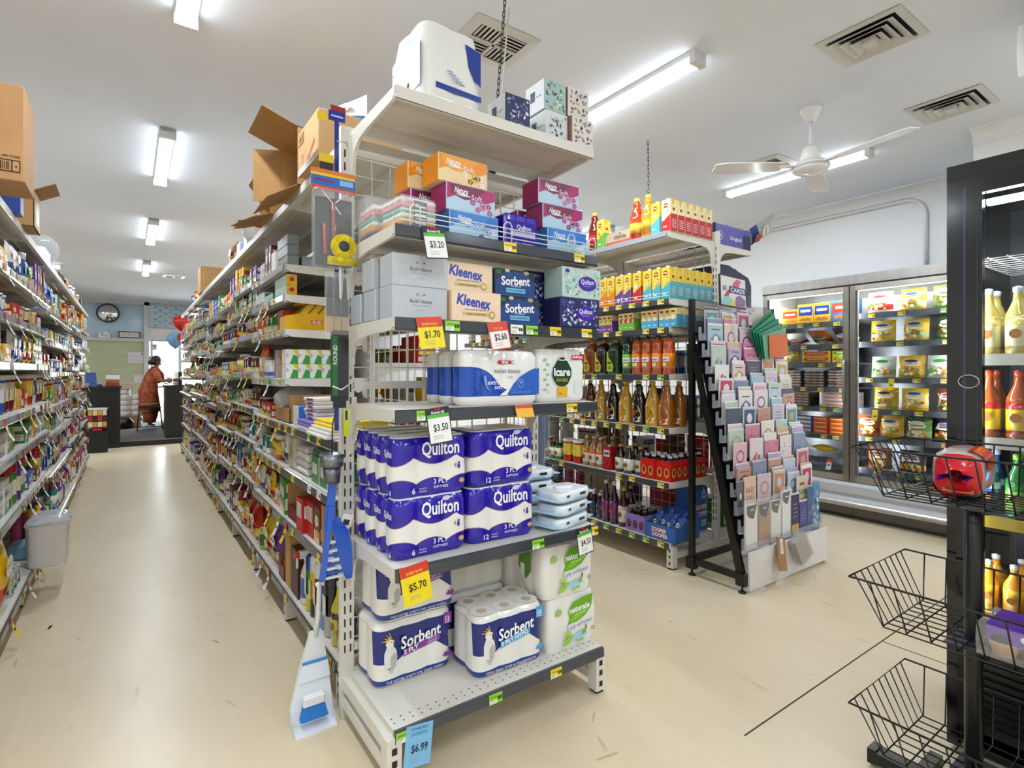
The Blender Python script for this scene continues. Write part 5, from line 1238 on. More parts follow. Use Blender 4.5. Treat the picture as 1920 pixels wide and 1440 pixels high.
for k, (me, y, dx) in enumerate(((pj, 2.85, .03), (pk, 2.755, .02), (pk, 2.662, .04), (pj, 2.80, .14), (pj, 2.705, .145))):
    put('fruit_juice_bottle', me, y, z, f'dark bottle with white label and gold lid, {("far", "middle", "near", "rear far", "rear near")[k]} one of the group', 'bottle', dx=dx, group='dark gold-lidded bottles')
def multipack(wrap, lab, cap, nx=2, ny=3, r=.030, h=.17, name='drink_multipack'):
    t = {}
    b = MB().lathe([(r * .9, 0), (r, .006), (r, h * .6), (r * .55, h * .82), (r * .5, h * .9), (r * .55, h * .9), (r * .55, h), (.001, h)], 12, 'liquid', ['#2a1a24'] * 4 + [cap] * 3).mesh('bottle')
    w = MB(); W_, D_ = nx * r + .004, ny * 2 * r + .008
    w.loft([[(-W_ * s, 0 - (s - 1) * 0, zz), (W_ * s, 0, zz), (W_ * s, D_, zz), (-W_ * s, D_, zz)] for zz, s in ((.002, 1), (h * .6, 1.0), (h * .82, .8))], 'film', wrap, smooth=False, caps=False)
    for i in range(nx):
        x = -nx * r + r + i * 2 * r
        w.disc(x, h * .34, r * .72, h * .2, -.002, 'print', lab, 14).disc(x, h * .36, r * .45, h * .13, -.0028, 'print', '#8a2a1a', 10)
    w.at(0, 0, 0, PI / 2)
    for j in range(ny): w.disc(r + j * 2 * r, h * .34, r * .7, h * .2, -W_ - .002, 'print', lab, 12).disc(r + j * 2 * r, h * .36, r * .4, h * .12, -W_ - .003, 'print', '#8a2a1a', 9)
    w.at(); return b, w.mesh('wrap'), nx, ny, r
MPr = multipack('#d21e1c', '#d9a94a', '#cfd2d6'); MPp = multipack('#8a72b8', '#3a2a78', '#3a3a44', 3, 3, .029, .15)
def put_mp(MP, y, z, lab, dx, group=None):
    t = thing('drink_multipack', lab, 'drinks', (JF + dx, y, z + .0012), RZ, group)
    b, w, nx, ny, r = MP
    ob('wrap', w, parent=t)
    for i in range(nx):
        for j in range(ny): ob('bottle', b, (-nx * r + r + i * 2 * r, .004 + r + j * 2 * r, .001), parent=t)
for k, (y, dx) in enumerate(((2.548, .02), (2.418, .03), (2.418, .235))): put_mp(MPr, y, z, ('red shrink-wrapped drink multipack next to the dark bottles', 'red shrink-wrapped drink multipack at the shelf end, front', 'red shrink-wrapped drink multipack at the shelf end, rear')[k], dx, 'red drink multipacks')
# bottom: soft drinks
z = JLV[0]
sb = saucer('#1c1418', '#20305a', '#20305a', '#dcdcdc', .20, .032)
for k in range(6): put('soft_drink_bottle', sb, 3.20 - (k % 3) * .072, z, f'small dark soft drink bottle with pale cap, {("front", "back")[k // 3]} row place {NUM[k % 3]}', 'bottle', dx=.03 + .08 * (k // 3), group='small dark bottles')
pu = saucer('#3a1230', '#7a1f6a', '#7a1f6a', '#d9d4c8', .32, .036)
for k, y in enumerate((2.985, 2.90)): put('sparkling_bottle', pu, y, z, f'tall purple-labelled sparkling bottle, {("farther", "nearer")[k]} of the pair', 'bottle')
rd = saucer('#34121a', '#ece4d8', '#c9b8a8', '#b8922a', .29, .04)
for k, (y, dx) in enumerate(((2.81, .02), (2.83, .12))): put('cordial_bottle', rd, y, z, f'dark red cordial bottle with white label, {("front", "rear")[k]} one', 'bottle', dx=dx)
put_mp(MPp, 2.66, z, 'purple shrink-wrapped pack of small juice bottles on the bottom shelf', .02)
t = thing('ice_pop_tray', 'open blue cardboard tray of ice pops on the bottom shelf', 'box', (JF + .012, 2.432, z + .0012), RZ)
bl = '#2f66b4'
m = MB().box(-.13, .13, 0, .003, 0, .10, 'card', bl).box(-.13, .13, .257, .26, 0, .17, 'card', bl).box(-.13, .13, 0, .26, 0, .003, 'card', bl)
for s in (-1, 1): m.prism([(0, 0)], 0, 0, 'card', bl) if False else m.add([(s * .13, 0, 0), (s * .13, .26, 0), (s * .13, .26, .17), (s * .13, .14, .15), (s * .13, .05, .10), (s * .13, 0, .10), (s * .127, 0, 0), (s * .127, .26, 0), (s * .127, .26, .17), (s * .127, .14, .15), (s * .127, .05, .10), (s * .127, 0, .10)], [(0, 1, 2, 3, 4, 5), (11, 10, 9, 8, 7, 6), (2, 8, 9, 3), (3, 9, 10, 4), (4, 10, 11, 5)], 'card', bl)
m.text('ZOOPER', -.01, .064, .036, -.001, 'print', '#f4ece8', bold=.03, w=.13).text('DOOPER', -.0, .03, .036, -.001, 'print', '#f4ece8', bold=.03, w=.13)
m.text('ZOOPER', -.012, .062, .036, -.0006, 'print', '#d8362a', bold=.07, w=.135).text('DOOPER', -.002, .028, .036, -.0006, 'print', '#d8362a', bold=.07, w=.135)
ob('tray', m, parent=t)
sm_ = p_pouch('blue', .05, .13, 1, .03).mesh('ice_pop')
for i in range(4):
    for j in range(4):
        ob('ice_pop', sm_, (-.09 + i * .06, .045 + j * .058, .02 + .012 * ((i + j) % 2)), parent=t, rot=(-.25 + .1 * (j % 2), .2 * ((i % 2) - .5), .3 * ((j % 2) - .5)))
m = MB().box(0, .165, 0, .16, 0, .33, 'card', '#2d62ae').text('ZOOPER', .08, .17, .044, -.0014, 'print', '#f2e8e4', bold=.03, w=.15).text('DOOPER', .08, .122, .044, -.0014, 'print', '#f2e8e4', bold=.03, w=.15).text('ZOOPER', .078, .168, .044, -.0008, 'print', '#d8362a', bold=.07, w=.155).text('DOOPER', .078, .12, .044, -.0008, 'print', '#d8362a', bold=.07, w=.155)
m.poly([(.09, .23), (.145, .23), (.135, .28), (.118, .315), (.10, .28)], -.001, 'print', '#b9cbe6').disc(.117, .255, .012, .014, -.0016, 'print', '#5a84c4', 10).rect(.09, .145, .03, .075, -.001, 'print', '#e2e4e6')
for k in range(9): m.rect(.097 + k * .0048, .099 + k * .0048, .04, .068, -.0016, 'print', '#33353a')
tag(ob('ice_pop_carton', m, (3.29, 2.40, z + .0012), 0), 'closed blue ice pop carton standing at the gondola end', 'box')
# top shelf
z = JTOP
big = {}
def bigjuice(col, lab, cap='#f0cf2a'):
    m = MB(); r = .05; m.T = Matrix.Translation((0, r, 0))
    m.lathe([(r * .9, 0), (r, .01), (r, .05), (r * 1.01, .05), (r * 1.01, .12), (r, .12), (r * .97, .17), (r * .6, .225), (r * .50, .24), (r * .58, .258), (r * .42, .275), (r * .34, .28), (r * .40, .281), (r * .40, .305), (.001, .306)], 16, 'liquid', [col, col, col, lab, col, col, col, col, col, col, col, cap, cap, cap])
    m.T = Matrix(); return m.mesh('juice_bottle')
put('juice_bottle', bigjuice('#c83a14', '#e8c02a'), 2.665, z, 'red-orange juice bottle with yellow cap on the gondola top', 'juice', dx=-.005)
put('juice_bottle', bigjuice('#e08a14', '#e8a82a'), 2.56, z, 'golden juice bottle with yellow cap on the gondola top', 'juice', dx=-.005)
put('juice_bottle', bigjuice('#7a1216', '#c8202a'), 3.10, z, 'dark red juice bottle with yellow cap beside the green carton', 'juice', dx=-.005)
put('juice_carton', LC['green'], 2.995, z, 'green and yellow juice carton on the gondola top', 'juice', dx=0)
put('juice_carton', LC['blue'], 2.462, z, 'light blue and yellow juice carton next to the golden bottle', 'juice', dx=0)
rc = litre('#efe0a8', '#c4202a', '#f0ece0')
for k in range(6): put('juice_carton', rc, 2.37, z, f'red apple juice carton on the gondola top, {("first", "second", "third", "fourth", "fifth", "sixth")[k]} from the edge', 'juice', dx=.0 + k * .078, group='red juice cartons on top')
def cartonbox(w, d, h, col='#b58a58', name='cardboard_carton'):
    return MB().cbox(-w / 2, w / 2, 0, d, 0, h, .003, 'kraft', col)
m = cartonbox(.24, .30, .10, '#c4ab8c').rect(-.12, .12, .0, .035, -.001, 'print', '#b8563a').text('FRAGILE', .02, .06, .036, -.0014, 'print', '#4a3a2c', bold=.02, w=.12, rot=PI).disc(.02, .088, .007, .007, -.0014, 'print', '#4a3a2c', 10)
put('cardboard_carton', m.mesh('cardboard_carton'), 2.837, z, 'low cardboard tray printed FRAGILE behind the juice bottles', 'carton', dx=.03)
# chips carton on the far side of the top
t = thing('chips_carton', 'purple cardboard display box of chips atop the drinks gondola', 'box', (3.49, 2.36, JTOP - .009), 0)
m = MB(); PU = '#5a55a8'; PD = '#2c2a4c'
m.box(0, .46, 0, .003, 0, .155, 'card', PU, F=PU, B='#b59a7a').box(0, .46, .27, .273, 0, .155, 'card', PU).box(0, .003, 0, .27, 0, .16, 'card', PD).box(.457, .46, 0, .27, 0, .11, 'card', PD).box(0, .46, 0, .27, 0, .003, 'card', '#a58a68')
m.text('Original', .26, .065, .04, -.001, 'print', '#f2f0f6', bold=.012, w=.15).disc(.06, .075, .035, .035, -.0008, 'print', '#e8e6f2', 16).disc(.06, .075, .031, .031, -.0012, 'print', PU, 16).text("Smith's", .055, .075, .024, -.0016, 'print', '#f2f0f6', bold=.02, w=.05)
m.rect(.36, .46, .002, .11, -.0009, 'print', PD)
ob('box', m, parent=t)
for k in range(5):
    bm_ = p_pouch('blue', .16, .19, 1, .05); ob('chips_bag', bm_, (.10 + .08 * k, .14 + .01 * (k % 2), .032), parent=t, rot=(-.1, .12 * (k - 2), .3 * (k - 2) + .2))
foil = p_pouch('silver', .2, .24, 1, .06).mesh('chips_bag')
tag(ob('chips_bag', foil, (4.0, 2.40, JTOP + .085), 0, rot=(.9, .5, .5)), 'silver and blue chips bag leaning out of the purple display box', 'chips')
tag(ob('cardboard_carton', cartonbox(.35, .3, .2).mesh('cardboard_carton'), (3.69, 2.80, JTOP - .008), 0), 'brown cardboard carton behind the purple chips box', 'carton')
# dark Twisties-like display boxes on the far shelf side
t = thing('snack_display', 'dark navy cardboard snack display carton beside the gondola upright', 'box', (3.56, 2.36, 1.82 + .0015), 0)
m = MB(); NV = '#2b2c48'
m.add([(0, 0, 0), (.40, 0, 0), (.40, 0, .17), (.36, 0, .23), (.10, 0, .30), (0, 0, .30)] + [(0, .25, 0), (.40, .25, 0), (.40, .25, .17), (.36, .25, .23), (.10, .25, .30), (0, .25, .30)], [(0, 1, 2, 3, 4, 5), (11, 10, 9, 8, 7, 6), (0, 6, 7, 1), (1, 7, 8, 2), (5, 11, 6, 0), (2, 8, 9, 3), (3, 9, 10, 4), (4, 10, 11, 5)], 'card', NV)
m.text('Tasty', .24, .16, .05, -.001, 'print', '#b8a488', shear=.3, w=.12).poly([(.09, .10), (.13, .10), (.15, .15), (.11, .20), (.07, .15)], -.001, 'print', '#a58a58')
for k in range(3): m.rect(.19, .30, .09 - k * .02, .095 - k * .02, -.001, 'print', '#6a6478')
ob('box', m, parent=t)
ob('chips_bag', p_pouch('brown', .15, .2, 1, .05), (.16, .12, .20), parent=t, rot=(0, 0, .2)); ob('chips_bag', p_pouch('maroon', .15, .2, 1, .05), (.30, .12, .13), parent=t, rot=(0, .1, -.2))
# ================================================================== greeting card stand
SX0, SX1, SYF, SYB = 3.0, 3.96, 1.815, 2.20
cs = thing('card_stand', 'black framed greeting card stand with clear stepped pockets and white base board', 'card stand', (SX0, SYF, 0))
BKc = '#0c0c0c'; WD = SX1 - SX0; DP = SYB - SYF
NT = 13; ZT0, ZT1 = .24, 1.53
def tier(k): return ZT0 + (ZT1 - ZT0) * k / (NT - 1), .045 + (DP - .085) * k / (NT - 1)
for s, nx_ in ((0, 'near'), (1, 'far')):
    x = s * WD
    ob('rear_post', MB().box(x - .016, x + .016, DP - .016, DP + .016, .045, 1.80, 'black', BKc), parent=cs)
    ob('sloped_post', MB().add([(x - .014, .0, .06), (x + .014, .0, .06), (x + .014, .05, .06), (x - .014, .05, .06), (x - .014, DP - .03, 1.45), (x + .014, DP - .03, 1.45), (x + .014, DP, 1.45), (x - .014, DP, 1.45)], [(0, 1, 5, 4), (1, 2, 6, 5), (2, 3, 7, 6), (3, 0, 4, 7), (4, 5, 6, 7), (3, 2, 1, 0)], 'black', BKc), parent=cs)
    ob('base_rail', MB().box(x - .014, x + .014, .03, DP, .075, .115, 'black', BKc), parent=cs)
    for y in (.03, DP):
        ob('foot', MB().at(x, y, 0).lathe([(.024, 0), (.024, .006), (.010, .014), (.006, .016), (.006, .05)], 12, 'black', '#131313').at(x, y, 0).box(-.025, .025, -.03, .03, .045, .12, 'black', BKc), parent=cs)
ob('cross_rail', MB().box(0, WD, DP - .014, DP + .014, .08, .12, 'black', BKc), parent=cs)
# sloped black back panel
m = MB(); z0, y0 = tier(0); z1, y1 = tier(NT - 1)
m.add([(.02, y0 + .035, z0 - .02), (WD - .02, y0 + .035, z0 - .02), (WD - .02, y1 + .035, z1 + .12), (.02, y1 + .035, z1 + .12), (.02, y0 + .042, z0 - .02), (WD - .02, y0 + .042, z0 - .02), (WD - .02, y1 + .042, z1 + .12), (.02, y1 + .042, z1 + .12)], [(0, 1, 2, 3), (7, 6, 5, 4), (0, 3, 7, 4), (1, 5, 6, 2), (3, 2, 6, 7), (0, 4, 5, 1)], 'black', '#090909')
ob('back_panel', m, parent=cs)
ob('header_panel', MB().box(.0, WD, DP - .02, DP - .012, 1.60, 1.80, 'acrylic', '#5a5c60').box(.0, WD, DP - .024, DP - .012, 1.585, 1.66, 'black', '#3c3e42'), parent=cs)
ob('base_board', MB().box(0.01, WD, -.015, .0, .02, .245, 'painted', '#e9e5e6'), parent=cs)
NC = 5; CW = (WD - .05) / NC
for k in range(NT):
    zt, yt = tier(k)
    if k == 0: yt += .0
    m = MB()
    m.box(-.0, WD, yt - .03, yt - .009, zt - .003, zt, 'acrylic', '#d9dde6').box(-.0, WD, yt - .032, yt - .030, zt, zt + .045, 'acrylic', '#d9dde6')
    for c in (0, NC): m.box(c * (WD - .002) / NC, c * (WD - .002) / NC + .002, yt - .03, yt - .009, zt, zt + .085, 'acrylic', '#d9dde6')
    ob('pocket_row', m, parent=cs)
PASTEL = ['#e6dcde', '#d4c3d6', '#e2d0c2', '#c4d2e0', '#e4bcc8', '#dcd6c0', '#bcd2c4', '#ece8e4', '#bda9cc', '#d8b89e', '#acc8d2', '#e2cdd2', '#c89a86', '#8a95b4', '#d88aa4', '#5a5664']
ACC = ['#b8566e', '#6a8ab8', '#c9a24a', '#8a6aa0', '#5a9a8a', '#d88a5a', '#4a5a7a', '#c23a5a', '#a8b86a', '#e0a8b8']
def card(w, h, base, acc, sd):
    r_ = random.Random(sd); m = MB().box(-w / 2, w / 2, 0, .003, 0, h, 'card', base).box(-w / 2 + .003, w / 2 + .003, .004, .005, .003, h + r_.uniform(.0, .012), 'card', '#f1efec')
    y = -.0006; t = sd % 6
    if t == 0:
        m.disc(0, h * .6, w * .3, h * .2, y, 'print', acc, 14).disc(0, h * .6, w * .22, h * .14, y - .0004, 'print', base, 14)
        for k in range(3): m.rect(-w * .25, w * .25, h * (.18 + .07 * k), h * (.2 + .07 * k), y, 'print', acc)
    elif t == 1:
        for k in range(14): m.disc(r_.uniform(-w * .4, w * .4), r_.uniform(h * .1, h * .9), .006, .006, y - .0001 * k, 'print', r_.choice(ACC), 7)
    elif t == 2:
        m.rect(-w * .46, w * .46, h * .03, h * .28, y, 'print', acc)
        for k in range(4): m.rect(-w * .3, w * .3, h * (.45 + .1 * k), h * (.48 + .1 * k), y, 'print', '#8a7f86')
    elif t == 3:
        m.poly([(-w * .3, h * .2), (w * .25, h * .25), (w * .35, h * .6), (0, h * .75), (-w * .36, h * .55)], y, 'print', acc).disc(.0, h * .55, w * .16, h * .12, y - .0005, 'print', '#efe6da', 9)
        m.rect(-w * .3, w * .3, h * .84, h * .88, y, 'print', '#6a6068')
    elif t == 4:
        for k in range(5): m.disc(-w * .2 + w * .1 * k, h * (.4 + .08 * (k % 3)), w * .09, h * .07, y - .0002 * k, 'print', r_.choice(ACC), 9)
        m.rect(-w * .3, w * .3, h * .14, h * .2, y, 'print', acc)
    else:
        m.rect(-w * .4, w * .4, h * .35, h * .93, y, 'print', acc).disc(0, h * .66, w * .2, h * .16, y - .0004, 'print', r_.choice(PASTEL), 10).rect(-w * .3, w * .3, h * .16, h * .22, y, 'print', '#77707a')
    return m
def put_card(name, m, x, y, z, lab, tilt=0., rz=0., ry=0., grp='greeting cards in the stand'):
    return tag(ob(name, m, (SX0 + x, SYF + y, z + .001), 0, rot=(tilt, ry, rz)), lab, 'card', grp)
CN = {'#b8566e': 'rose', '#6a8ab8': 'blue', '#c9a24a': 'gold', '#8a6aa0': 'violet', '#5a9a8a': 'teal', '#d88a5a': 'orange', '#4a5a7a': 'slate', '#c23a5a': 'crimson', '#a8b86a': 'olive', '#e0a8b8': 'pink'}
MOT = ['ring', 'dotted', 'banded', 'shield', 'blossom', 'panel']
COLN = ['first', 'second', 'third', 'fourth', 'fifth']
for k in range(NT):
    zt, yt = tier(k)
    for c in range(NC):
        if k == 0 or (k == 1 and c < 3) or (k == 1 and c > 2): continue
        if (k, c) in ((2, 0),): continue
        sd = R.randrange(999); base = R.choice(PASTEL); acc = R.choice(ACC); w = R.uniform(.145, .166); h = R.uniform(.16, .225)
        x = .03 + (c + .5) * CW + R.uniform(-.005, .005)
        put_card('greeting_card', card(w, h, base, acc, sd), x, yt - .0275, zt + .002, f'{CN[acc]} {MOT[sd % 6]} greeting card, pocket row {["", "one", "two", "three", "four", "five", "six", "seven", "eight", "nine", "ten", "eleven", "twelve"][k] if k else ""} up, {COLN[c]} slot', rz=R.uniform(-.008, .008), ry=R.uniform(-.03, .03))
        if R.random() < .8:
            acc2 = R.choice(ACC); sd2 = R.randrange(999)
            put_card('greeting_card', card(w * .95, h + R.uniform(.01, .045), R.choice(PASTEL), acc2, sd2), x + R.uniform(-.005, .005), yt - .0185, zt + .002, f'{CN[acc2]} {MOT[sd2 % 6]} card tucked behind, pocket row {["", "one", "two", "three", "four", "five", "six", "seven", "eight", "nine", "ten", "eleven", "twelve"][k]} up, {COLN[c]} slot', ry=R.uniform(-.03, .03))
# special cards
def tall(name, m, x, k, lab, dy=-.026, tilt=0., ry=0., rz=0., cat='card'):
    zt, yt = tier(k); o = put_card(name, m, x, yt + dy, zt, lab, tilt, rz, ry); o['category'] = cat; return o
m = MB().box(-.065, .065, 0, .003, 0, .22, 'card', '#efc8ae'); m.rect(-.065, .065, 0, .05, -.0006, 'print', '#f4f0ee'); m.text('BABY', 0, .135, .05, -.001, 'print', '#8a7a72', w=.10).text('GIRL', 0, .085, .05, -.001, 'print', '#8a7a72', w=.095)
tall('greeting_card', m, .15, 2, 'peach greeting card printed BABY GIRL', dy=-.027)
m = card(.065, .20, '#6a6a70', '#4a4a52', 3); tall('greeting_card', m, .042, 2, 'grey photo greeting card beside the baby card', dy=-.027)
m = MB().box(-.06, .06, 0, .003, 0, .20, 'card', '#f4f1ea').text('FIANCE', 0, .155, .024, -.001, 'print', '#3a342e', bold=.02, w=.08).poly([(-.05, .02), (.0, .03), (.01, .09), (-.03, .12), (-.055, .08)], -.0008, 'print', '#b8301f').poly([(.0, .03), (.05, .03), (.05, .12), (.03, .13), (.015, .08)], -.0008, 'print', '#c9932a')
tall('greeting_card', m, .54, 1, 'white greeting card printed FIANCE with red and gold figures', dy=-.026)
m = MB().box(-.075, .075, 0, .003, 0, .27, 'card', '#d9d0bc').text('THANK', .0, .16, .055, -.001, 'print', '#6a7a4a', bold=.02, w=.12).text('YOU', .02, .105, .05, -.001, 'print', '#a8762a', bold=.02, w=.09).rect(-.035, .03, .205, .225, -.0008, 'print', '#b8383a')
tall('greeting_card', m, .74, 1, 'large beige greeting card printed THANK YOU', dy=-.026)
# gift envelopes and wraps at the bottom
def gift(w, h, col, top, name, dark='#1a1a1a'):
    m = MB().box(-w / 2, w / 2, 0, .012, 0, h, 'card', col)
    m.poly([(-w / 2 + .004, h), (-w / 2 + .004, h * .86)] + [(-w / 2 + .004 + (w - .012) * (1 - math.cos(t)) , h * .86 - .0 - w * .42 * math.sin(t)) for t in [PI / 2 * q / 6 * .8 for q in range(1, 7)]] + [(w / 2 - .004, h)], -.001, 'print', dark)
    m.rect(-.018, .022, h * .88, h * .91, -.0016, 'print', '#d9d9d6')
    m.box(-w / 2 - .005, w / 2 + .005, -.003, .015, -.004, h + .03, 'clear', '#ffffff'); return m
for k, (x, w, h, col, lab) in enumerate(((.085, .12, .27, '#f0ece6', 'white wrapped card pack at the stand corner'), (.225, .125, .26, '#b58a5a', 'brown kraft envelope pack with black rounded label'), (.36, .115, .26, '#f2efe8', 'white envelope pack with black rounded label'), (.488, .10, .30, '#f4f2ee', 'tall plain white envelope pack'), (.60, .10, .27, '#332a5c', 'dark purple wrapped gift bag'), (.71, .10, .21, '#4a4f98', 'blue violet gift bag'), (.80, .065, .30, '#4a6a98', 'blue patterned gift wrap behind the cell-print roll'))):
    zt, yt = tier(0); m = gift(w, h, col, 0, 'x') if k < 4 else card(w, h, col, '#c9a24a' if k == 4 else '#2f3a78', 4 if k == 6 else 2)
    put_card('envelope_pack' if k < 4 else 'gift_bag', m, x, yt - .0255, zt + .005 if k < 4 else zt, lab, 0., grp='gift wrap at the stand foot')['category'] = 'gift wrap'
m = MB().lathe([(.045, 0), (.05, .02), (.048, .15), (.05, .30), (.035, .32)], 14, 'film', '#4f86b4')
r_ = random.Random(5)
for k in range(30):
    a = r_.uniform(0, 2 * PI); zz = r_.uniform(.03, .28)
    m.at(.0, 0, zz, a).disc(0, 0, .014, .018, -.0515, 'print', ('#e6eef2', '#1f3350', '#9cc4dc')[k % 3], 8)
m.at(); tag(ob('gift_wrap_roll', m, (SX0 + .889, SYF + .0255, tier(0)[0]), 0), 'blue and white cell-print gift wrap roll at the stand end', 'gift wrap').scale = (1, .19, 1)
m = MB().box(-.045, .045, 0, .008, 0, .20, 'card', '#ad7f4e').rect(-.02, .016, .10, .19, -.001, 'print', '#f0ede6')
for k in range(4): m.rect(-.012, .008, .12 + k * .014, .124 + k * .014, -.0016, 'print', '#4a4a4a')
tag(ob('paper_tag_pack', m, (SX0 + .30, SYF - .062, .095), 0, rot=(-.18, .18, 0)), 'brown paper pack with white sticker hung over the white base board', 'gift wrap')
m = MB().box(-.07, .07, 0, .05, 0, .17, 'bag', '#c9c6be').box(-.06, .06, .006, .044, .01, .16, 'card', '#b9b5aa'); r_ = random.Random(3)
for k in range(10): m.tube([(-.05 + .01 * k, .02, .0), (-.05 + .01 * k + r_.uniform(-.01, .01), .02, .05)], .003, 5, 'black', '#202020')
tag(ob('tinsel_pack', m, (SX0 + .56, SYF - .088, .115), 0, rot=(-.1, -.42, -.05)), 'clear pack of grey and black trimmings hanging over the white board', 'gift wrap')
# green folders fanned at the top right, sign
for k in range(5):
    m = MB().box(-.09, .09, 0, .0025, 0, .31, 'card', ('#1f7a58', '#2a8a66', '#237a5a', '#358f6c', '#6aa584')[k]).disc(.06, .28, .022, .022, -.001, 'print', '#8ac09a', 12)
    tag(ob('green_folder', m, (SX0 + .50 + .012 * k, SYF + .255 - .012 * k, 1.535 - .012 * k), 0, rot=(0, 1.02 + .085 * k, 0)), f'green card folder fanned out of the top pockets, {("rearmost", "fourth", "middle", "second", "foremost")[k]} layer', 'folder', 'green folders')
m = MB().box(-.08, .08, 0, .003, 0, .24, 'card', '#d8682a'); tag(ob('orange_folder', m, (SX0 + .60, SYF + .196, 1.50), 0, rot=(0, 1.5, 0)), 'orange card folder under the green ones', 'folder')
t = thing('card_sign', 'black framed sign reading CARDS with pink figures above the stand', 'sign', (3.165, 2.10, 1.765), 0, rot=(-.06, .04, 0))
ob('frame', MB().box(0, .30, 0, .012, 0, .21, 'black', '#1a1a1c'), parent=t)
m = MB().box(.008, .292, -.002, 0, .008, .202, 'print', '#e4dedd')
m.poly([(.11, .11), (.20, .12), (.24, .19), (.19, .195), (.15, .17)], -.003, 'print', '#d8688a').poly([(.03, .06), (.09, .07), (.12, .12), (.08, .11)], -.003, 'print', '#c23a4a').poly([(.01, .01), (.16, .01), (.14, .05), (.08, .075), (.02, .05)], -.003, 'print', '#8acabf').poly([(.10, .01), (.17, .01), (.16, .04), (.12, .045)], -.0034, 'print', '#e0c44a').poly([(.16, .01), (.28, .01), (.285, .06), (.22, .09), (.17, .07)], -.003, 'print', '#8a6a9c')
m.rect(.10, .288, .095, .14, -.0038, 'print', '#22386e').text('CARDS', .195, .1175, .042, -.0044, 'print', '#f4f2f0', bold=.02, w=.165).text('$3', .045, .118, .042, -.0044, 'print', '#22386e', bold=.015, w=.04)
ob('poster', m, parent=t)
ob('sign_stem', MB().box(.13, .17, .004, .008, -.20, .02, 'acrylic', '#c9ccd2'), parent=t)
ob('row_label', MB().box(.24, .36, DP - .03, DP - .026, 1.575, 1.60, 'print', '#5a2a78').box(.45, .55, DP - .03, DP - .026, 1.575, 1.59, 'print', '#5a2a78'), parent=cs)
# ================================================================== glass door freezer along the right wall
FX, FY0, FY1 = 5.34, 1.40, 3.05
fz = thing('display_freezer', 'silver two-door glass display freezer full of frozen bags and boxes', 'freezer', (FX, FY0, 0))
FW = FY1 - FY0; FDP = .60; SLV = '#a8a39b'; IN_ = '#8d9092'
ob('cabinet', MB().box(.04, FDP, 0, .04, .30, 2.2, 'painted', '#e9e7e4').box(.04, FDP, FW - .04, FW, .30, 2.2, 'painted', '#e9e7e4').box(.02, FDP, 0, FW, 2.125, 2.2, 'steel', '#aaa7a3').box(FDP - .03, FDP, 0, FW, .30, 2.12, 'painted', IN_).box(.04, FDP, 0, FW, .28, .32, 'painted', IN_), parent=fz)
ob('top_rail', MB().box(-.02, .05, 0, FW, 2.115, 2.2, 'steel', '#b3b0ab').box(-.012, .03, 0, FW, 2.095, 2.115, 'black', '#2c2b2a'), parent=fz)
pr = [(.02, .325), (-.04, .325), (-.06, .30), (-.06, .23), (-.045, .215), (-.045, .20), (-.085, .19), (-.10, .165), (-.10, .135), (-.085, .115), (-.03, .105), (.02, .105)]
ob('lower_panel', MB().loft([[(a, y, b) for a, b in pr] for y in (0, FW)], 'painted', '#c4c5c8', smooth=False), parent=fz)
ob('bumper', MB().loft([[(a, y, b) for a, b in ((-.10, .165), (-.112, .155), (-.112, .14), (-.10, .13))] for y in (0, FW)], 'steel', '#d9d8d6', smooth=False), parent=fz)
ob('kick_panel', MB().box(0, .05, 0, FW, 0.0, .105, 'steel', '#6d6a67').box(-.012, 0, 0, FW, 0, .02, 'black', '#33312f'), parent=fz)
door_w = (FW - .03) / 2
for k in range(2):
    y0 = .01 + k * (door_w + .01); y1 = y0 + door_w
    d = ob('freezer_door', MB().box(-.02, .015, y0, y0 + .045, .335, 2.10, 'steel', SLV).box(-.02, .015, y1 - .045, y1, .335, 2.10, 'steel', SLV).box(-.02, .015, y0 + .045, y1 - .045, 2.055, 2.10, 'steel', '#c9c4ba').box(-.02, .015, y0 + .045, y1 - .045, .335, .385, 'steel', '#c9c4ba')
           .box(-.002, .014, y0 + .045, y0 + .058, .385, 2.055, 'painted', '#d9d7d2').box(-.002, .014, y1 - .058, y1 - .045, .385, 2.055, 'painted', '#d9d7d2'), parent=fz)
    ob('glass_pane', MB().box(-.006, -.002, y0 + .045, y1 - .045, .385, 2.055, 'glass'), parent=d)
    hy = y0 + .028
    ob('door_handle', MB().tube([(-.02, hy, 1.06), (-.05, hy, 1.07), (-.062, hy, 1.11), (-.062, hy, 1.38), (-.05, hy, 1.42), (-.02, hy, 1.43)], .014, 8, 'steel', '#9c9994'), parent=d)
ob('door_mullion', MB().box(.02, .05, FW / 2 - .02, FW / 2 + .02, .33, 2.1, 'painted', '#dcdad6'), parent=fz)
for y in (.05, FW / 2, FW - .05): ob('lamp_tube', MB().box(.052, .062, y - .012, y + .012, .42, 2.05, 'freezer_light', '#f6fbff'), parent=fz)
ob('lamp_tube', MB().box(.05, .075, .06, FW - .06, 2.06, 2.085, 'freezer_light', '#fffdf4'), parent=fz)
FLV = [[.45, .74, .99, 1.27, 1.59, 1.85], [.50, .725, .985, 1.175, 1.41, 1.585, 1.80]]
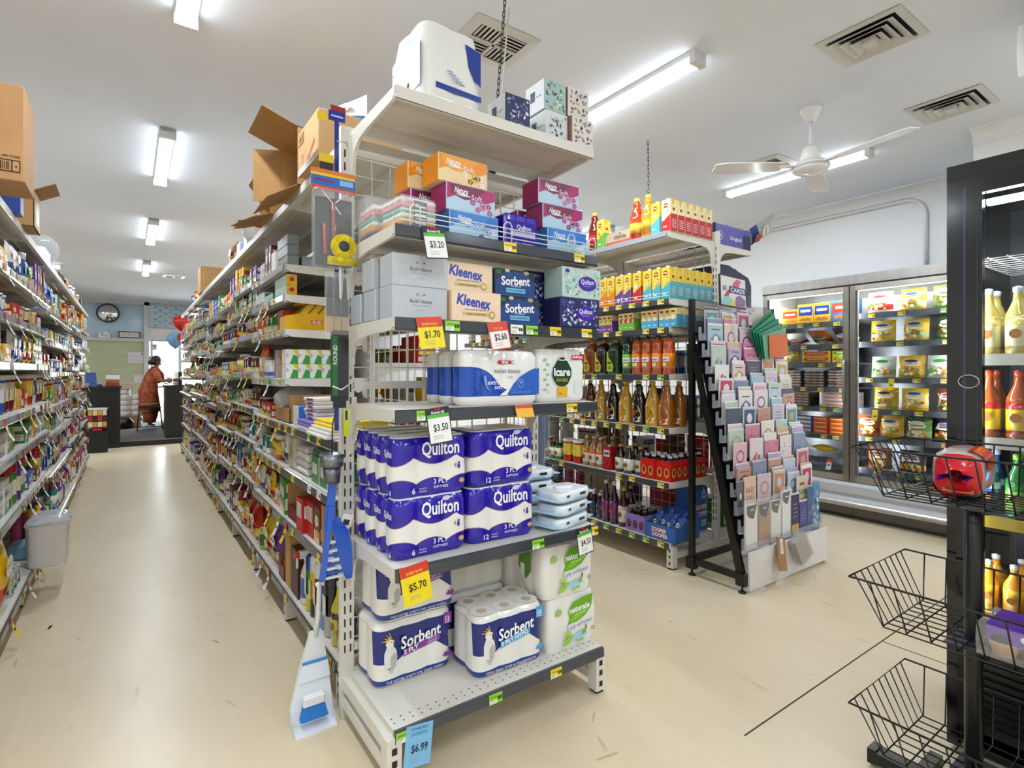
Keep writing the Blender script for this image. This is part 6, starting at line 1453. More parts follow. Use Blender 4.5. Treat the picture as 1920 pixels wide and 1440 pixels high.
for k in range(2):
    yc = (.0 + (k + .5) * FW / 2)
    for i, z in enumerate(FLV[k]):
        o = ob('freezer_shelf', MB().box(.11, FDP - .04, -.38, .38, -.012, 0, 'steel', '#b9bcbf').box(.098, .11, -.38, .38, -.045, .006, 'gloss', '#5a5f66'), (0, yc, z), parent=fz)
        for j in range(4):
            if R.random() < .75: ob('price_ticket', TK[R.choice('yyg')], (.097, -.28 + j * .18 + R.uniform(-.04, .04), -.022), -PI / 2, o)
        if R.random() < .5: ob('shelf_talker', TLK['p' if R.random() < .7 else 'w'], (.105, R.uniform(-.3, .3), 0), -PI / 2, o)
ob('back_perforation', MB().box(FDP - .034, FDP - .031, .05, FW - .05, .35, 2.05, 'steel', '#7d8083'), parent=fz)
# frozen goods (front faces -X)
def fput(name, me, y, z, lab, cat, dx=.125, rz=-PI / 2, rot=None, grp=None): return tag(ob(name, me, (FX + dx, FY0 + y, z + .0012), rz, rot=rot), lab, cat, grp)
def fbag(c, c2, c3, w=.19, h=.19, sd=0):
    PAL['_x'] = c; SEC['_x'] = c2; m = p_pouch('_x', w, h, sd, .07)
    m.disc(0, h * .74, w * .30, h * .09, -.012, 'print', '#f4f2ee', 14).disc(0, h * .74, w * .26, h * .07, -.0128, 'print', c3, 14)
    r_ = random.Random(sd)
    for k in range(14): m.disc(r_.uniform(-w * .34, w * .34), r_.uniform(h * .12, h * .42), .014, .012, -.012 - .0002 * k, 'print', r_.choice(['#e8d8a0', '#d98a2a', '#5a9a3a', '#f0ead0', '#c9542a']), 8)
    if sd == 5: m.text('PUB STYLE', 0, h * .56, .026, -.0165, 'print', '#efe8d8', bold=.02, w=.13)
    if sd == 4: m.text('Stir Fry', 0, h * .56, .034, -.0165, 'print', '#f2ead8', bold=.02, w=.12)
    return m.mesh('frozen_bag')
YB_ = ('#eec321', '#f0d98a', '#1f3f8a')
fb = [fbag('#eec321', '#e8d27a', '#1f3f8a', sd=1), fbag('#f0c52a', '#d8e0a0', '#1f3f8a', sd=2), fbag('#e4ecd9', '#a9cf6a', '#3f8a35', sd=3), fbag('#e8b01e', '#f0d060', '#2a2a3a', sd=4), fbag('#3a2a22', '#d9982a', '#7a5aa0', sd=5), fbag('#a8552a', '#7a3a1e', '#8a4a2a', sd=6), fbag('#f2eee6', '#c8323a', '#c8323a', sd=7), fbag('#5a7a3a', '#8a9a5a', '#e8e0c0', sd=8)]
fn = ['yellow frozen vegetable bag', 'golden frozen vegetable bag', 'white and green frozen bag', 'amber stir-fry bag', 'dark frozen chips bag', 'brown frozen meat bag', 'white and red frozen bag', 'green frozen peas bag']
def fbox(w, d, h, c, c2, logo, sd=0):
    m = MB().box(-w / 2, w / 2, 0, d, 0, h, 'card', c).rect(-w * .44, w * .44, h * .42, h * .88, -.001, 'print', c2).rect(-w * .32, w * .32, h * .6, h * .72, -.0016, 'print', logo)
    for k in range(5): m.disc(-w * .3 + w * .15 * k, h * .2 + .006 * (k % 2), w * .09, h * .09, -.0016, 'print', ('#d98a2a', '#c9742a')[k % 2], 9)
    return m.mesh('frozen_box')
bx_party = fbox(.15, .08, .19, '#f0c020', '#1f3a9a', '#f4f0e0'); bx_blue = fbox(.24, .08, .20, '#3f7ac0', '#d8402a', '#f4e8d0'); bx_red = fbox(.16, .08, .15, '#f0a81e', '#d8401e', '#f4e8d0'); bx_white = fbox(.085, .1, .18, '#efece6', '#e4e0d8', '#b9b4a8')
roll = fbox(.26, .07, .055, '#f0c41e', '#d8301e', '#f4e8d0'); rollg = fbox(.20, .07, .055, '#eec81e', '#3f9a35', '#f4e8d0'); flat = fbox(.27, .24, .034, '#f0dcd8', '#c9a8a0', '#8a4a4a'); tray = fbox(.2, .2, .026, '#2a2828', '#c9ccd0', '#7a2a2a'); sred = fbox(.13, .1, .038, '#e0441c', '#f0922a', '#f4e0c0'); sblu = fbox(.14, .1, .038, '#3f6ac0', '#e8e8f0', '#e8c43a')
L = FLV[1]; base = FW / 2
for k, (me, y, lab) in enumerate(((bx_party, .305, 'yellow and blue party pie carton, nearer the blue box'), (bx_party, .46, 'yellow and blue party pie carton beside the orange box'), (bx_blue, .105, 'wide blue frozen snack carton behind the freezer handle'), (bx_red, .614, 'orange and red frozen carton in the top freezer row'), (bx_white, .739, 'plain white frozen carton in the top freezer row'))): fput('frozen_box', me, base + y - .0, L[6], lab, 'frozen box')
fput('frozen_bag', fb[6], base + .60, L[5] + .008, 'white and red frozen bag lying on its shelf', 'frozen bag', rot=(1.1, 0, -PI / 2), dx=.30); fput('frozen_bag', fb[5], base + .36, L[5] + .009, 'brown frozen bag lying beside the white and red one', 'frozen bag', rot=(1.0, 0, -PI / 2), dx=.28); fput('frozen_bag', fb[4], base + .12, L[5] + .009, 'dark frozen bag slumped near the door mullion', 'frozen bag', rot=(.9, 0, -PI / 2), dx=.26)
for j in range(2):
    fput('frozen_box', roll, base + .36, L[4] + j * .057, f'long yellow and red frozen roll box, {("lower", "upper")[j]} of two', 'frozen box', grp='frozen roll boxes'); fput('frozen_box', rollg, base + .11, L[4] + j * .057, f'long yellow and green frozen roll box, {("lower", "upper")[j]} of two', 'frozen box', grp='frozen roll boxes')
fput('frozen_bag', fb[0], base + .64, L[4], 'yellow frozen bag propped beside the long roll boxes', 'frozen bag', rz=-PI / 2).scale.z = .66
for s, y in enumerate((.16, .38, .60)):
    for j in range(6): fput('meal_tray', tray, base + y, L[3] + j * .027, f'dark frozen meal tray, tier {NUM[j]} of the {("near", "middle", "far")[s]} stack', 'frozen meal', grp='frozen meal trays', dx=.125 + .01 * (j % 2))
for j in range(4): fput('frozen_box', flat, base + .17, L[2] + j * .036, f'flat pale pink frozen pizza box, tier {NUM[j]}', 'frozen box', grp='flat pizza boxes')
for j in range(5): fput('meal_tray', tray, base + .52, L[2] + j * .027, f'dark frozen meal tray beside the pizza boxes, tier {NUM[j]}', 'frozen meal', grp='frozen meal trays low')
for s, (me, y, c) in enumerate(((sred, .62, 'red'), (sblu, .47, 'blue'), (sred, .32, 'orange-red'), (sred, .17, 'orange-red'))):
    for j in range(4): fput('frozen_box', me, base + y, L[1] + j * .04, f'small {c} frozen box, tier {NUM[j]} of stack {NUM[s]} from the far end', 'frozen box', grp='small frozen boxes')
fput('frozen_bag', fb[0], base + .35, L[0] + .014, 'yellow frozen bag lying on the freezer floor', 'frozen bag', rot=(1.35, 0, -PI / 2), dx=.36)
Q = FLV[0]
spec = [(5, 0, .147), (4, 0, .40), (5, 0, .65), (4, 1, .16), (7, 1, .36), (0, 1, .56), (5, 1, .74), (5, 2, .14), (0, 2, .38), (3, 2, .60), (7, 4, .14), (1, 4, .38), (0, 4, .62), (2, 3, .20), (3, 3, .40), (2, 3, .62), (7, 5, .16), (1, 5, .40), (6, 5, .64)]
for b_, l_, y in spec:
    fput('frozen_bag', fb[b_], y, Q[l_] + .006, f'{fn[b_]} on {("the floor", "the first shelf", "the second shelf", "the third shelf", "the fourth shelf", "the top shelf")[l_]} of the right freezer door' + f', {("near", "middle", "far")[min(2, int(y / .28))]} spot', 'frozen bag', rz=-PI / 2 + R.uniform(-.12, .12), rot=(R.uniform(-.12, -.02), 0, -PI / 2 + R.uniform(-.15, .15)), dx=.13)
# ================================================================== black drinks fridge
BX, BY0, BY1 = 2.36, -.18, .67
bf = thing('drinks_fridge', 'black glass door drinks fridge behind the basket rack', 'fridge', (BX, BY0, 0))
BW_ = BY1 - BY0; BDp = .66; K = '#0a090b'
ob('cabinet', MB().box(.03, BDp, 0, .035, .02, 2.05, 'black', K).box(.03, BDp, BW_ - .035, BW_, .02, 2.05, 'black', K).box(.0, BDp, 0, BW_, 1.99, 2.05, 'black', K).box(BDp - .03, BDp, 0, BW_, .02, 2.05, 'black', '#2a2b2e').box(.03, BDp, 0, BW_, .40, .46, 'black', K), parent=bf)
ob('edge_trim', MB().box(0, .03, BW_ - .03, BW_, .02, 1.99, 'gloss', '#0b0b12').box(0, .03, 0, .03, .02, 1.99, 'gloss', '#0b0b12'), parent=bf)
d = ob('fridge_door', MB().box(-.03, .0, BW_ - .105, BW_ - .035, .45, 1.985, 'gloss', '#08080b').box(-.03, .0, .035, .105, .45, 1.985, 'gloss', '#08080b').box(-.03, .0, .105, BW_ - .105, 1.93, 1.985, 'gloss', '#08080b').box(-.03, .0, .105, BW_ - .105, .45, .50, 'gloss', '#08080b'), parent=bf)
ob('glass_pane', MB().box(-.018, -.012, .105, BW_ - .105, .50, 1.93, 'clearglass'), parent=d)
ob('stile_highlight', MB().box(-.032, -.03, BW_ - .062, BW_ - .054, .47, 1.96, 'gloss', '#2a3550').box(-.032, -.03, BW_ - .095, BW_ - .090, .47, 1.96, 'gloss', '#1c2233'), parent=d)
ob('lock_ring', MB().tube([(-.034, BW_ - .07 + .028 * math.cos(a), 1.295 + .022 * math.sin(a)) for a in [2 * PI * q / 20 for q in range(20)]], .0022, 6, 'metal', '#b9b6b0', closed=True), parent=d)
g = ob('grille', MB().box(.0, .02, .03, BW_ - .03, .10, .42, 'black', '#0f0f10'), parent=bf)
for k in range(11): ob('grille_slat', MB().box(-.012, .004, .05, BW_ - .05, .125 + k * .026, .137 + k * .026, 'black', '#101012'), parent=g)
ob('foot', MB().box(.05, BDp - .05, .05, BW_ - .05, 0, .02, 'black', '#101010'), parent=bf)
ob('lamp_tube', MB().box(.03, .045, BW_ - .06, BW_ - .045, .5, 1.9, 'freezer_light', '#eaf3ff'), parent=bf)
ob('lamp_tube', MB().box(.04, .06, .1, BW_ - .1, 1.90, 1.92, 'freezer_light', '#dfeeff'), parent=bf)
BLV = [.50, .83, 1.10, 1.385]
for z in BLV: 
    o = ob('fridge_shelf', MB().box(.05, BDp - .04, .04, BW_ - .04, -.008, 0, 'steel', '#c9ccd0'), (0, 0, z), parent=bf)
    ob('ticket_strip', MB().box(.042, .05, .04, BW_ - .04, -.035, .004, 'gloss', '#d9d9c9' if z > 1 else '#d8b83a'), parent=o)
ob('wire_shelf', grid_mesh(.75, .5, .05, .05), (.05, BW_ / 2, 1.72), parent=bf, rot=(PI / 2, 0, PI / 2))
dr = {'tonic': saucer('#c9b45a', '#e8dfa8', '#d9c46a', '#b9bcc0', .235, .034), 'tea': saucer('#a8501e', '#e8c81e', '#c8301e', '#d8481e', .235, .034), 'water': saucer('#2f6a9a', '#2a5aa8', '#e6eef6', '#dfe6ee', .22, .033), 'juice': saucer('#e0981e', '#e8a82a', '#eec02a', '#d0d2d6', .17, .03), 'green': saucer('#2f7a3a', '#8ac43a', '#3a8a3a', '#8ad83a', .22, .033)}
for i, (k, z, n, w) in enumerate((('tonic', BLV[3], 8, .078), ('tea', BLV[2], 8, .08), ('water', BLV[1], 8, .078), ('juice', BLV[0], 9, .07))):
    for r_ in range(2):
        for j in range(n):
            kk = k if not (k == 'water' and j % 3 == 1) else 'green'
            tag(ob('drink_bottle', dr[kk], (BX + .07 + r_ * .095, BY1 - .085 - j * w - .004, z + .0012), -PI / 2), f'{("yellow tonic", "red and yellow iced tea", "blue water" if kk == "water" else "green soda", "amber juice")[i]} bottle, {("front", "second")[r_]} row place {NUM[j]}, fridge {("upper", "third", "second", "lowest")[i]} shelf', 'bottle', 'bottles in the black fridge')

# ================================================================== wire basket rack
rk = thing('basket_rack', 'black wire basket rack on a pole in front of the drinks fridge', 'rack', (2.06, .52, 0))
WB = '#0b0b0c'
for y in (0, -.75): ob('pole', MB().lathe([(.022, .05), (.022, .93), (.018, .934), (.001, .935)], 14, 'black', '#0e0e10'), (0, y, 0), parent=rk)
ob('base_foot', MB().box(-.03, .03, -.95, .27, .02, .055, 'black', WB).box(-.028, .028, .25, .275, .012, .06, 'black', WB), parent=rk)
for y in (.15, -.8): ob('base_cross', MB().box(-.2, .2, y - .018, y + .018, 0, .02, 'black', WB), parent=rk)
def basket(z, name):
    b = MB(); x0, x1, y0, y1 = -.20, .25, -1.0, .26; hi = 0; dpth = .145; ix, iy = .06, .075
    bx0, bx1, by0, by1 = x0 + ix, x1 - ix, y0 + iy, y1 - iy; r = .0034; t = .0024
    b.tube([(x0, y0, 0), (x1, y0, 0), (x1, y1, 0), (x0, y1, 0)], r, 6, 'black', WB, closed=True)
    nY = 18; nX = 8
    for i in range(nY + 1):
        u = i / nY; ya, yb = y0 + .06 + (y1 - y0 - .12) * u, by0 + (by1 - by0) * u
        b.tube([(x0, ya, 0), (bx0, yb, -dpth), (bx1, yb, -dpth), (x1, ya, 0)], t, 5, 'black', WB)
    for i in range(nX + 1):
        u = i / nX; xa, xb = x0 + .04 + (x1 - x0 - .08) * u, bx0 + (bx1 - bx0) * u
        b.tube([(xa, y0, 0), (xb, by0, -dpth - .004), (xb, by1, -dpth - .004), (xa, y1, 0)], t, 5, 'black', WB)
    o = ob('wire_basket', b, (0, 0, z), parent=rk)
    for y in (0, -.75): ob('support_plate', MB().box(-.09, .09, y - .05, y + .05, -dpth - .010, -dpth - .007, 'steel', '#6f7478').box(-.05, .05, y - .045, y - .03, -dpth - .03, -dpth - .01, 'black', WB), parent=o)
for z in (1.09, .68, .28): basket(z, '')
# bread
def loaf(lab, loc, c1, c2, rz):
    t = thing('bread_loaf', lab, 'bread', loc, rz); t.scale = (.84, .82, .92)
    sec = lambda s: [(-.05 * s, .014), (.05 * s, .014), (.058 * s, .07), (.06 * s, .10 * s + .01), (.04 * s, .13 * s), (-.04 * s, .13 * s), (-.06 * s, .10 * s + .01), (-.058 * s, .07)]
    ob('loaf', MB().loft([[(a, y, b) for a, b in sec(s)] for y, s in ((.03, .85), (.05, .95), (.26, .95), (.28, .85))], 'matte', '#c08a4e'), parent=t)
    n = 16; rg = []; cols = []
    for y, s, c in ((-.02, .28, c1), (.0, .12, c1), (.02, .5, c1), (.035, .92, c1), (.06, 1.06, c2), (.16, 1.08, c2), (.26, 1.06, c2), (.30, .8, c1)):
        sq = lambda t: math.copysign(abs(t) ** .62, t)
        rg.append([(s * .074 * sq(math.cos(2 * PI * i / n)), y, .073 + s * .072 * sq(math.sin(2 * PI * i / n))) for i in range(n)]); cols.append(c)
    ob('bag', MB().loft(rg[:4], 'film', [c1] * 3, caps=False).loft(rg[3:7], 'bag', ['#f0e6e2', '#e8e0dc', '#e8e0dc'], caps=False).loft(rg[6:], 'film', [c1], caps=False), parent=t)
    pn = MB()
    for a0, a1 in ((PI * .02, PI * .45), (PI * 1.1, PI * 1.5)):
        pn.loft([[(.0805 * sq(math.cos(a)), y, .073 + .0785 * sq(math.sin(a))) for a in [a0 + (a1 - a0) * q / 7 for q in range(8)]] for y in (.045, .25)], 'film', c1, caps=False, closed=False)
    ob('printed_panel', pn, parent=t)
    ob('bag_tail', MB().loft([[(x * w, y, .072 + z_ * w) for x, z_ in ((-.02, -.006), (0, .004), (.02, -.002), (.03, .006), (.02, .008), (0, .009), (-.02, .004))] for y, w in ((-.02, .5), (-.05, 1.2), (-.085, 2.0))], 'film', c2, caps=False), parent=t)
BZ = 1.09 - .145 + .009
loaf('red bagged sandwich loaf in the top wire basket', (2.0, .545, BZ), '#c8141c', '#6a2a8a', -PI / 2 + .12)
loaf('orange and yellow bagged bread in the top wire basket', (2.0, .29, BZ), '#e2871c', '#e8c13a', -PI / 2 - .1)
t = thing('muffin_tray', 'clear tray of chocolate muffins with purple sleeve in the middle basket', 'muffins', (1.99, .405, .68 - .145 + .004))
for i in range(4):
    for j in range(2):
        ob('muffin', MB().at(.0 + j * .085, .03 - i * .085, 0).lathe([(.024, 0), (.034, .035), (.042, .045), (.04, .062), (.02, .075), (.001, .077)], 14, 'matte', ['#c9a884', '#c9a884', '#3a2118', '#3a2118', '#3a2118']), parent=t)
ob('clear_lid', MB().loft([[(x, y, z) for x, y in ((-.05 * s, .08), (.0425 + .0935 * s, .08), (.0425 + .0935 * s, -.30), (-.05 * s, -.30))] for z, s in ((.0, .9), (.04, 1.05), (.085, .9))], 'clear', '#ffffff', smooth=False), parent=t)
m = MB().box(-.03, .115, -.27, .06, .087, .089, 'print', '#5a2a9a').box(-.035, -.03, -.27, .06, .045, .088, 'print', '#5a2a9a')
m.at(-.036, .0, 0, -PI / 2).disc(.05, .068, .04, .015, 0, 'print', '#e8e2f2', 16).disc(.13, .062, .02, .01, 0, 'print', '#d8401e', 12).text('DOUBLE CHOC', .20, .068, .022, -.001, 'print', '#f0ecf6', bold=.03, w=.11).at()
ob('sleeve', m, parent=t)
# ================================================================== counter area at the far end
PY = 11.66
struct('platform', MB().box(-1.6, 5.2, PY, YB, 0, .085, 'charcoal_laminate').box(-1.6, 5.2, PY + .02, YB, .085, .09, 'carpet'))
t = thing('counter', 'charcoal counter cabinet to the left of the walkway step', 'counter', (-.34, PY - .06, 0))
ob('body', MB().box(-.75, .20, 0, .55, 0, 1.03, 'charcoal_laminate'), parent=t); ob('top', MB().box(-.76, .22, -.02, .57, 1.03, 1.065, 'charcoal_laminate'), parent=t); ob('kick_board', MB().box(-.75, .19, -.012, .0, 0, .09, 'black', '#1c1917'), parent=t)
t = thing('counter', 'charcoal service counter with raised screen in front of the shopkeeper', 'counter', (.54, PY + .16, .0))
ob('body', MB().box(.0, .34, 0, .8, .09, 1.04, 'charcoal_laminate').box(.13, .47, .8, 3.4, .09, 1.04, 'charcoal_laminate'), parent=t); ob('top', MB().box(-.02, .36, -.02, .8, 1.04, 1.07, 'charcoal_laminate').box(.11, .49, .8, 3.42, 1.04, 1.07, 'charcoal_laminate'), parent=t); ob('raised_screen', MB().box(.20, .26, .0, 1.6, 1.07, 1.32, 'black', '#0f0d0d'), parent=t)
tag(ob('card_terminal', MB().cbox(-.04, .04, -.06, .06, 0, .12, .01, 'gloss', '#e4e6e8'), (.74, 14.52, 1.071), .2), 'small white box on the service counter by the hand', 'card terminal')
t = thing('snack_stand', 'dark stand of small snack packets before the left counter', 'stand', (-.42, 11.05, 0))
ob('body', MB().box(-.14, .12, 0, .25, 0, .36, 'charcoal_laminate'), parent=t); ob('shelf', MB().box(-.15, .13, -.01, .25, .40, .415, 'black', '#201d1c').box(-.15, -.14, -.01, .25, .36, .72, 'black', '#201d1c').box(.12, .13, -.01, .25, .36, .72, 'black', '#201d1c'), parent=t); ob('red_tray', MB().box(-.08, .05, -.015, .1, .363, .398, 'gloss', '#c81a16'), parent=t)
for i in range(4):
    for j in range(3): ob('snack_packet', MB().box(-.13 + i * .062, -.075 + i * .062, .0, .03, .42 + j * .095, .505 + j * .095, 'film', ('#e8d9c8', '#c8302a', '#d9a23a', '#3a3034')[(i * 2 + j) % 4]), parent=t)
ob('header', MB().box(-.14, .12, .0, .02, .70, .735, 'card', '#e9e4e0'), parent=t)
for k, (x, w, z, h, c, lab) in enumerate(((-.29, .2, 1.066, .06, '#8a3a2c', 'red-brown flat box at the foot of the counter stack'), (-.285, .19, 1.127, .055, '#a8583a', 'rust coloured flat box in the counter stack'), (-.28, .19, 1.183, .075, '#d9d2cf', 'white flat box on top of the counter stack'))):
    tag(ob('flat_box', MB().cbox(-w / 2, w / 2, 0, .2, 0, h, .004, 'card', c), (x + .04, 11.85, z), .05 * k), lab, 'box')
tag(ob('dark_folder', MB().box(-.1, .1, 0, .16, 0, .03, 'card', '#3a3430'), (-.50, 11.95, 1.066), .1), 'dark folder lying beside the counter stack', 'folder')
tag(ob('leaflet_stand', MB().add([(-.12, 0, 0), (.12, 0, 0), (.10, .07, .24), (-.12, .07, .24), (-.12, .02, 0), (.12, .02, 0), (.10, .09, .24), (-.12, .09, .24)], [(0, 1, 2, 3), (7, 6, 5, 4), (0, 3, 7, 4), (1, 5, 6, 2), (3, 2, 6, 7), (0, 4, 5, 1)], 'card', '#1f3a78'), (-.58, 11.75, 1.066), 0), 'dark blue leaflet stand on the left counter', 'leaflet stand')
# paper stacks behind the counter
for c, (x, n) in enumerate(((-.09, 7), (.125, 6))):
    for k in range(n):
        m = MB().lathe([(.09, 0), (.105, .01), (.105, .11), (.095, .118), (.001, .119)], 14, 'card', ['#d9d5d2', '#e6e2df', '#cfcbc8', '#cfcbc8'])
        tag(ob('paper_roll', m, (x + .01 * ((k * 7) % 3 - 1), 14.75, .091 + .12 * k), 0), f'large white paper roll, {ORD[k]} of the {("left", "right")[c]} stack behind the counter' if k < 8 else '', 'paper roll', 'paper rolls behind the counter')
tag(ob('cardboard_carton', cartonbox(.32, .25, .12, '#c9b49a'), (-.10, 14.62, .945), 0), 'shallow pale carton on top of the paper rolls', 'carton')
m = MB().sphere((0, 0, .13), .17, .15, .13, 'film', '#1a1a1f', 14, 8); tag(ob('bin_bag', m, (-.10, 14.35, .088), 0), 'black shiny bag on the carpet below the paper rolls', 'bag')
tag(ob('cardboard_carton', cartonbox(.36, .1, .26, '#b08a5c'), (-.03, 14.52, .091), 0), 'brown carton behind the black bag', 'carton')
# wall things
t = thing('security_mirror', 'round convex security mirror on the blue wall panel', 'mirror', (-.43, YB - .06, 2.73))
ob('rim', MB().at(0, 0, 0, 0, PI / 2).lathe([(.215, .0), (.228, .0), (.228, .025), (.215, .025)], 32, 'black', '#1d1c1c'), parent=t)
ob('mirror_dome', MB().at(0, 0, 0, 0, PI / 2).lathe([(.217, .008), (.19, .035), (.14, .062), (.08, .080), (.03, .087), (.001, .088)], 32, 'mirror', '#d9d9d9'), parent=t)
ob('hanger', MB().tube([(0, .0, .21), (0, .02, .30)], .006, 6, 'black', '#2c2c2c'), parent=t)
t = thing('framed_sign', 'long dark framed sign with pale letters on the rail', 'sign', (-.008, YB - .045, 2.141))
ob('frame', MB().box(-.22, .22, 0, .02, 0, .165, 'card', '#3f2a22'), parent=t)
m = MB().rect(-.195, .195, .025, .14, -.001, 'print', '#ded6ca')
for k in range(8):
    x = -.17 + k * .047; m.rect(x, x + .008, .045, .12, -.002, 'print', '#4a4440'); m.rect(x + .008, x + .028, .045 + .05 * (k % 2), .06 + .05 * (k % 2), -.002, 'print', '#6a625a')
ob('panel', m, parent=t)
m = MB().prism([(-.11, 0), (.11, 0), (.12, .06), (.08, .13), (0, .15), (-.09, .12), (-.12, .06)], 0, .01, 'card', '#e9e2dc')
m.disc(-.03, .11, .02, .012, -.001, 'print', '#2a2826', 8).rect(-.04, -.025, .03, .09, -.001, 'print', '#2a2826').rect(.0, .05, .035, .045, -.001, 'print', '#2a2826').disc(.06, .04, .012, .014, -.001, 'print', '#2a2826', 8)
tag(ob('white_sign', m, (-.51, YB - .045, 2.141), 0), 'small white cut-out sign with black script on the rail', 'sign')
for k, (x0, x1, z0, z1, lab) in enumerate(((-.03, .28, 1.54, 1.80, 'pinned white notice on the green wall, upper'), (.09, .29, 1.05, 1.24, 'pinned white notice on the green wall, lower'))):
    m = MB().box(x0, x1, -.004, 0, z0, z1, 'card', '#e6dde2')
    for q in range(4): m.rect(x0 + .03, x1 - .05, z0 + .04 + q * .045, z0 + .05 + q * .045, -.005, 'print', '#a8a0b0')
    if k == 0: m.rect(x1 - .045, x1 - .02, z1 - .07, z1 - .02, -.005, 'print', '#4a4478')
    tag(ob('notice', m, (0, YB - .001, 0), 0), lab, 'notice')
m = MB().at(.49, YB + .075, 1.62).lathe([(.001, 0)], 3, 'card', '#fff') if False else MB().prism([(.45 + .10 * math.cos(2 * PI * k / 24), 1.62 + .10 * math.sin(2 * PI * k / 24)) for k in range(24)], YB + .06, YB + .075, 'card', '#22346a').rect(.39, .51, 1.60, 1.64, YB + .058, 'print', '#c9d0e2')
tag(ob('round_sticker', m), 'round navy sign stuck on the shop front glass', 'sign')
tag(ob('window_poster', MB().box(.42, .56, YB + .066, YB + .075, 1.86, 2.02, 'card', '#d9d2d8').rect(.44, .54, 1.95, 1.98, YB + .064, 'print', '#8a8490')), 'small pale poster at the top of the shop front glass', 'poster')
# balloons
for k, (x, y, z, r, c, lab) in enumerate(((.86, 12.95, 2.33, .155, '#d8201c', 'big red balloon above the counter'), (.93, 13.3, 2.03, .125, '#d8201c', 'smaller red balloon under the big one'), (.80, 13.7, 2.0, .16, '#7fb2e0', 'pale blue balloon beside the red ones'))):
    t = thing('balloon', lab, 'balloon', (x, y, z)); n = 16
    ob('skin', MB().lathe([(.004, -1.22 * r), (.3 * r, -1.0 * r), (.72 * r, -.6 * r), (.96 * r, -.1 * r), (r, .2 * r), (.86 * r, .62 * r), (.5 * r, .92 * r), (.15 * r, 1.02 * r), (.001, 1.03 * r)], 18, 'gloss', c), parent=t)
    ob('stick', MB().tube([(0, 0, -1.2 * r), (0, 0, 1.072 - z)], .006, 5, 'gloss', '#efeeee'), parent=t)
# folding chair behind the shopkeeper
t = thing('stool', 'black framed chair with pale back rail beside the shopkeeper', 'chair', (.30, 13.74, .09))
for x in (-.14, .22):
    for y in (-.16, .16): ob('leg', MB().tube([(x * 1.25, y, 0), (x, y, .50)], .012, 6, 'black', '#191919'), parent=t)
ob('seat', MB().cbox(-.16, .24, -.18, .18, .47, .51, .012, 'matte', '#3a2c26'), parent=t); ob('back_rail', MB().tube([(-.12, -.17, .55), (.24, -.17, .56)], .014, 6, 'gloss', '#b89a6a'), parent=t); ob('cross_bar', MB().tube([(-.17, -.16, .08), (.26, -.16, .08)], .009, 6, 'black', '#191919'), parent=t)

# ------------------------------------------------------------------ the shopkeeper (faces +X)
pt = thing('person', 'person in a rust red patterned tunic leaning to the service counter', 'person', (.345, 14.22, .09))
V = []; E_ = []; RR = []
def pv(p, r, link=None):
    V.append(p); RR.append(r)
    if link is not None: E_.append((link, len(V) - 1))
    return len(V) - 1
pel = pv((0, 0, .86), .135); wa = pv((.02, 0, 1.0), .125, pel); chs = pv((.07, 0, 1.18), .14, wa); upc = pv((.10, 0, 1.27), .10, chs); nk = pv((.125, 0, 1.34), .05, upc); hd0 = pv((.145, 0, 1.40), .062, nk); hd1 = pv((.155, 0, 1.46), .084, hd0); hd2 = pv((.15, 0, 1.525), .07, hd1)
for s in (-1, 1):
    hp = pv((.0, .09 * s, .80), .10, pel); kn = pv((.02, .09 * s, .47), .065, hp); an = pv((0, .09 * s, .08), .038, kn); pv((.11, .09 * s, .035), .034, an)
    sh_ = pv((.10, .16 * s, 1.245), .058, upc); el = pv((.17, .21 * s, 1.02), .046, sh_); wr_ = pv((.36, .15 * s, 1.045 + .01 * s), .028, el); pm = pv((.42, .14 * s, 1.045), .030, wr_)
    for q, L_ in enumerate((.055, .068, .064, .05)):
        a = pv((.45, .14 * s + (-.024 + .016 * q), 1.045), .0085, pm); b = pv((.45 + L_ * .6, .14 * s + (-.026 + .017 * q), 1.04), .008, a); pv((.45 + L_, .14 * s + (-.026 + .017 * q), 1.026), .007, b)
    th = pv((.42, .14 * s - .034 * s, 1.04), .010, pm); pv((.45, .14 * s - .05 * s, 1.03), .008, th)
me = bpy.data.meshes.new('body'); me.from_pydata(V, E_, []); body = bpy.data.objects.new('body', me); COL.objects.link(body); body.parent = pt
md = body.modifiers.new('Skin', 'SKIN'); md.use_smooth_shade = True
for i, d_ in enumerate(me.skin_vertices[0].data): d_.radius = (RR[i], RR[i]); d_.use_root = (i == 0)
body.modifiers.new('Subdivision', 'SUBSURF').levels = 1; body.modifiers['Subdivision'].render_levels = 1
skm, N, L_, b_ = newmat('person_skin'); b_.inputs['Base Color'].default_value = lin('#7a4a30'); b_.inputs['Roughness'].default_value = .55
me.materials.append(skm)
def ell(cx, cy, z, rx, ry, n=18, w=0): return [(cx + rx * math.cos(2 * PI * i / n) * (1 + w * math.sin(6 * PI * i / n)), cy + ry * math.sin(2 * PI * i / n) * (1 + w * math.cos(8 * PI * i / n)), z) for i in range(n)]
surface('tunic_print', '#c46a42', '#923626', 14, .8); surface('tunic_gold', '#b8803a', '#8a3222', 22, .8)
tun = MB().loft([ell(.03, 0, .36, .185, .21, w=.06), ell(.01, 0, .55, .19, .22, w=.03), ell(-.02, 0, .80, .185, .215), ell(.01, 0, .97, .155, .18), ell(.055, 0, 1.10, .16, .185), ell(.085, 0, 1.21, .14, .185), ell(.10, 0, 1.285, .088, .145), ell(.12, 0, 1.335, .062, .07)], 'tunic_print', '#ffffff')
for s in (-1, 1):
    tun.tube([(.09, .13 * s, 1.27), (.11, .18 * s, 1.20), (.165, .212 * s, 1.045), (.21, .205 * s, 1.02)], [.075, .082, .070, .062], 12, 'tunic_print', '#ffffff')
ob('tunic', tun, parent=pt)
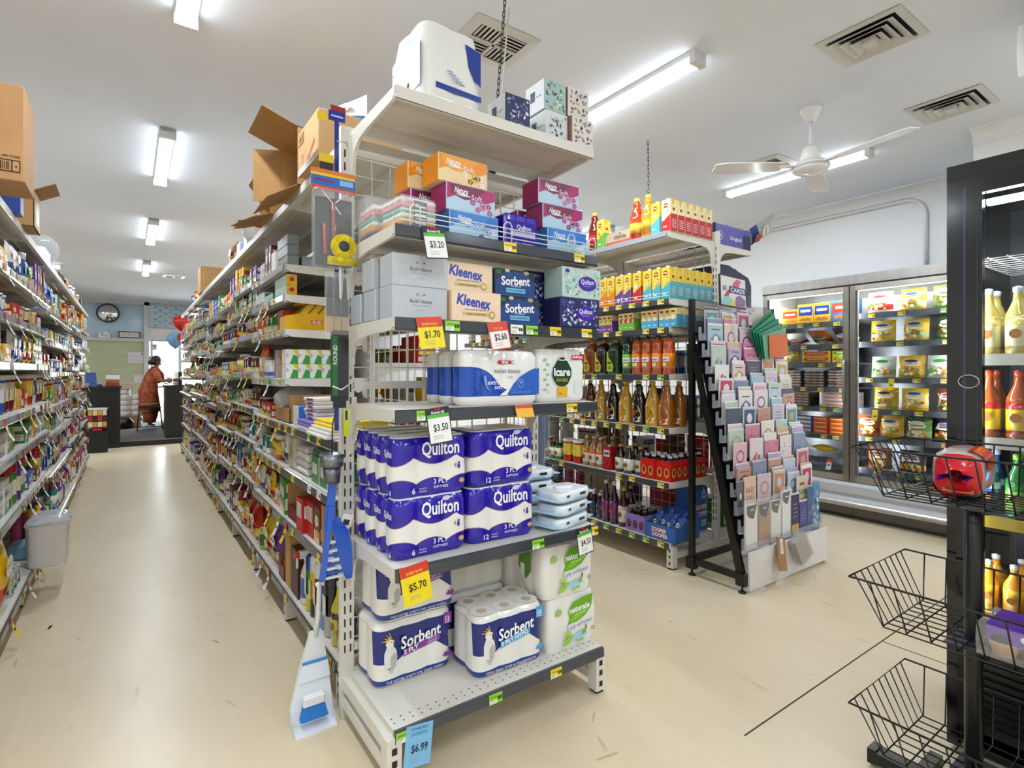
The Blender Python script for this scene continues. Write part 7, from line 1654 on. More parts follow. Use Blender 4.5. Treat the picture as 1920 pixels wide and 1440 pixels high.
ob('tunic_hem', MB().loft([ell(.03, 0, .355, .189, .214, w=.06), ell(.03, 0, .40, .191, .217, w=.06)], 'tunic_gold', '#ffffff', caps=False), parent=pt)
ob('trousers', MB().loft([ell(.02, 0, .12, .10, .17, w=.05), ell(.02, 0, .25, .14, .19, w=.05), ell(.03, 0, .45, .16, .185)], 'tunic_print', '#ffffff'), parent=pt)
ob('scarf', MB().tube([(.06, .10, 1.31), (.16, .06, 1.27), (.235, .02, 1.16), (.24, -.02, 1.05), (.225, -.06, 1.16), (.16, -.09, 1.27), (.05, -.11, 1.31)], [.035, .045, .05, .045, .05, .045, .035], 8, 'cloth', '#98302c'), parent=pt)
ob('hair', MB().sphere((.125, 0, 1.50), .094, .092, .092, 'black', '#17120f', 16, 10).sphere((.03, 0, 1.43), .058, .055, .055, 'black', '#17120f', 12, 8).sphere((.085, 0, 1.45), .075, .088, .085, 'black', '#17120f', 12, 8), parent=pt)
m = MB().sphere((.245, 0, 1.455), .014, .013, .02, 'skin', '#75452c', 8, 6)
for s in (-1, 1): m.sphere((.228, .03 * s, 1.478), .008, .012, .007, 'gloss', '#1a120e', 8, 6).sphere((.14, .083 * s, 1.46), .016, .010, .026, 'skin', '#6e4028', 8, 6).box(.226, .238, .018 * s - .008, .018 * s + .016, 1.492, 1.497, 'black', '#17120f')
m.sphere((.226, 0, 1.418), .012, .022, .007, 'skin', '#6a2a24', 8, 6).sphere((.205, 0, 1.392), .026, .03, .022, 'skin', '#75452c', 8, 6)
ob('face_features', m, parent=pt)
for s in (-1, 1): ob('shoe', MB().loft([[(x, .09 * s + y * .045, z) for y, z in ((-1, 0), (1, 0), (.9, hh), (-.9, hh))] for x, hh in ((-.06, .06), (.0, .075), (.08, .055), (.17, .03))], 'matte', '#d8dbe4' if s < 0 else '#cfd3de', smooth=False), parent=pt)
# ================================================================== things around the near end of the long aisle
KR = '#b98d58'
def opencarton(w, d, h, col=KR):
    """open towards -y; parts: body and four flaps"""
    m = MB(); t = .004
    m.box(-w / 2, w / 2, d - t, d, 0, h, 'kraft', col).box(-w / 2, -w / 2 + t, 0, d, 0, h, 'kraft', col).box(w / 2 - t, w / 2, 0, d, 0, h, 'kraft', col).box(-w / 2, w / 2, 0, d, 0, t, 'kraft', col).box(-w / 2, w / 2, 0, d, h - t, h, 'kraft', col)
    return m
def flap(w, l, t=.004): return MB().box(-w / 2, w / 2, -l, 0, -t / 2, t / 2, 'kraft', '#a67c48')
# carton with red print, overhanging the top shelf
m = MB().cbox(-.165, .165, 0, .38, 0, .205, .004, 'kraft', '#c49a66')
m.rect(-.145, -.06, .135, .185, -.001, 'print', '#5a4632').rect(-.14, -.065, .14, .18, -.0016, 'kraft', '#c49a66')
for k in range(9): m.rect(-.135 + k * .0075, -.132 + k * .0075, .145, .175, -.002, 'print', '#4a3a2a')
m.text('FRAGILE', .06, .06, .03, -.001, 'print', '#b8402c', bold=.02, w=.12, rot=.45).text('FRAGILE', -.09, .05, .024, -.001, 'print', '#b8402c', bold=.02, w=.07, rot=1.2).rect(-.165, .165, .0, .03, -.0012, 'print', '#7a5a3a')
for k in range(6): m.rect(-.13 + k * .045, -.10 + k * .045, .008, .02, -.0018, 'print', '#4a3828')
tag(ob('cardboard_carton', m, (.645, 2.485, GTOP + .0015), -PI / 2), 'sealed carton with red stamps overhanging the gondola top by the endcap', 'carton')
m = p_pouch('white', .22, .16, 3, .12); tag(ob('plastic_bag', m, (.80, 2.50, GTOP + .208), -PI / 2 + .3), 'white plastic bag on top of the red-stamped carton', 'bag')
t = thing('cardboard_carton', 'tall open carton with flaps spread out over the aisle', 'carton', (.665, 2.92, GTOP + .0015), -PI / 2)
m = opencarton(.36, .38, .285)
m.at(0, 0, 0, PI / 2).rect(.03, .12, .22, .265, -.181, 'print', '#4a3e34').rect(.035, .115, .225, .26, -.1815, 'kraft', KR).poly([(.05, .06), (.075, .06), (.08, .095), (.045, .095)], -.181, 'print', '#2a3a7a').rect(.06, .065, .03, .06, -.181, 'print', '#2a3a7a').at()
ob('body', m, parent=t)
f = ob('flap', flap(.36, .17), (0, 0, .285), parent=t, rot=(-.35, 0, 0)); ob('flap', flap(.36, .16), (0, 0, .003), parent=t, rot=(.55, 0, 0)); ob('flap', flap(.28, .14), (-.18, 0, .145), parent=t, rot=(0, PI / 2, -.45))
t = thing('cardboard_carton', 'open carton with a torn ragged flap on the gondola top', 'carton', (.66, 3.50, GTOP + .0015), -PI / 2)
ob('body', opencarton(.30, .34, .16), parent=t)
ob('flap', MB().prism([(-.15, 0), (.15, 0), (.15, .10), (.10, .13), (.11, .17), (.04, .16), (-.02, .19), (-.06, .15), (-.12, .16), (-.15, .09)], -.002, .002, 'kraft', '#a67c48'), (0, 0, .003), parent=t, rot=(1.9, 0, 0)); ob('flap', flap(.3, .1), (0, 0, .16), parent=t, rot=(-.9, 0, 0))
m = MB(); r_ = random.Random(2)
for k in range(12): m.sphere((r_.uniform(-.05, .05), r_.uniform(-.05, .05), r_.uniform(.03, .14)), .035, .03, .025, 'film', ('#c81a18', '#a81012')[k % 2], 7, 5)
tag(ob('ribbon_bow', m, (.74, 3.88, GTOP + .0015)), 'bright red ribbon bows on the gondola top', 'bow')
m = MB().lathe([(.07, 0), (.10, .02), (.115, .08), (.118, .085), (.10, .085), (.09, .03), (.001, .02)], 18, 'gloss', '#e9e6e2').tube([(.11 * math.cos(a), 0, .085 + .09 * math.sin(a)) for a in [PI * q / 8 for q in range(9)]], .004, 5, 'metal', '#5a5a5a')
tag(ob('white_bowl', m, (.75, 4.13, GTOP + .0015)), 'white handled bowl on the gondola top next to the red bows', 'bowl')
for k, (y, c, h) in enumerate(((4.42, '#8aa8dc', .16), (4.74, '#b9c8ea', .11))):
    tag(ob('blue_pack', MB().cbox(-.06, .06, 0, .1, 0, h, .01, 'film', c), (.70, y, GTOP + .0015), -PI / 2), f'pale blue pack on the gondola top, {("taller", "shorter")[k]} one', 'pack')
tag(ob('cardboard_carton', cartonbox(.32, .3, .30, '#c79a63').mesh('cardboard_carton'), (.66, 7.25, GTOP + .0015), -PI / 2), 'upright tan carton far along the gondola top', 'carton')
# cartons on the opposite gondola
m = MB().cbox(-.14, .14, 0, .5, 0, .395, .004, 'kraft', '#b8895a', S_='#b8895a')
m.at(0, 0, 0, -PI / 2); yy = -.1412
m.text('COOL, DRY PLACE', -.058, .098, .012, yy, 'print', '#3a281a', bold=.03, w=.088).rect(-.14, -.012, .035, .085, yy, 'print', '#2a1c12').rect(-.136, -.040, .040, .080, yy - .0006, 'kraft', '#b8895a').rect(-.036, -.016, .040, .080, yy - .0006, 'kraft', '#b8895a').rect(-.028, -.022, .055, .062, yy - .0012, 'print', '#2a1c12')
for k in range(14): m.rect(-.133 + k * .0065, -.133 + k * .0065 + (.0025 if k % 3 else .004), .043, .077, yy - .0012, 'print', '#2a1c12')
m.at()
tag(ob('cardboard_carton', m, (-.355, 3.12, LTOP + .0015), PI / 2), 'big brown carton with barcode overhanging the household gondola', 'carton')
t = thing('cardboard_carton', 'smaller open carton with raised flaps on the household gondola', 'carton', (-.42, 3.98, LTOP + .0015), PI / 2)
m = MB(); w, d, h = .24, .3, .20
m.box(-w / 2, w / 2, 0, .004, 0, h, 'kraft', '#d8c3a2').box(-w / 2, w / 2, d - .004, d, 0, h, 'kraft', KR).box(-w / 2, -w / 2 + .004, 0, d, 0, h, 'kraft', KR).box(w / 2 - .004, w / 2, 0, d, 0, h, 'kraft', KR).box(-w / 2, w / 2, 0, d, 0, .004, 'kraft', KR)
for k in range(5): m.rect(-.05 + k * .02, -.035 + k * .02, .03, .15, -.001, 'print', '#7a6a58')
ob('body', m, parent=t); ob('flap', flap(.24, .1), (0, 0, h), parent=t, rot=(-.5, 0, 0)); ob('flap', MB().box(0, .1, 0, .3, -.002, .002, 'kraft', '#c9a878'), (w / 2, 0, h), parent=t, rot=(0, -.3, 0))
t = thing('roll_bag', 'clear bag of white rolls on the household gondola top', 'bag', (-.55, 5.2, LTOP + .0015))
for k in range(3): ob('roll', MB().lathe([(.06, 0), (.062, .1), (.001, .101)], 14, 'card', '#e9ecef'), (0, -.13 + k * .13, .003), parent=t)
ob('film_wrap', MB().sphere((0, 0, .112), .13, .25, .11, 'clear', '#dfeaf2', 14, 8), parent=t)
tag(ob('blue_carton', MB().cbox(-.05, .05, 0, .2, 0, .12, .003, 'card', '#2a4a98'), (-.44, 3.62, LTOP + .0015), PI / 2), 'small navy carton between the two brown cartons', 'carton')
# bottom of the household gondola near end
t = thing('white_pail', 'white plastic pail with clear wrapped lid on the bottom shelf', 'pail', (-.40, 4.30, LLV[0] + .0015), PI / 2)
n = 20; sq = lambda a: max(-1, min(1, 1.28 * a))
ob('pail', MB().loft([[(.125 * s * sq(math.cos(2 * PI * i / n)), .10 * s * sq(math.sin(2 * PI * i / n)), z) for i in range(n)] for z, s in ((0, .86), (.01, .9), (.24, 1.0), (.25, 1.05))], 'gloss', '#e9e6e4'), parent=t)
ob('film_lid', MB().loft([[(.125 * s * sq(math.cos(2 * PI * i / n)), .10 * s * sq(math.sin(2 * PI * i / n)), z) for i in range(n)] for z, s in ((.25, 1.07), (.27, 1.0), (.30, .7))], 'bag', '#eef2f4'), parent=t)
tag(ob('sponge_pack', MB().cbox(-.09, .09, 0, .12, 0, .09, .01, 'film', '#8cc4e4'), (-.49, 4.52, LLV[0] + .0015), PI / 2), 'pale blue pack beside the white pail', 'pack')
for k in range(3): tag(ob('foil_tin', p_can('silver', .045, .11, k), (-.49, 3.98 - .1 * k, LLV[0] + .0015), PI / 2), f'silver tin near the white pail, {("nearest it", "second", "third")[k]}', 'tin', 'silver tins')
tag(ob('pet_food_bag', p_sack('yellow', .26, .36, 3).mesh('pet_food_bag'), (-.475, 3.52, LLV[0] + .0015), PI / 2), 'large yellow pet food bag on the bottom shelf', 'bag')

# hanging goods on the endcap upright
hk = thing('clip_strip', 'dark blue clip strip hooked on the endcap upright', 'clip strip', (.625, 2.005, 2.16))
ob('strip', MB().box(-.008, .008, 0, .004, -1.05, .12, 'gloss', '#1d2f8a'), parent=hk); ob('header', MB().box(-.03, .03, -.003, .003, .095, .13, 'gloss', '#1d2f9a').rect(-.022, .022, .108, .114, -.004, 'print', '#c9cfe8'), parent=hk)
ob('yellow_tab', MB().box(-.07, -.03, .002, .006, .09, .115, 'gloss', '#e8c81c'), parent=hk); ob('red_label', MB().box(-.02, .035, .006, .009, .125, .155, 'card', '#9a1f1a'), parent=hk)
for z in (.02, -.13, -.45, -.78): ob('hook', MB().tube([(0, 0, z), (.03, -.012, z), (.055, .04, z + .004)], .003, 5, 'metal', '#c9c6c0'), parent=hk)
tag(ob('price_label', MB().box(-.03, .02, -.002, .0, -.045, .0, 'card', '#2a2826').box(-.032, .02, -.003, -.001, -.018, .012, 'card', '#e8c422'), (.59, 1.998, 2.11)), 'yellow and black product tag above the paint kit', 'tag')
t = thing('paint_roller_kit', 'clear bag with black tray and yellow paint roller hanging by the endcap', 'paint kit', (.608, 1.985, 2.06))
m = MB().box(-.082, .078, -.003, .0, -.075, .0, 'card', '#e07a2a').rect(-.082, .078, -.06, -.025, -.004, 'print', '#2a6ac0').rect(-.082, .078, -.075, -.062, -.0042, 'print', '#c8402a').rect(-.07, .0, -.045, -.036, -.0046, 'print', '#8a2a5a').rect(-.082, .078, -.025, -.015, -.0042, 'print', '#e8c83a').rect(.02, .07, -.05, -.03, -.0046, 'print', '#8ab8e8')
ob('header_card', m, parent=t)
ob('tray', MB().box(-.068, .066, .0, .012, -.345, -.10, 'black', '#26272c').box(-.06, .058, -.002, .0, -.335, -.11, 'black', '#303238'), parent=t)
ob('roller', MB().at(.03, -.014, -.275, 0, PI / 2).lathe([(.018, -.012), (.045, -.012), (.047, 0), (.045, .012), (.018, .012)], 24, 'cloth', '#ecd426').at(.03, -.014, -.275, 0, PI / 2).lathe([(.001, -.0125), (.02, -.0125), (.02, .013), (.001, .013)], 16, 'matte', '#4a4c4c'), parent=t)
ob('roller_sleeve', MB().at(.03, -.012, -.328, 0, 0, PI / 2).lathe([(.001, -.055), (.016, -.055), (.016, .05), (.001, .05)], 14, 'cloth', '#e6cf2a'), parent=t)
ob('roller_handle', MB().tube([(-.006, -.012, -.12), (-.004, -.012, -.26)], .008, 8, 'gloss', '#a8483a').tube([(-.038, -.012, -.20), (-.034, -.012, -.31)], .007, 8, 'gloss', '#b8483e'), parent=t)
ob('cord', MB().tube([(-.045, -.006, -.078), (-.005, -.012, -.125), (.045, -.006, -.078)], .003, 5, 'cloth', '#ece8e4').tube([(-.005, -.014, -.125), (.0, -.016, -.22)], .003, 5, 'cloth', '#ece8e4').tube([(-.005, -.014, -.125), (.02, -.018, -.16)], .003, 5, 'cloth', '#ece8e4'), parent=t)
ob('clear_bag', MB().cbox(-.078, .076, -.024, .014, -.36, -.07, .01, 'clear', '#eef2f6'), parent=t)
t = thing('paint_brush_set', 'clear sleeve of three paint brushes hanging below the paint kit', 'paint brushes', (.622, 1.99, 1.695))
for k in range(3):
    x = -.028 + k * .028
    b = ob('brush', MB().tube([(x, 0, -.02), (x, 0, -.10)], [.006, .009], 8, 'black', '#2c2e34'), parent=t)
    ob('ferrule', MB().box(x - .012, x + .012, -.006, .006, -.165, -.10, 'black', '#3a3c42'), parent=b); ob('bristles', MB().box(x - .012, x + .012, -.006, .006, -.222, -.165, 'matte', '#b89a76'), parent=b)
ob('sleeve', MB().cbox(-.045, .045, -.01, .01, -.235, .0, .006, 'clear', '#ffffff'), parent=t)
t = thing('round_brush_pack', 'slim black and green packaged tool hanging under the brushes', 'tool', (.632, 1.983, 1.48))
m = MB().box(-.03, .03, 0, .02, -.26, .0, 'gloss', '#1a3a22', F='#1f1f22').rect(-.03, -.01, -.24, -.02, -.001, 'print', '#1f6a34')
m.text('ROUND', -.02, -.09, .022, -.0016, 'print', '#e6ece6', bold=.01, w=.07, rot=PI / 2)
ob('body', m, parent=t); ob('band', MB().tube([(-.03, -.004, -.205), (0, -.008, -.218), (.03, -.004, -.2)], .003, 5, 'gloss', '#e6e6e2'), parent=t); ob('label', MB().box(-.028, .02, -.003, 0, -.285, -.24, 'card', '#22262a'), parent=t)
tag(ob('yellow_marker', MB().box(-.01, .012, 0, .012, -.10, 0, 'gloss', '#d8dc3a').rect(-.006, .004, -.04, -.005, -.001, 'print', '#2a3a8a'), (.655, 1.985, 1.19)), 'thin yellow-green marker clipped under the green tool', 'marker')
t = thing('scourer_cups', 'grey steel cups hanging beside the endcap upright', 'cups', (.60, 1.98, .985))
ob('upper_cup', MB().lathe([(.04, 0), (.043, .045), (.041, .045), (.038, .004), (.001, .004)], 18, 'steel', '#8a8c90'), parent=t); ob('lower_cup', MB().lathe([(.028, -.06), (.032, 0), (.001, 0)], 16, 'steel', '#77797d'), parent=t); ob('wire', MB().tube([(.0, 0, .04), (.004, .01, .15), (.02, .0245, .19)], .0025, 5, 'black', '#1a1a1a'), parent=t)
t = thing('dustpan_brush', 'bright blue dustpan and brush hanging beside the endcap upright', 'dustpan', (.605, 1.975, .94))
BLU = '#2360d0'
ob('pan_handle', MB().loft([[(x + dx, y, z) for dx, y in ((-w, 0), (w, 0), (w, .012), (-w, .012))] for z, x, w in ((0, .0, .012), (-.07, -.008, .014), (-.14, -.012, .018), (-.19, -.004, .03))], 'gloss', BLU, smooth=False), parent=t)
ob('pan', MB().loft([[(-.03 + x, y, z) for x, y in ((a, -.004), (b, .0), (b + .012, .03), (b, .035), (a, .008))] for z, a, b in ((-.15, .02, .05), (-.20, .03, .085), (-.26, .042, .096), (-.34, .06, .10), (-.375, .075, .097))], 'gloss', '#1f5acc', smooth=False), parent=t)
ob('brush_stock', MB().loft([[(x + dx, y, z) for dx, y in ((-.008, -.006), (.010, -.006), (.010, .012), (-.008, .012))] for z, x in ((-.10, -.012), (-.20, -.022), (-.30, -.034), (-.365, -.042))], 'gloss', BLU, smooth=False), parent=t)
m = MB()
for k in range(9): m.box(-.028 + .001 * k - .004 * k * .6, .032, .0, .01, -.235 - k * .016, -.228 - k * .016, 'matte', ('#dfe8f6', '#2a5ac0')[k % 2])
ob('bristles', m, parent=t)
tag(ob('price_label', MB().box(-.02, .02, -.001, 0, -.05, 0, 'card', '#efece6').rect(-.012, .012, -.04, -.02, -.002, 'print', '#3a3a36'), (.662, 1.985, .80), 0, rot=(0, .3, 0)), 'small white price tag tucked behind the blue dustpan', 'tag')
# white dustpan set on the floor
t = thing('dustpan_brush', 'white dustpan set with blue bristled brush standing on the floor', 'dustpan', (.56, 2.13, 0), .0)
ob('pan', MB().loft([[(x * w + .03 * q, y, z) for x, y in ((-1, y0), (1, y0), (1, y0 + .02), (-1, y0 + .02))] for z, w, y0, q in ((.0, .075, -.03, 0), (.05, .078, -.01, .2), (.16, .055, .05, 1), (.24, .035, .07, 1.4), (.29, .022, .08, 1.6))], 'gloss', '#e6e8ea', smooth=False).box(-.075, .075, -.10, -.03, 0, .006, 'gloss', '#e6e8ea').add([(-.075, -.10, 0), (-.075, -.03, 0), (-.078, -.0, .07), (-.075, -.10, .01)], [(0, 1, 2, 3)], 'gloss', '#dcdfe2').add([(.075, -.10, 0), (.075, -.03, 0), (.082, -.0, .07), (.075, -.10, .01)], [(3, 2, 1, 0)], 'gloss', '#dcdfe2'), parent=t)
ob('pan_handle', MB().tube([(.045, .085, .27), (.055, .075, .36), (.055, .065, .47), (.045, .06, .49)], [.012, .010, .010, .008], 8, 'gloss', '#f0f1f2'), parent=t)
b = ob('brush_head', MB().cbox(-.035, .045, -.055, -.025, .075, .115, .006, 'gloss', '#e9ebee'), parent=t); ob('bristles', MB().loft([[(x * s + .005, y, z) for x, y in ((-.04, -.06), (.04, -.06), (.04, -.03), (-.04, -.03))] for z, s in ((.03, 1.25), (.076, .95))], 'matte', '#2b7fd8', smooth=False), parent=b)
ob('label_band', MB().loft([[(x * w + .03 * q, y0 - .004, z) for x in (-1, 1)] for z, w, y0, q in ((.13, .062, .03, .8), (.185, .05, .055, 1.15))], 'print', '#dfe6ee', caps=False, closed=False, smooth=False).loft([[(x * w + .03 * q, y0 - .006, z) for x in (-1, 1)] for z, w, y0, q in ((.185, .05, .055, 1.15), (.195, .048, .058, 1.2))], 'print', '#3a8ad0', caps=False, closed=False, smooth=False), parent=t)

# ---------------- shelves of the first two bays (fronts face -X, ends face the camera)
GF = GX - GD
def gput(name, me, y, z, lab, cat, dx=.02, rz=-PI / 2, grp=None, rot=None): return tag(ob(name, me, (GF + dx, y, z + .0015), rz, rot=rot), lab, cat, grp)
z = LV[0]
navy = saucer('#1f2740', '#2a3352', '#2a3352', '#4a4c52', .27, .04); yell = saucer('#d9c51c', '#e0c81e', '#3a3a2a', '#cfd3d6', .27, .036)
gput('cleaner_bottle', navy, 2.215, z, 'navy cleaner bottle with grey cap at the shelf end', 'bottle'); gput('cleaner_bottle', yell, 2.30, z, 'yellow cleaner bottle with pale cap beside the navy one', 'bottle')
def aer(c1, c2, cap, h, r=.032):
    m = MB(); m.T = Matrix.Translation((0, r, 0)); m.lathe([(r * .9, 0), (r, .004), (r, h * .3), (r, h * .72), (r * .98, h * .73), (r * .98, h * .95), (r * .6, h), (.001, h)], 16, 'gloss', ['#9a9ca0', c2, c1, c1, cap, cap, cap]); m.T = Matrix()
    return m.rect(-r * .6, r * .6, h * .3, h * .6, -.003, 'print', '#d9d7d2').mesh('aerosol_can')
for k, (c1, c2, cap, h, y, lab, r) in enumerate((('#1c1a1c', '#b9b9bd', '#262426', .30, 2.40, 'tall black aerosol can with silver base', .04), ('#1f3f8a', '#7a9ac8', '#e9e9e9', .27, 2.485, 'blue aerosol can with white cap', .028), ('#8a1f24', '#c9c4ba', '#e6e4e2', .28, 2.555, 'dark red aerosol can with white cap', .028), ('#e8c21e', '#26241f', '#e9e7e2', .29, 2.63, 'yellow and black aerosol can with white cap', .028), ('#2a7a3a', '#e0d01e', '#1f3f9a', .27, 2.71, 'green aerosol can with blue top', .026))):
    gput('aerosol_can', aer(c1, c2, cap, h, r), y, z, lab, 'aerosol can')
gput('spray_bottle', CAT['spray_bottle'][0][0], 2.81, z, 'pale grey trigger spray bottle before the fire logs', 'bottle')
m = MB().box(-.07, .07, 0, .2, 0, .24, 'card', '#4a2018').at(0, 0, 0, PI / 2).poly([(.04, .02), (.16, .02), (.15, .10), (.13, .16), (.10, .21), (.08, .14), (.05, .1)], -.071, 'print', '#d8691c').poly([(.07, .03), (.13, .03), (.12, .10), (.10, .15), (.085, .09)], -.0716, 'print', '#f0b83a').at()
gput('fire_log_box', m.mesh('fire_log_box'), 2.93, z, 'dark fire log box printed with flames', 'box')
gput('fire_log_box', MB().box(-.05, .05, 0, .2, 0, .27, 'kraft', '#cfa468').mesh('kraft_box'), 3.06 + .02, z, 'tan kraft box beside the fire logs', 'box'); gput('match_box', MB().cbox(-.04, .04, 0, .12, 0, .05, .003, 'card', '#e8d01e', T='#f0efe8').rect(-.03, .03, .01, .04, -.001, 'print', '#5a3a8a'), 3.08, z + .272, 'yellow box resting on the kraft box', 'box')
m = MB().box(-.07, .07, 0, .2, 0, .006, 'card', '#7a2a22').box(-.07, .07, 0, .004, 0, .07, 'card', '#8a2f26').box(-.07, -.066, 0, .2, 0, .12, 'kraft', '#8a6a44').box(.066, .07, 0, .2, 0, .12, 'card', '#7a2a22').box(-.07, .07, .196, .2, 0, .22, 'kraft', '#8a6a44')
t = thing('lighter_tray', 'open display tray of colourful lighters on the bottom shelf', 'tray', (GF + .02, 3.22, z + .0015), -PI / 2); ob('tray', m, parent=t)
for i in range(4):
    for j in range(5): ob('lighter', MB().box(-.058 + i * .03, -.04 + i * .03, .015 + j * .034, .035 + j * .034, .008, .085, 'gloss', ('#c8241e', '#e8c01e', '#2a8a4a', '#2a4ab0', '#e06a1c', '#6a2a8a')[(i + j * 3) % 6]), parent=t)
z = LV[1]
m = MB().box(-.05, .05, 0, .12, 0, .19, 'card', '#2e2a28', S_='#d8581c', F='#b8784a'); gput('firelighter_box', m.mesh('firelighter_box'), 2.40, z, 'black-topped orange box on the second shelf', 'box')
gput('green_bottle', saucer('#1f5a2a', '#3a8a3a', '#2a6a3a', '#e6e6e0', .25, .035), 2.29, z, 'dark green bottle at the second shelf end', 'bottle')
gput('firelighter_box', p_carton('brown', .09, .12, .16, 2).mesh('firelighter_box'), 2.52, z, 'brown picture box beside the orange box', 'box')
for k, (y, dx) in enumerate(((2.635, .02), (2.752, .0))):
    m = MB().box(-.055, .055, 0, .12, 0, .16, 'card', '#b81a1c').rect(-.045, .045, .07, .14, -.001, 'print', '#ece4dc')
    for q in range(3): m.rect(-.04 + q * .03, -.018 + q * .03, .075, .135, -.0016, 'print', '#cfc4bc')
    m.at(0, 0, 0, PI / 2)
    for q in range(3): m.rect(.01 + q * .036, .04 + q * .036, .07, .13, -.056, 'print', '#e9e2da')
    m.at(); gput('match_pack', m.mesh('match_pack'), y, z, f'red and white box with window panels, {("nearer", "farther")[k]} of two', 'box', dx=dx)
t = thing('cardboard_carton', 'open brown display carton on the second shelf', 'carton', (GF + .02, 2.945, z + .0015), -PI / 2); ob('body', MB().box(-.13, .13, 0, .004, 0, .07, 'kraft', '#8a2a22').box(-.13, .13, .22, .224, 0, .20, 'kraft', KR).box(-.13, -.126, 0, .22, 0, .18, 'kraft', KR).box(.126, .13, 0, .22, 0, .18, 'kraft', '#9a7444').box(-.13, .13, 0, .22, 0, .004, 'kraft', KR), parent=t)
for k in range(3): ob('packet', p_pouch('black', .07, .10, k, .03), (-.08 + k * .08, .1, .006), parent=t)
z = LV[2]
for k, y in enumerate((2.42, 2.55)):
    m = MB().box(-.055, .055, 0, .16, 0, .12, 'card', '#3f8a52', T='#7ab088').at(0, 0, 0, PI / 2).rect(.0, .08, .0, .12, -.0556, 'print', '#dfe6e0').rect(.03, .06, .02, .09, -.056, 'print', '#5aa06a').at().rect(-.04, .04, .04, .09, -.001, 'print', '#cfe0d2')
    gput('light_globe_box', m.mesh('light_globe_box'), y, z, f'green and white box on the third shelf, {("nearer", "farther")[k]} of two', 'box')
gput('napkin_pack', MB().cbox(-.10, .10, 0, .2, 0, .035, .01, 'film', '#1f5a52').mesh('napkin_pack'), 2.50, z + .121, 'dark teal packet lying across the green boxes', 'packet')
for k in range(4): gput('paper_bag_bundle', MB().cbox(-.10, .10, 0, .22, 0, .034, .012, 'film', ('#e6e4e0', '#d9d6cf', '#eceae6', '#cfcbc2')[k]).mesh('paper_bag_bundle'), 2.80 + .012 * (k % 2), z + k * .036, f'white wrapped bundle, {("bottom", "second", "third", "top")[k]} of the stack on the third shelf', 'bundle')
gput('paper_bag_bundle', MB().cbox(-.07, .07, 0, .25, 0, .17, .01, 'film', '#c9c4ae').rect(-.03, .01, .05, .13, -.001, 'print', '#a8b03a').mesh('paper_bag_bundle'), 3.0, z, 'tall beige wrapped bundle with a lime mark', 'bundle')
gput('pet_food_bag', CAT['pouch'][6][0], 3.17, z, 'white pouch beside the beige wrapped bundle', 'pouch')
z = LV[3]
for k in range(5): gput('paper_ream', MB().cbox(-.15, .15, 0, .24, 0, .012, .002, 'card', ('#f0efec', '#e9e6e0', '#f2e9c8', '#ffe01e', '#eac80f')[k] if k < 4 else '#f2d20f').mesh('paper_ream'), 2.36 + .006 * k, z + k * .0135, f'sheet stack on the fourth shelf, layer {NUM[k]} of the yellow topped pile', 'paper', dx=-.03 + .012 * k)
for k in range(3): gput('paper_ream', MB().cbox(-.13, .13, 0, .24, 0, .014, .002, 'card', ('#efeef2', '#8a7ac8', '#7a6ac0')[k]).mesh('paper_ream'), 2.66, z + k * .0155, f'paper stack with violet top, layer {NUM[k]}', 'paper', dx=.0)
for k in range(6): gput('notebook', MB().cbox(-.085, .085, 0, .20, 0, .016, .003, 'card', ('#d9d4dc', '#e6e3e8', '#cfc6d2', '#e2dee6', '#d4ccd8', '#eae7ea')[k]).rect(-.04, .04, .003, .012, -.001, 'print', '#7a3a5a').mesh('notebook'), 2.665 + .004 * (k % 3), z + .048 + k * .0175, f'pale notebook, {ORD[k]} in its pile on the paper', 'notebook', dx=.03, rz=-PI / 2 + .05 * (k % 3))
gput('envelope_box', MB().cbox(-.06, .06, 0, .12, 0, .10, .003, 'card', '#2a6ac4', F='#e9e6e2', S_='#2f74d0').mesh('envelope_box'), 2.90, z, 'bright blue box at the edge of the fourth shelf', 'box')
t = thing('cardboard_carton', 'open carton spilling white plastic on the fourth shelf', 'carton', (GF + .02, 3.20, z + .0015), -PI / 2); ob('body', MB().box(-.17, .17, 0, .004, 0, .08, 'kraft', KR).box(-.17, .17, .26, .264, 0, .15, 'kraft', KR).box(-.17, -.166, 0, .26, 0, .15, 'kraft', KR).box(.166, .17, 0, .26, 0, .15, 'kraft', '#a67c48').box(-.17, .17, 0, .26, 0, .004, 'kraft', KR), parent=t); ob('plastic_liner', MB().sphere((-.05, .1, .12), .13, .14, .08, 'bag', '#f2f2f2', 12, 7), parent=t)
fill(3.45, 3.95, LV[3], .15, GF, -PI / 2, ['tea_box', 'carton', 'small_pouch', 'tin_can'], 'fourth shelf of grocery bay one')
# light globe boxes: two rows of four showing their ends
z = LV[4]
gb = MB().box(0, .062, 0, .09, 0, .078, 'card', '#ecebe4').poly([(.02, .0), (.062, .0), (.062, .04), (.04, .05)], -.001, 'print', '#3f9a4a').poly([(.035, .078), (.062, .04), (.062, .078)], -.001, 'print', '#d8d01e').poly([(.002, .03), (.015, .045), (.004, .06)], -.001, 'print', '#c8a0c8').mesh('globe_box')
for r_ in range(2):
    for c in range(5): tag(ob('globe_box', gb, (GF + .012 + c * .0635, 3.082, z + .0015 + r_ * .0795), 0), f'small green and white globe box, {("lower", "upper")[r_]} row, {("first", "second", "third", "fourth", "fifth")[c]} from the aisle', 'globe box', 'globe boxes')
dg_ = MB().box(0, .06, 0, .08, 0, .09, 'card', '#1f5a24', T='#2a6a2a').mesh('globe_box')
for c in range(4): tag(ob('globe_box', dg_, (GF + .09 + c * .062, 3.17, z + .0015 + (.0)), 0), f'dark green box behind the globe boxes, {("first", "second", "third", "fourth")[c]} from the aisle', 'globe box', 'dark green boxes')
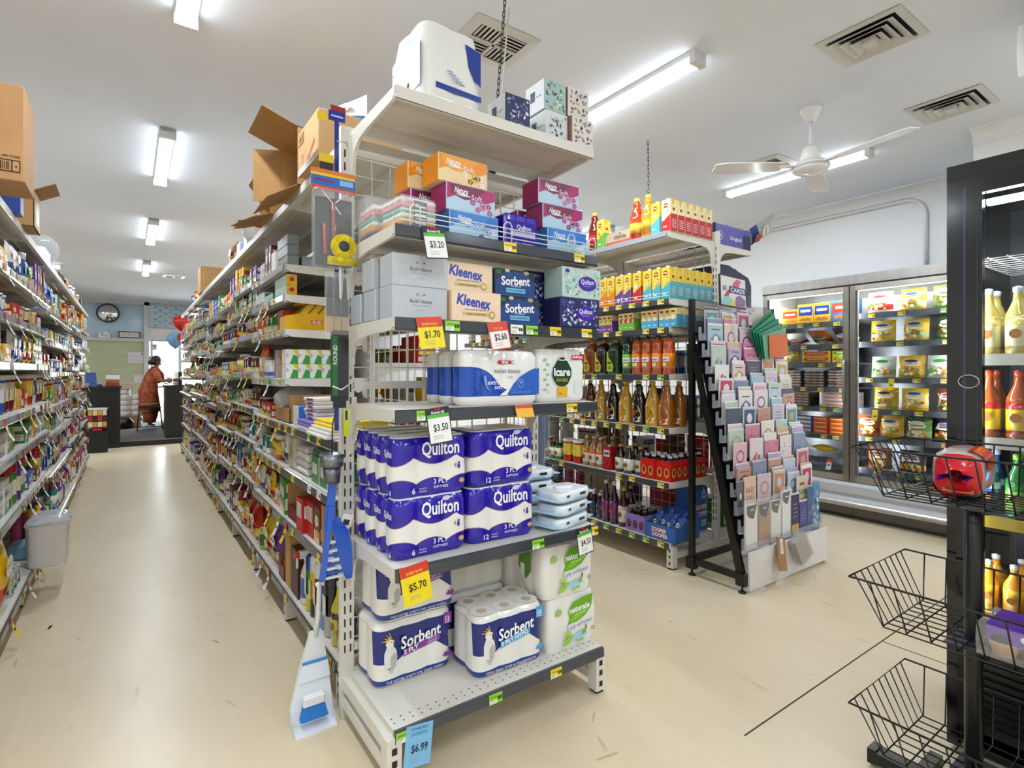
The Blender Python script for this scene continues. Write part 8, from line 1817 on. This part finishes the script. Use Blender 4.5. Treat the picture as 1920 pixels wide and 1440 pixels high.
for k in range(3): gput('candle_box', MB().box(-.02, .02, 0, .03, 0, .16, 'card', ('#b89a72', '#c8a8c0', '#8a72a8')[k]).mesh('candle_box'), 3.30 + k * .04, z, f'slim {("tan", "pink", "violet")[k]} box beside the globe boxes', 'box')
z = LV[5]
t = thing('cling_wrap_display', 'yellow slope-topped display box of bags on the sixth shelf', 'box', (GF + .015, 3.082, z + .0015))
YG = '#e3ae12'
ob('box', MB().prism([(0, 0), (.32, 0), (.32, .145), (.12, .145), (.06, .085), (0, .075)], 0, .16, 'card', YG).rect(.13, .19, .035, .055, -.001, 'print', '#c8242a').text('GLAD', .16, .045, .022, -.0016, 'print', '#f6f2ea', bold=.03, w=.05).text('L', .225, .04, .03, -.0016, 'print', '#5a4208', bold=.02), parent=t)
for k in range(4): ob('bag_box', MB().add([(.06 + k * .05, -.002, .09), (.07 + k * .05, -.002, .09), (.12 + k * .05, -.002, .15), (.11 + k * .05, -.002, .15)], [(0, 1, 2, 3)], 'print', '#7a5c0a').box(.07 + k * .055, .115 + k * .055, .01, .15, .14, .156, 'card', '#edbd22'), parent=t)
for k in range(2): gput('wrap_box', MB().box(-.03, .03, 0, .25, 0, .12, 'card', '#b8341c', S_='#c8481e').disc(.0, .06, .015, .02, -.001, 'print', '#5a8a2a', 8).mesh('wrap_box'), 3.27 + k * .066, z, f'red orange wrap box behind the yellow display, {("nearer", "farther")[k]}', 'box', dx=.03)
z = LV[6]
for k in range(2): tag(ob('bag_box', MB().box(0, .055, 0, .28, 0, .056, 'card', '#e6b41a', S_='#a8c8b8').disc(.028, .03, .014, .012, -.001, 'print', '#b8241e', 9).mesh('bag_box'), (GF + .015, 3.082, z + .0015 + .057 * k)), f'long yellow bag box, {("lower", "upper")[k]} of two at the shelf end', 'box')
tag(ob('bag_box', MB().box(0, .05, 0, .22, 0, .05, 'card', '#3f8a72', S_='#8ac0ac').mesh('bag_box'), (GF + .015, 3.42, z + .0015)), 'teal bag box beyond the yellow ones', 'box')
z = LV[7]
gy = MB().cbox(0, .06, 0, .24, 0, .055, .002, 'gloss', '#7d868c').mesh('foil_box')
for k in range(3): tag(ob('foil_box', gy, (GF + .02, 3.082, z + .0015 + k * .057)), f'grey foil box stacked at the shelf end, {("bottom", "middle", "top")[k]} one', 'box', 'grey foil boxes')
tag(ob('foil_box', gy, (GF + .095, 3.082, z + .0015)), 'single grey foil box beside the stack of three', 'box', 'grey foil boxes')
gput('foil_box', MB().cbox(-.05, .05, 0, .06, 0, .13, .003, 'card', '#efebe6').mesh('foil_box'), 3.44, z, 'white box behind the grey foil stack', 'box')
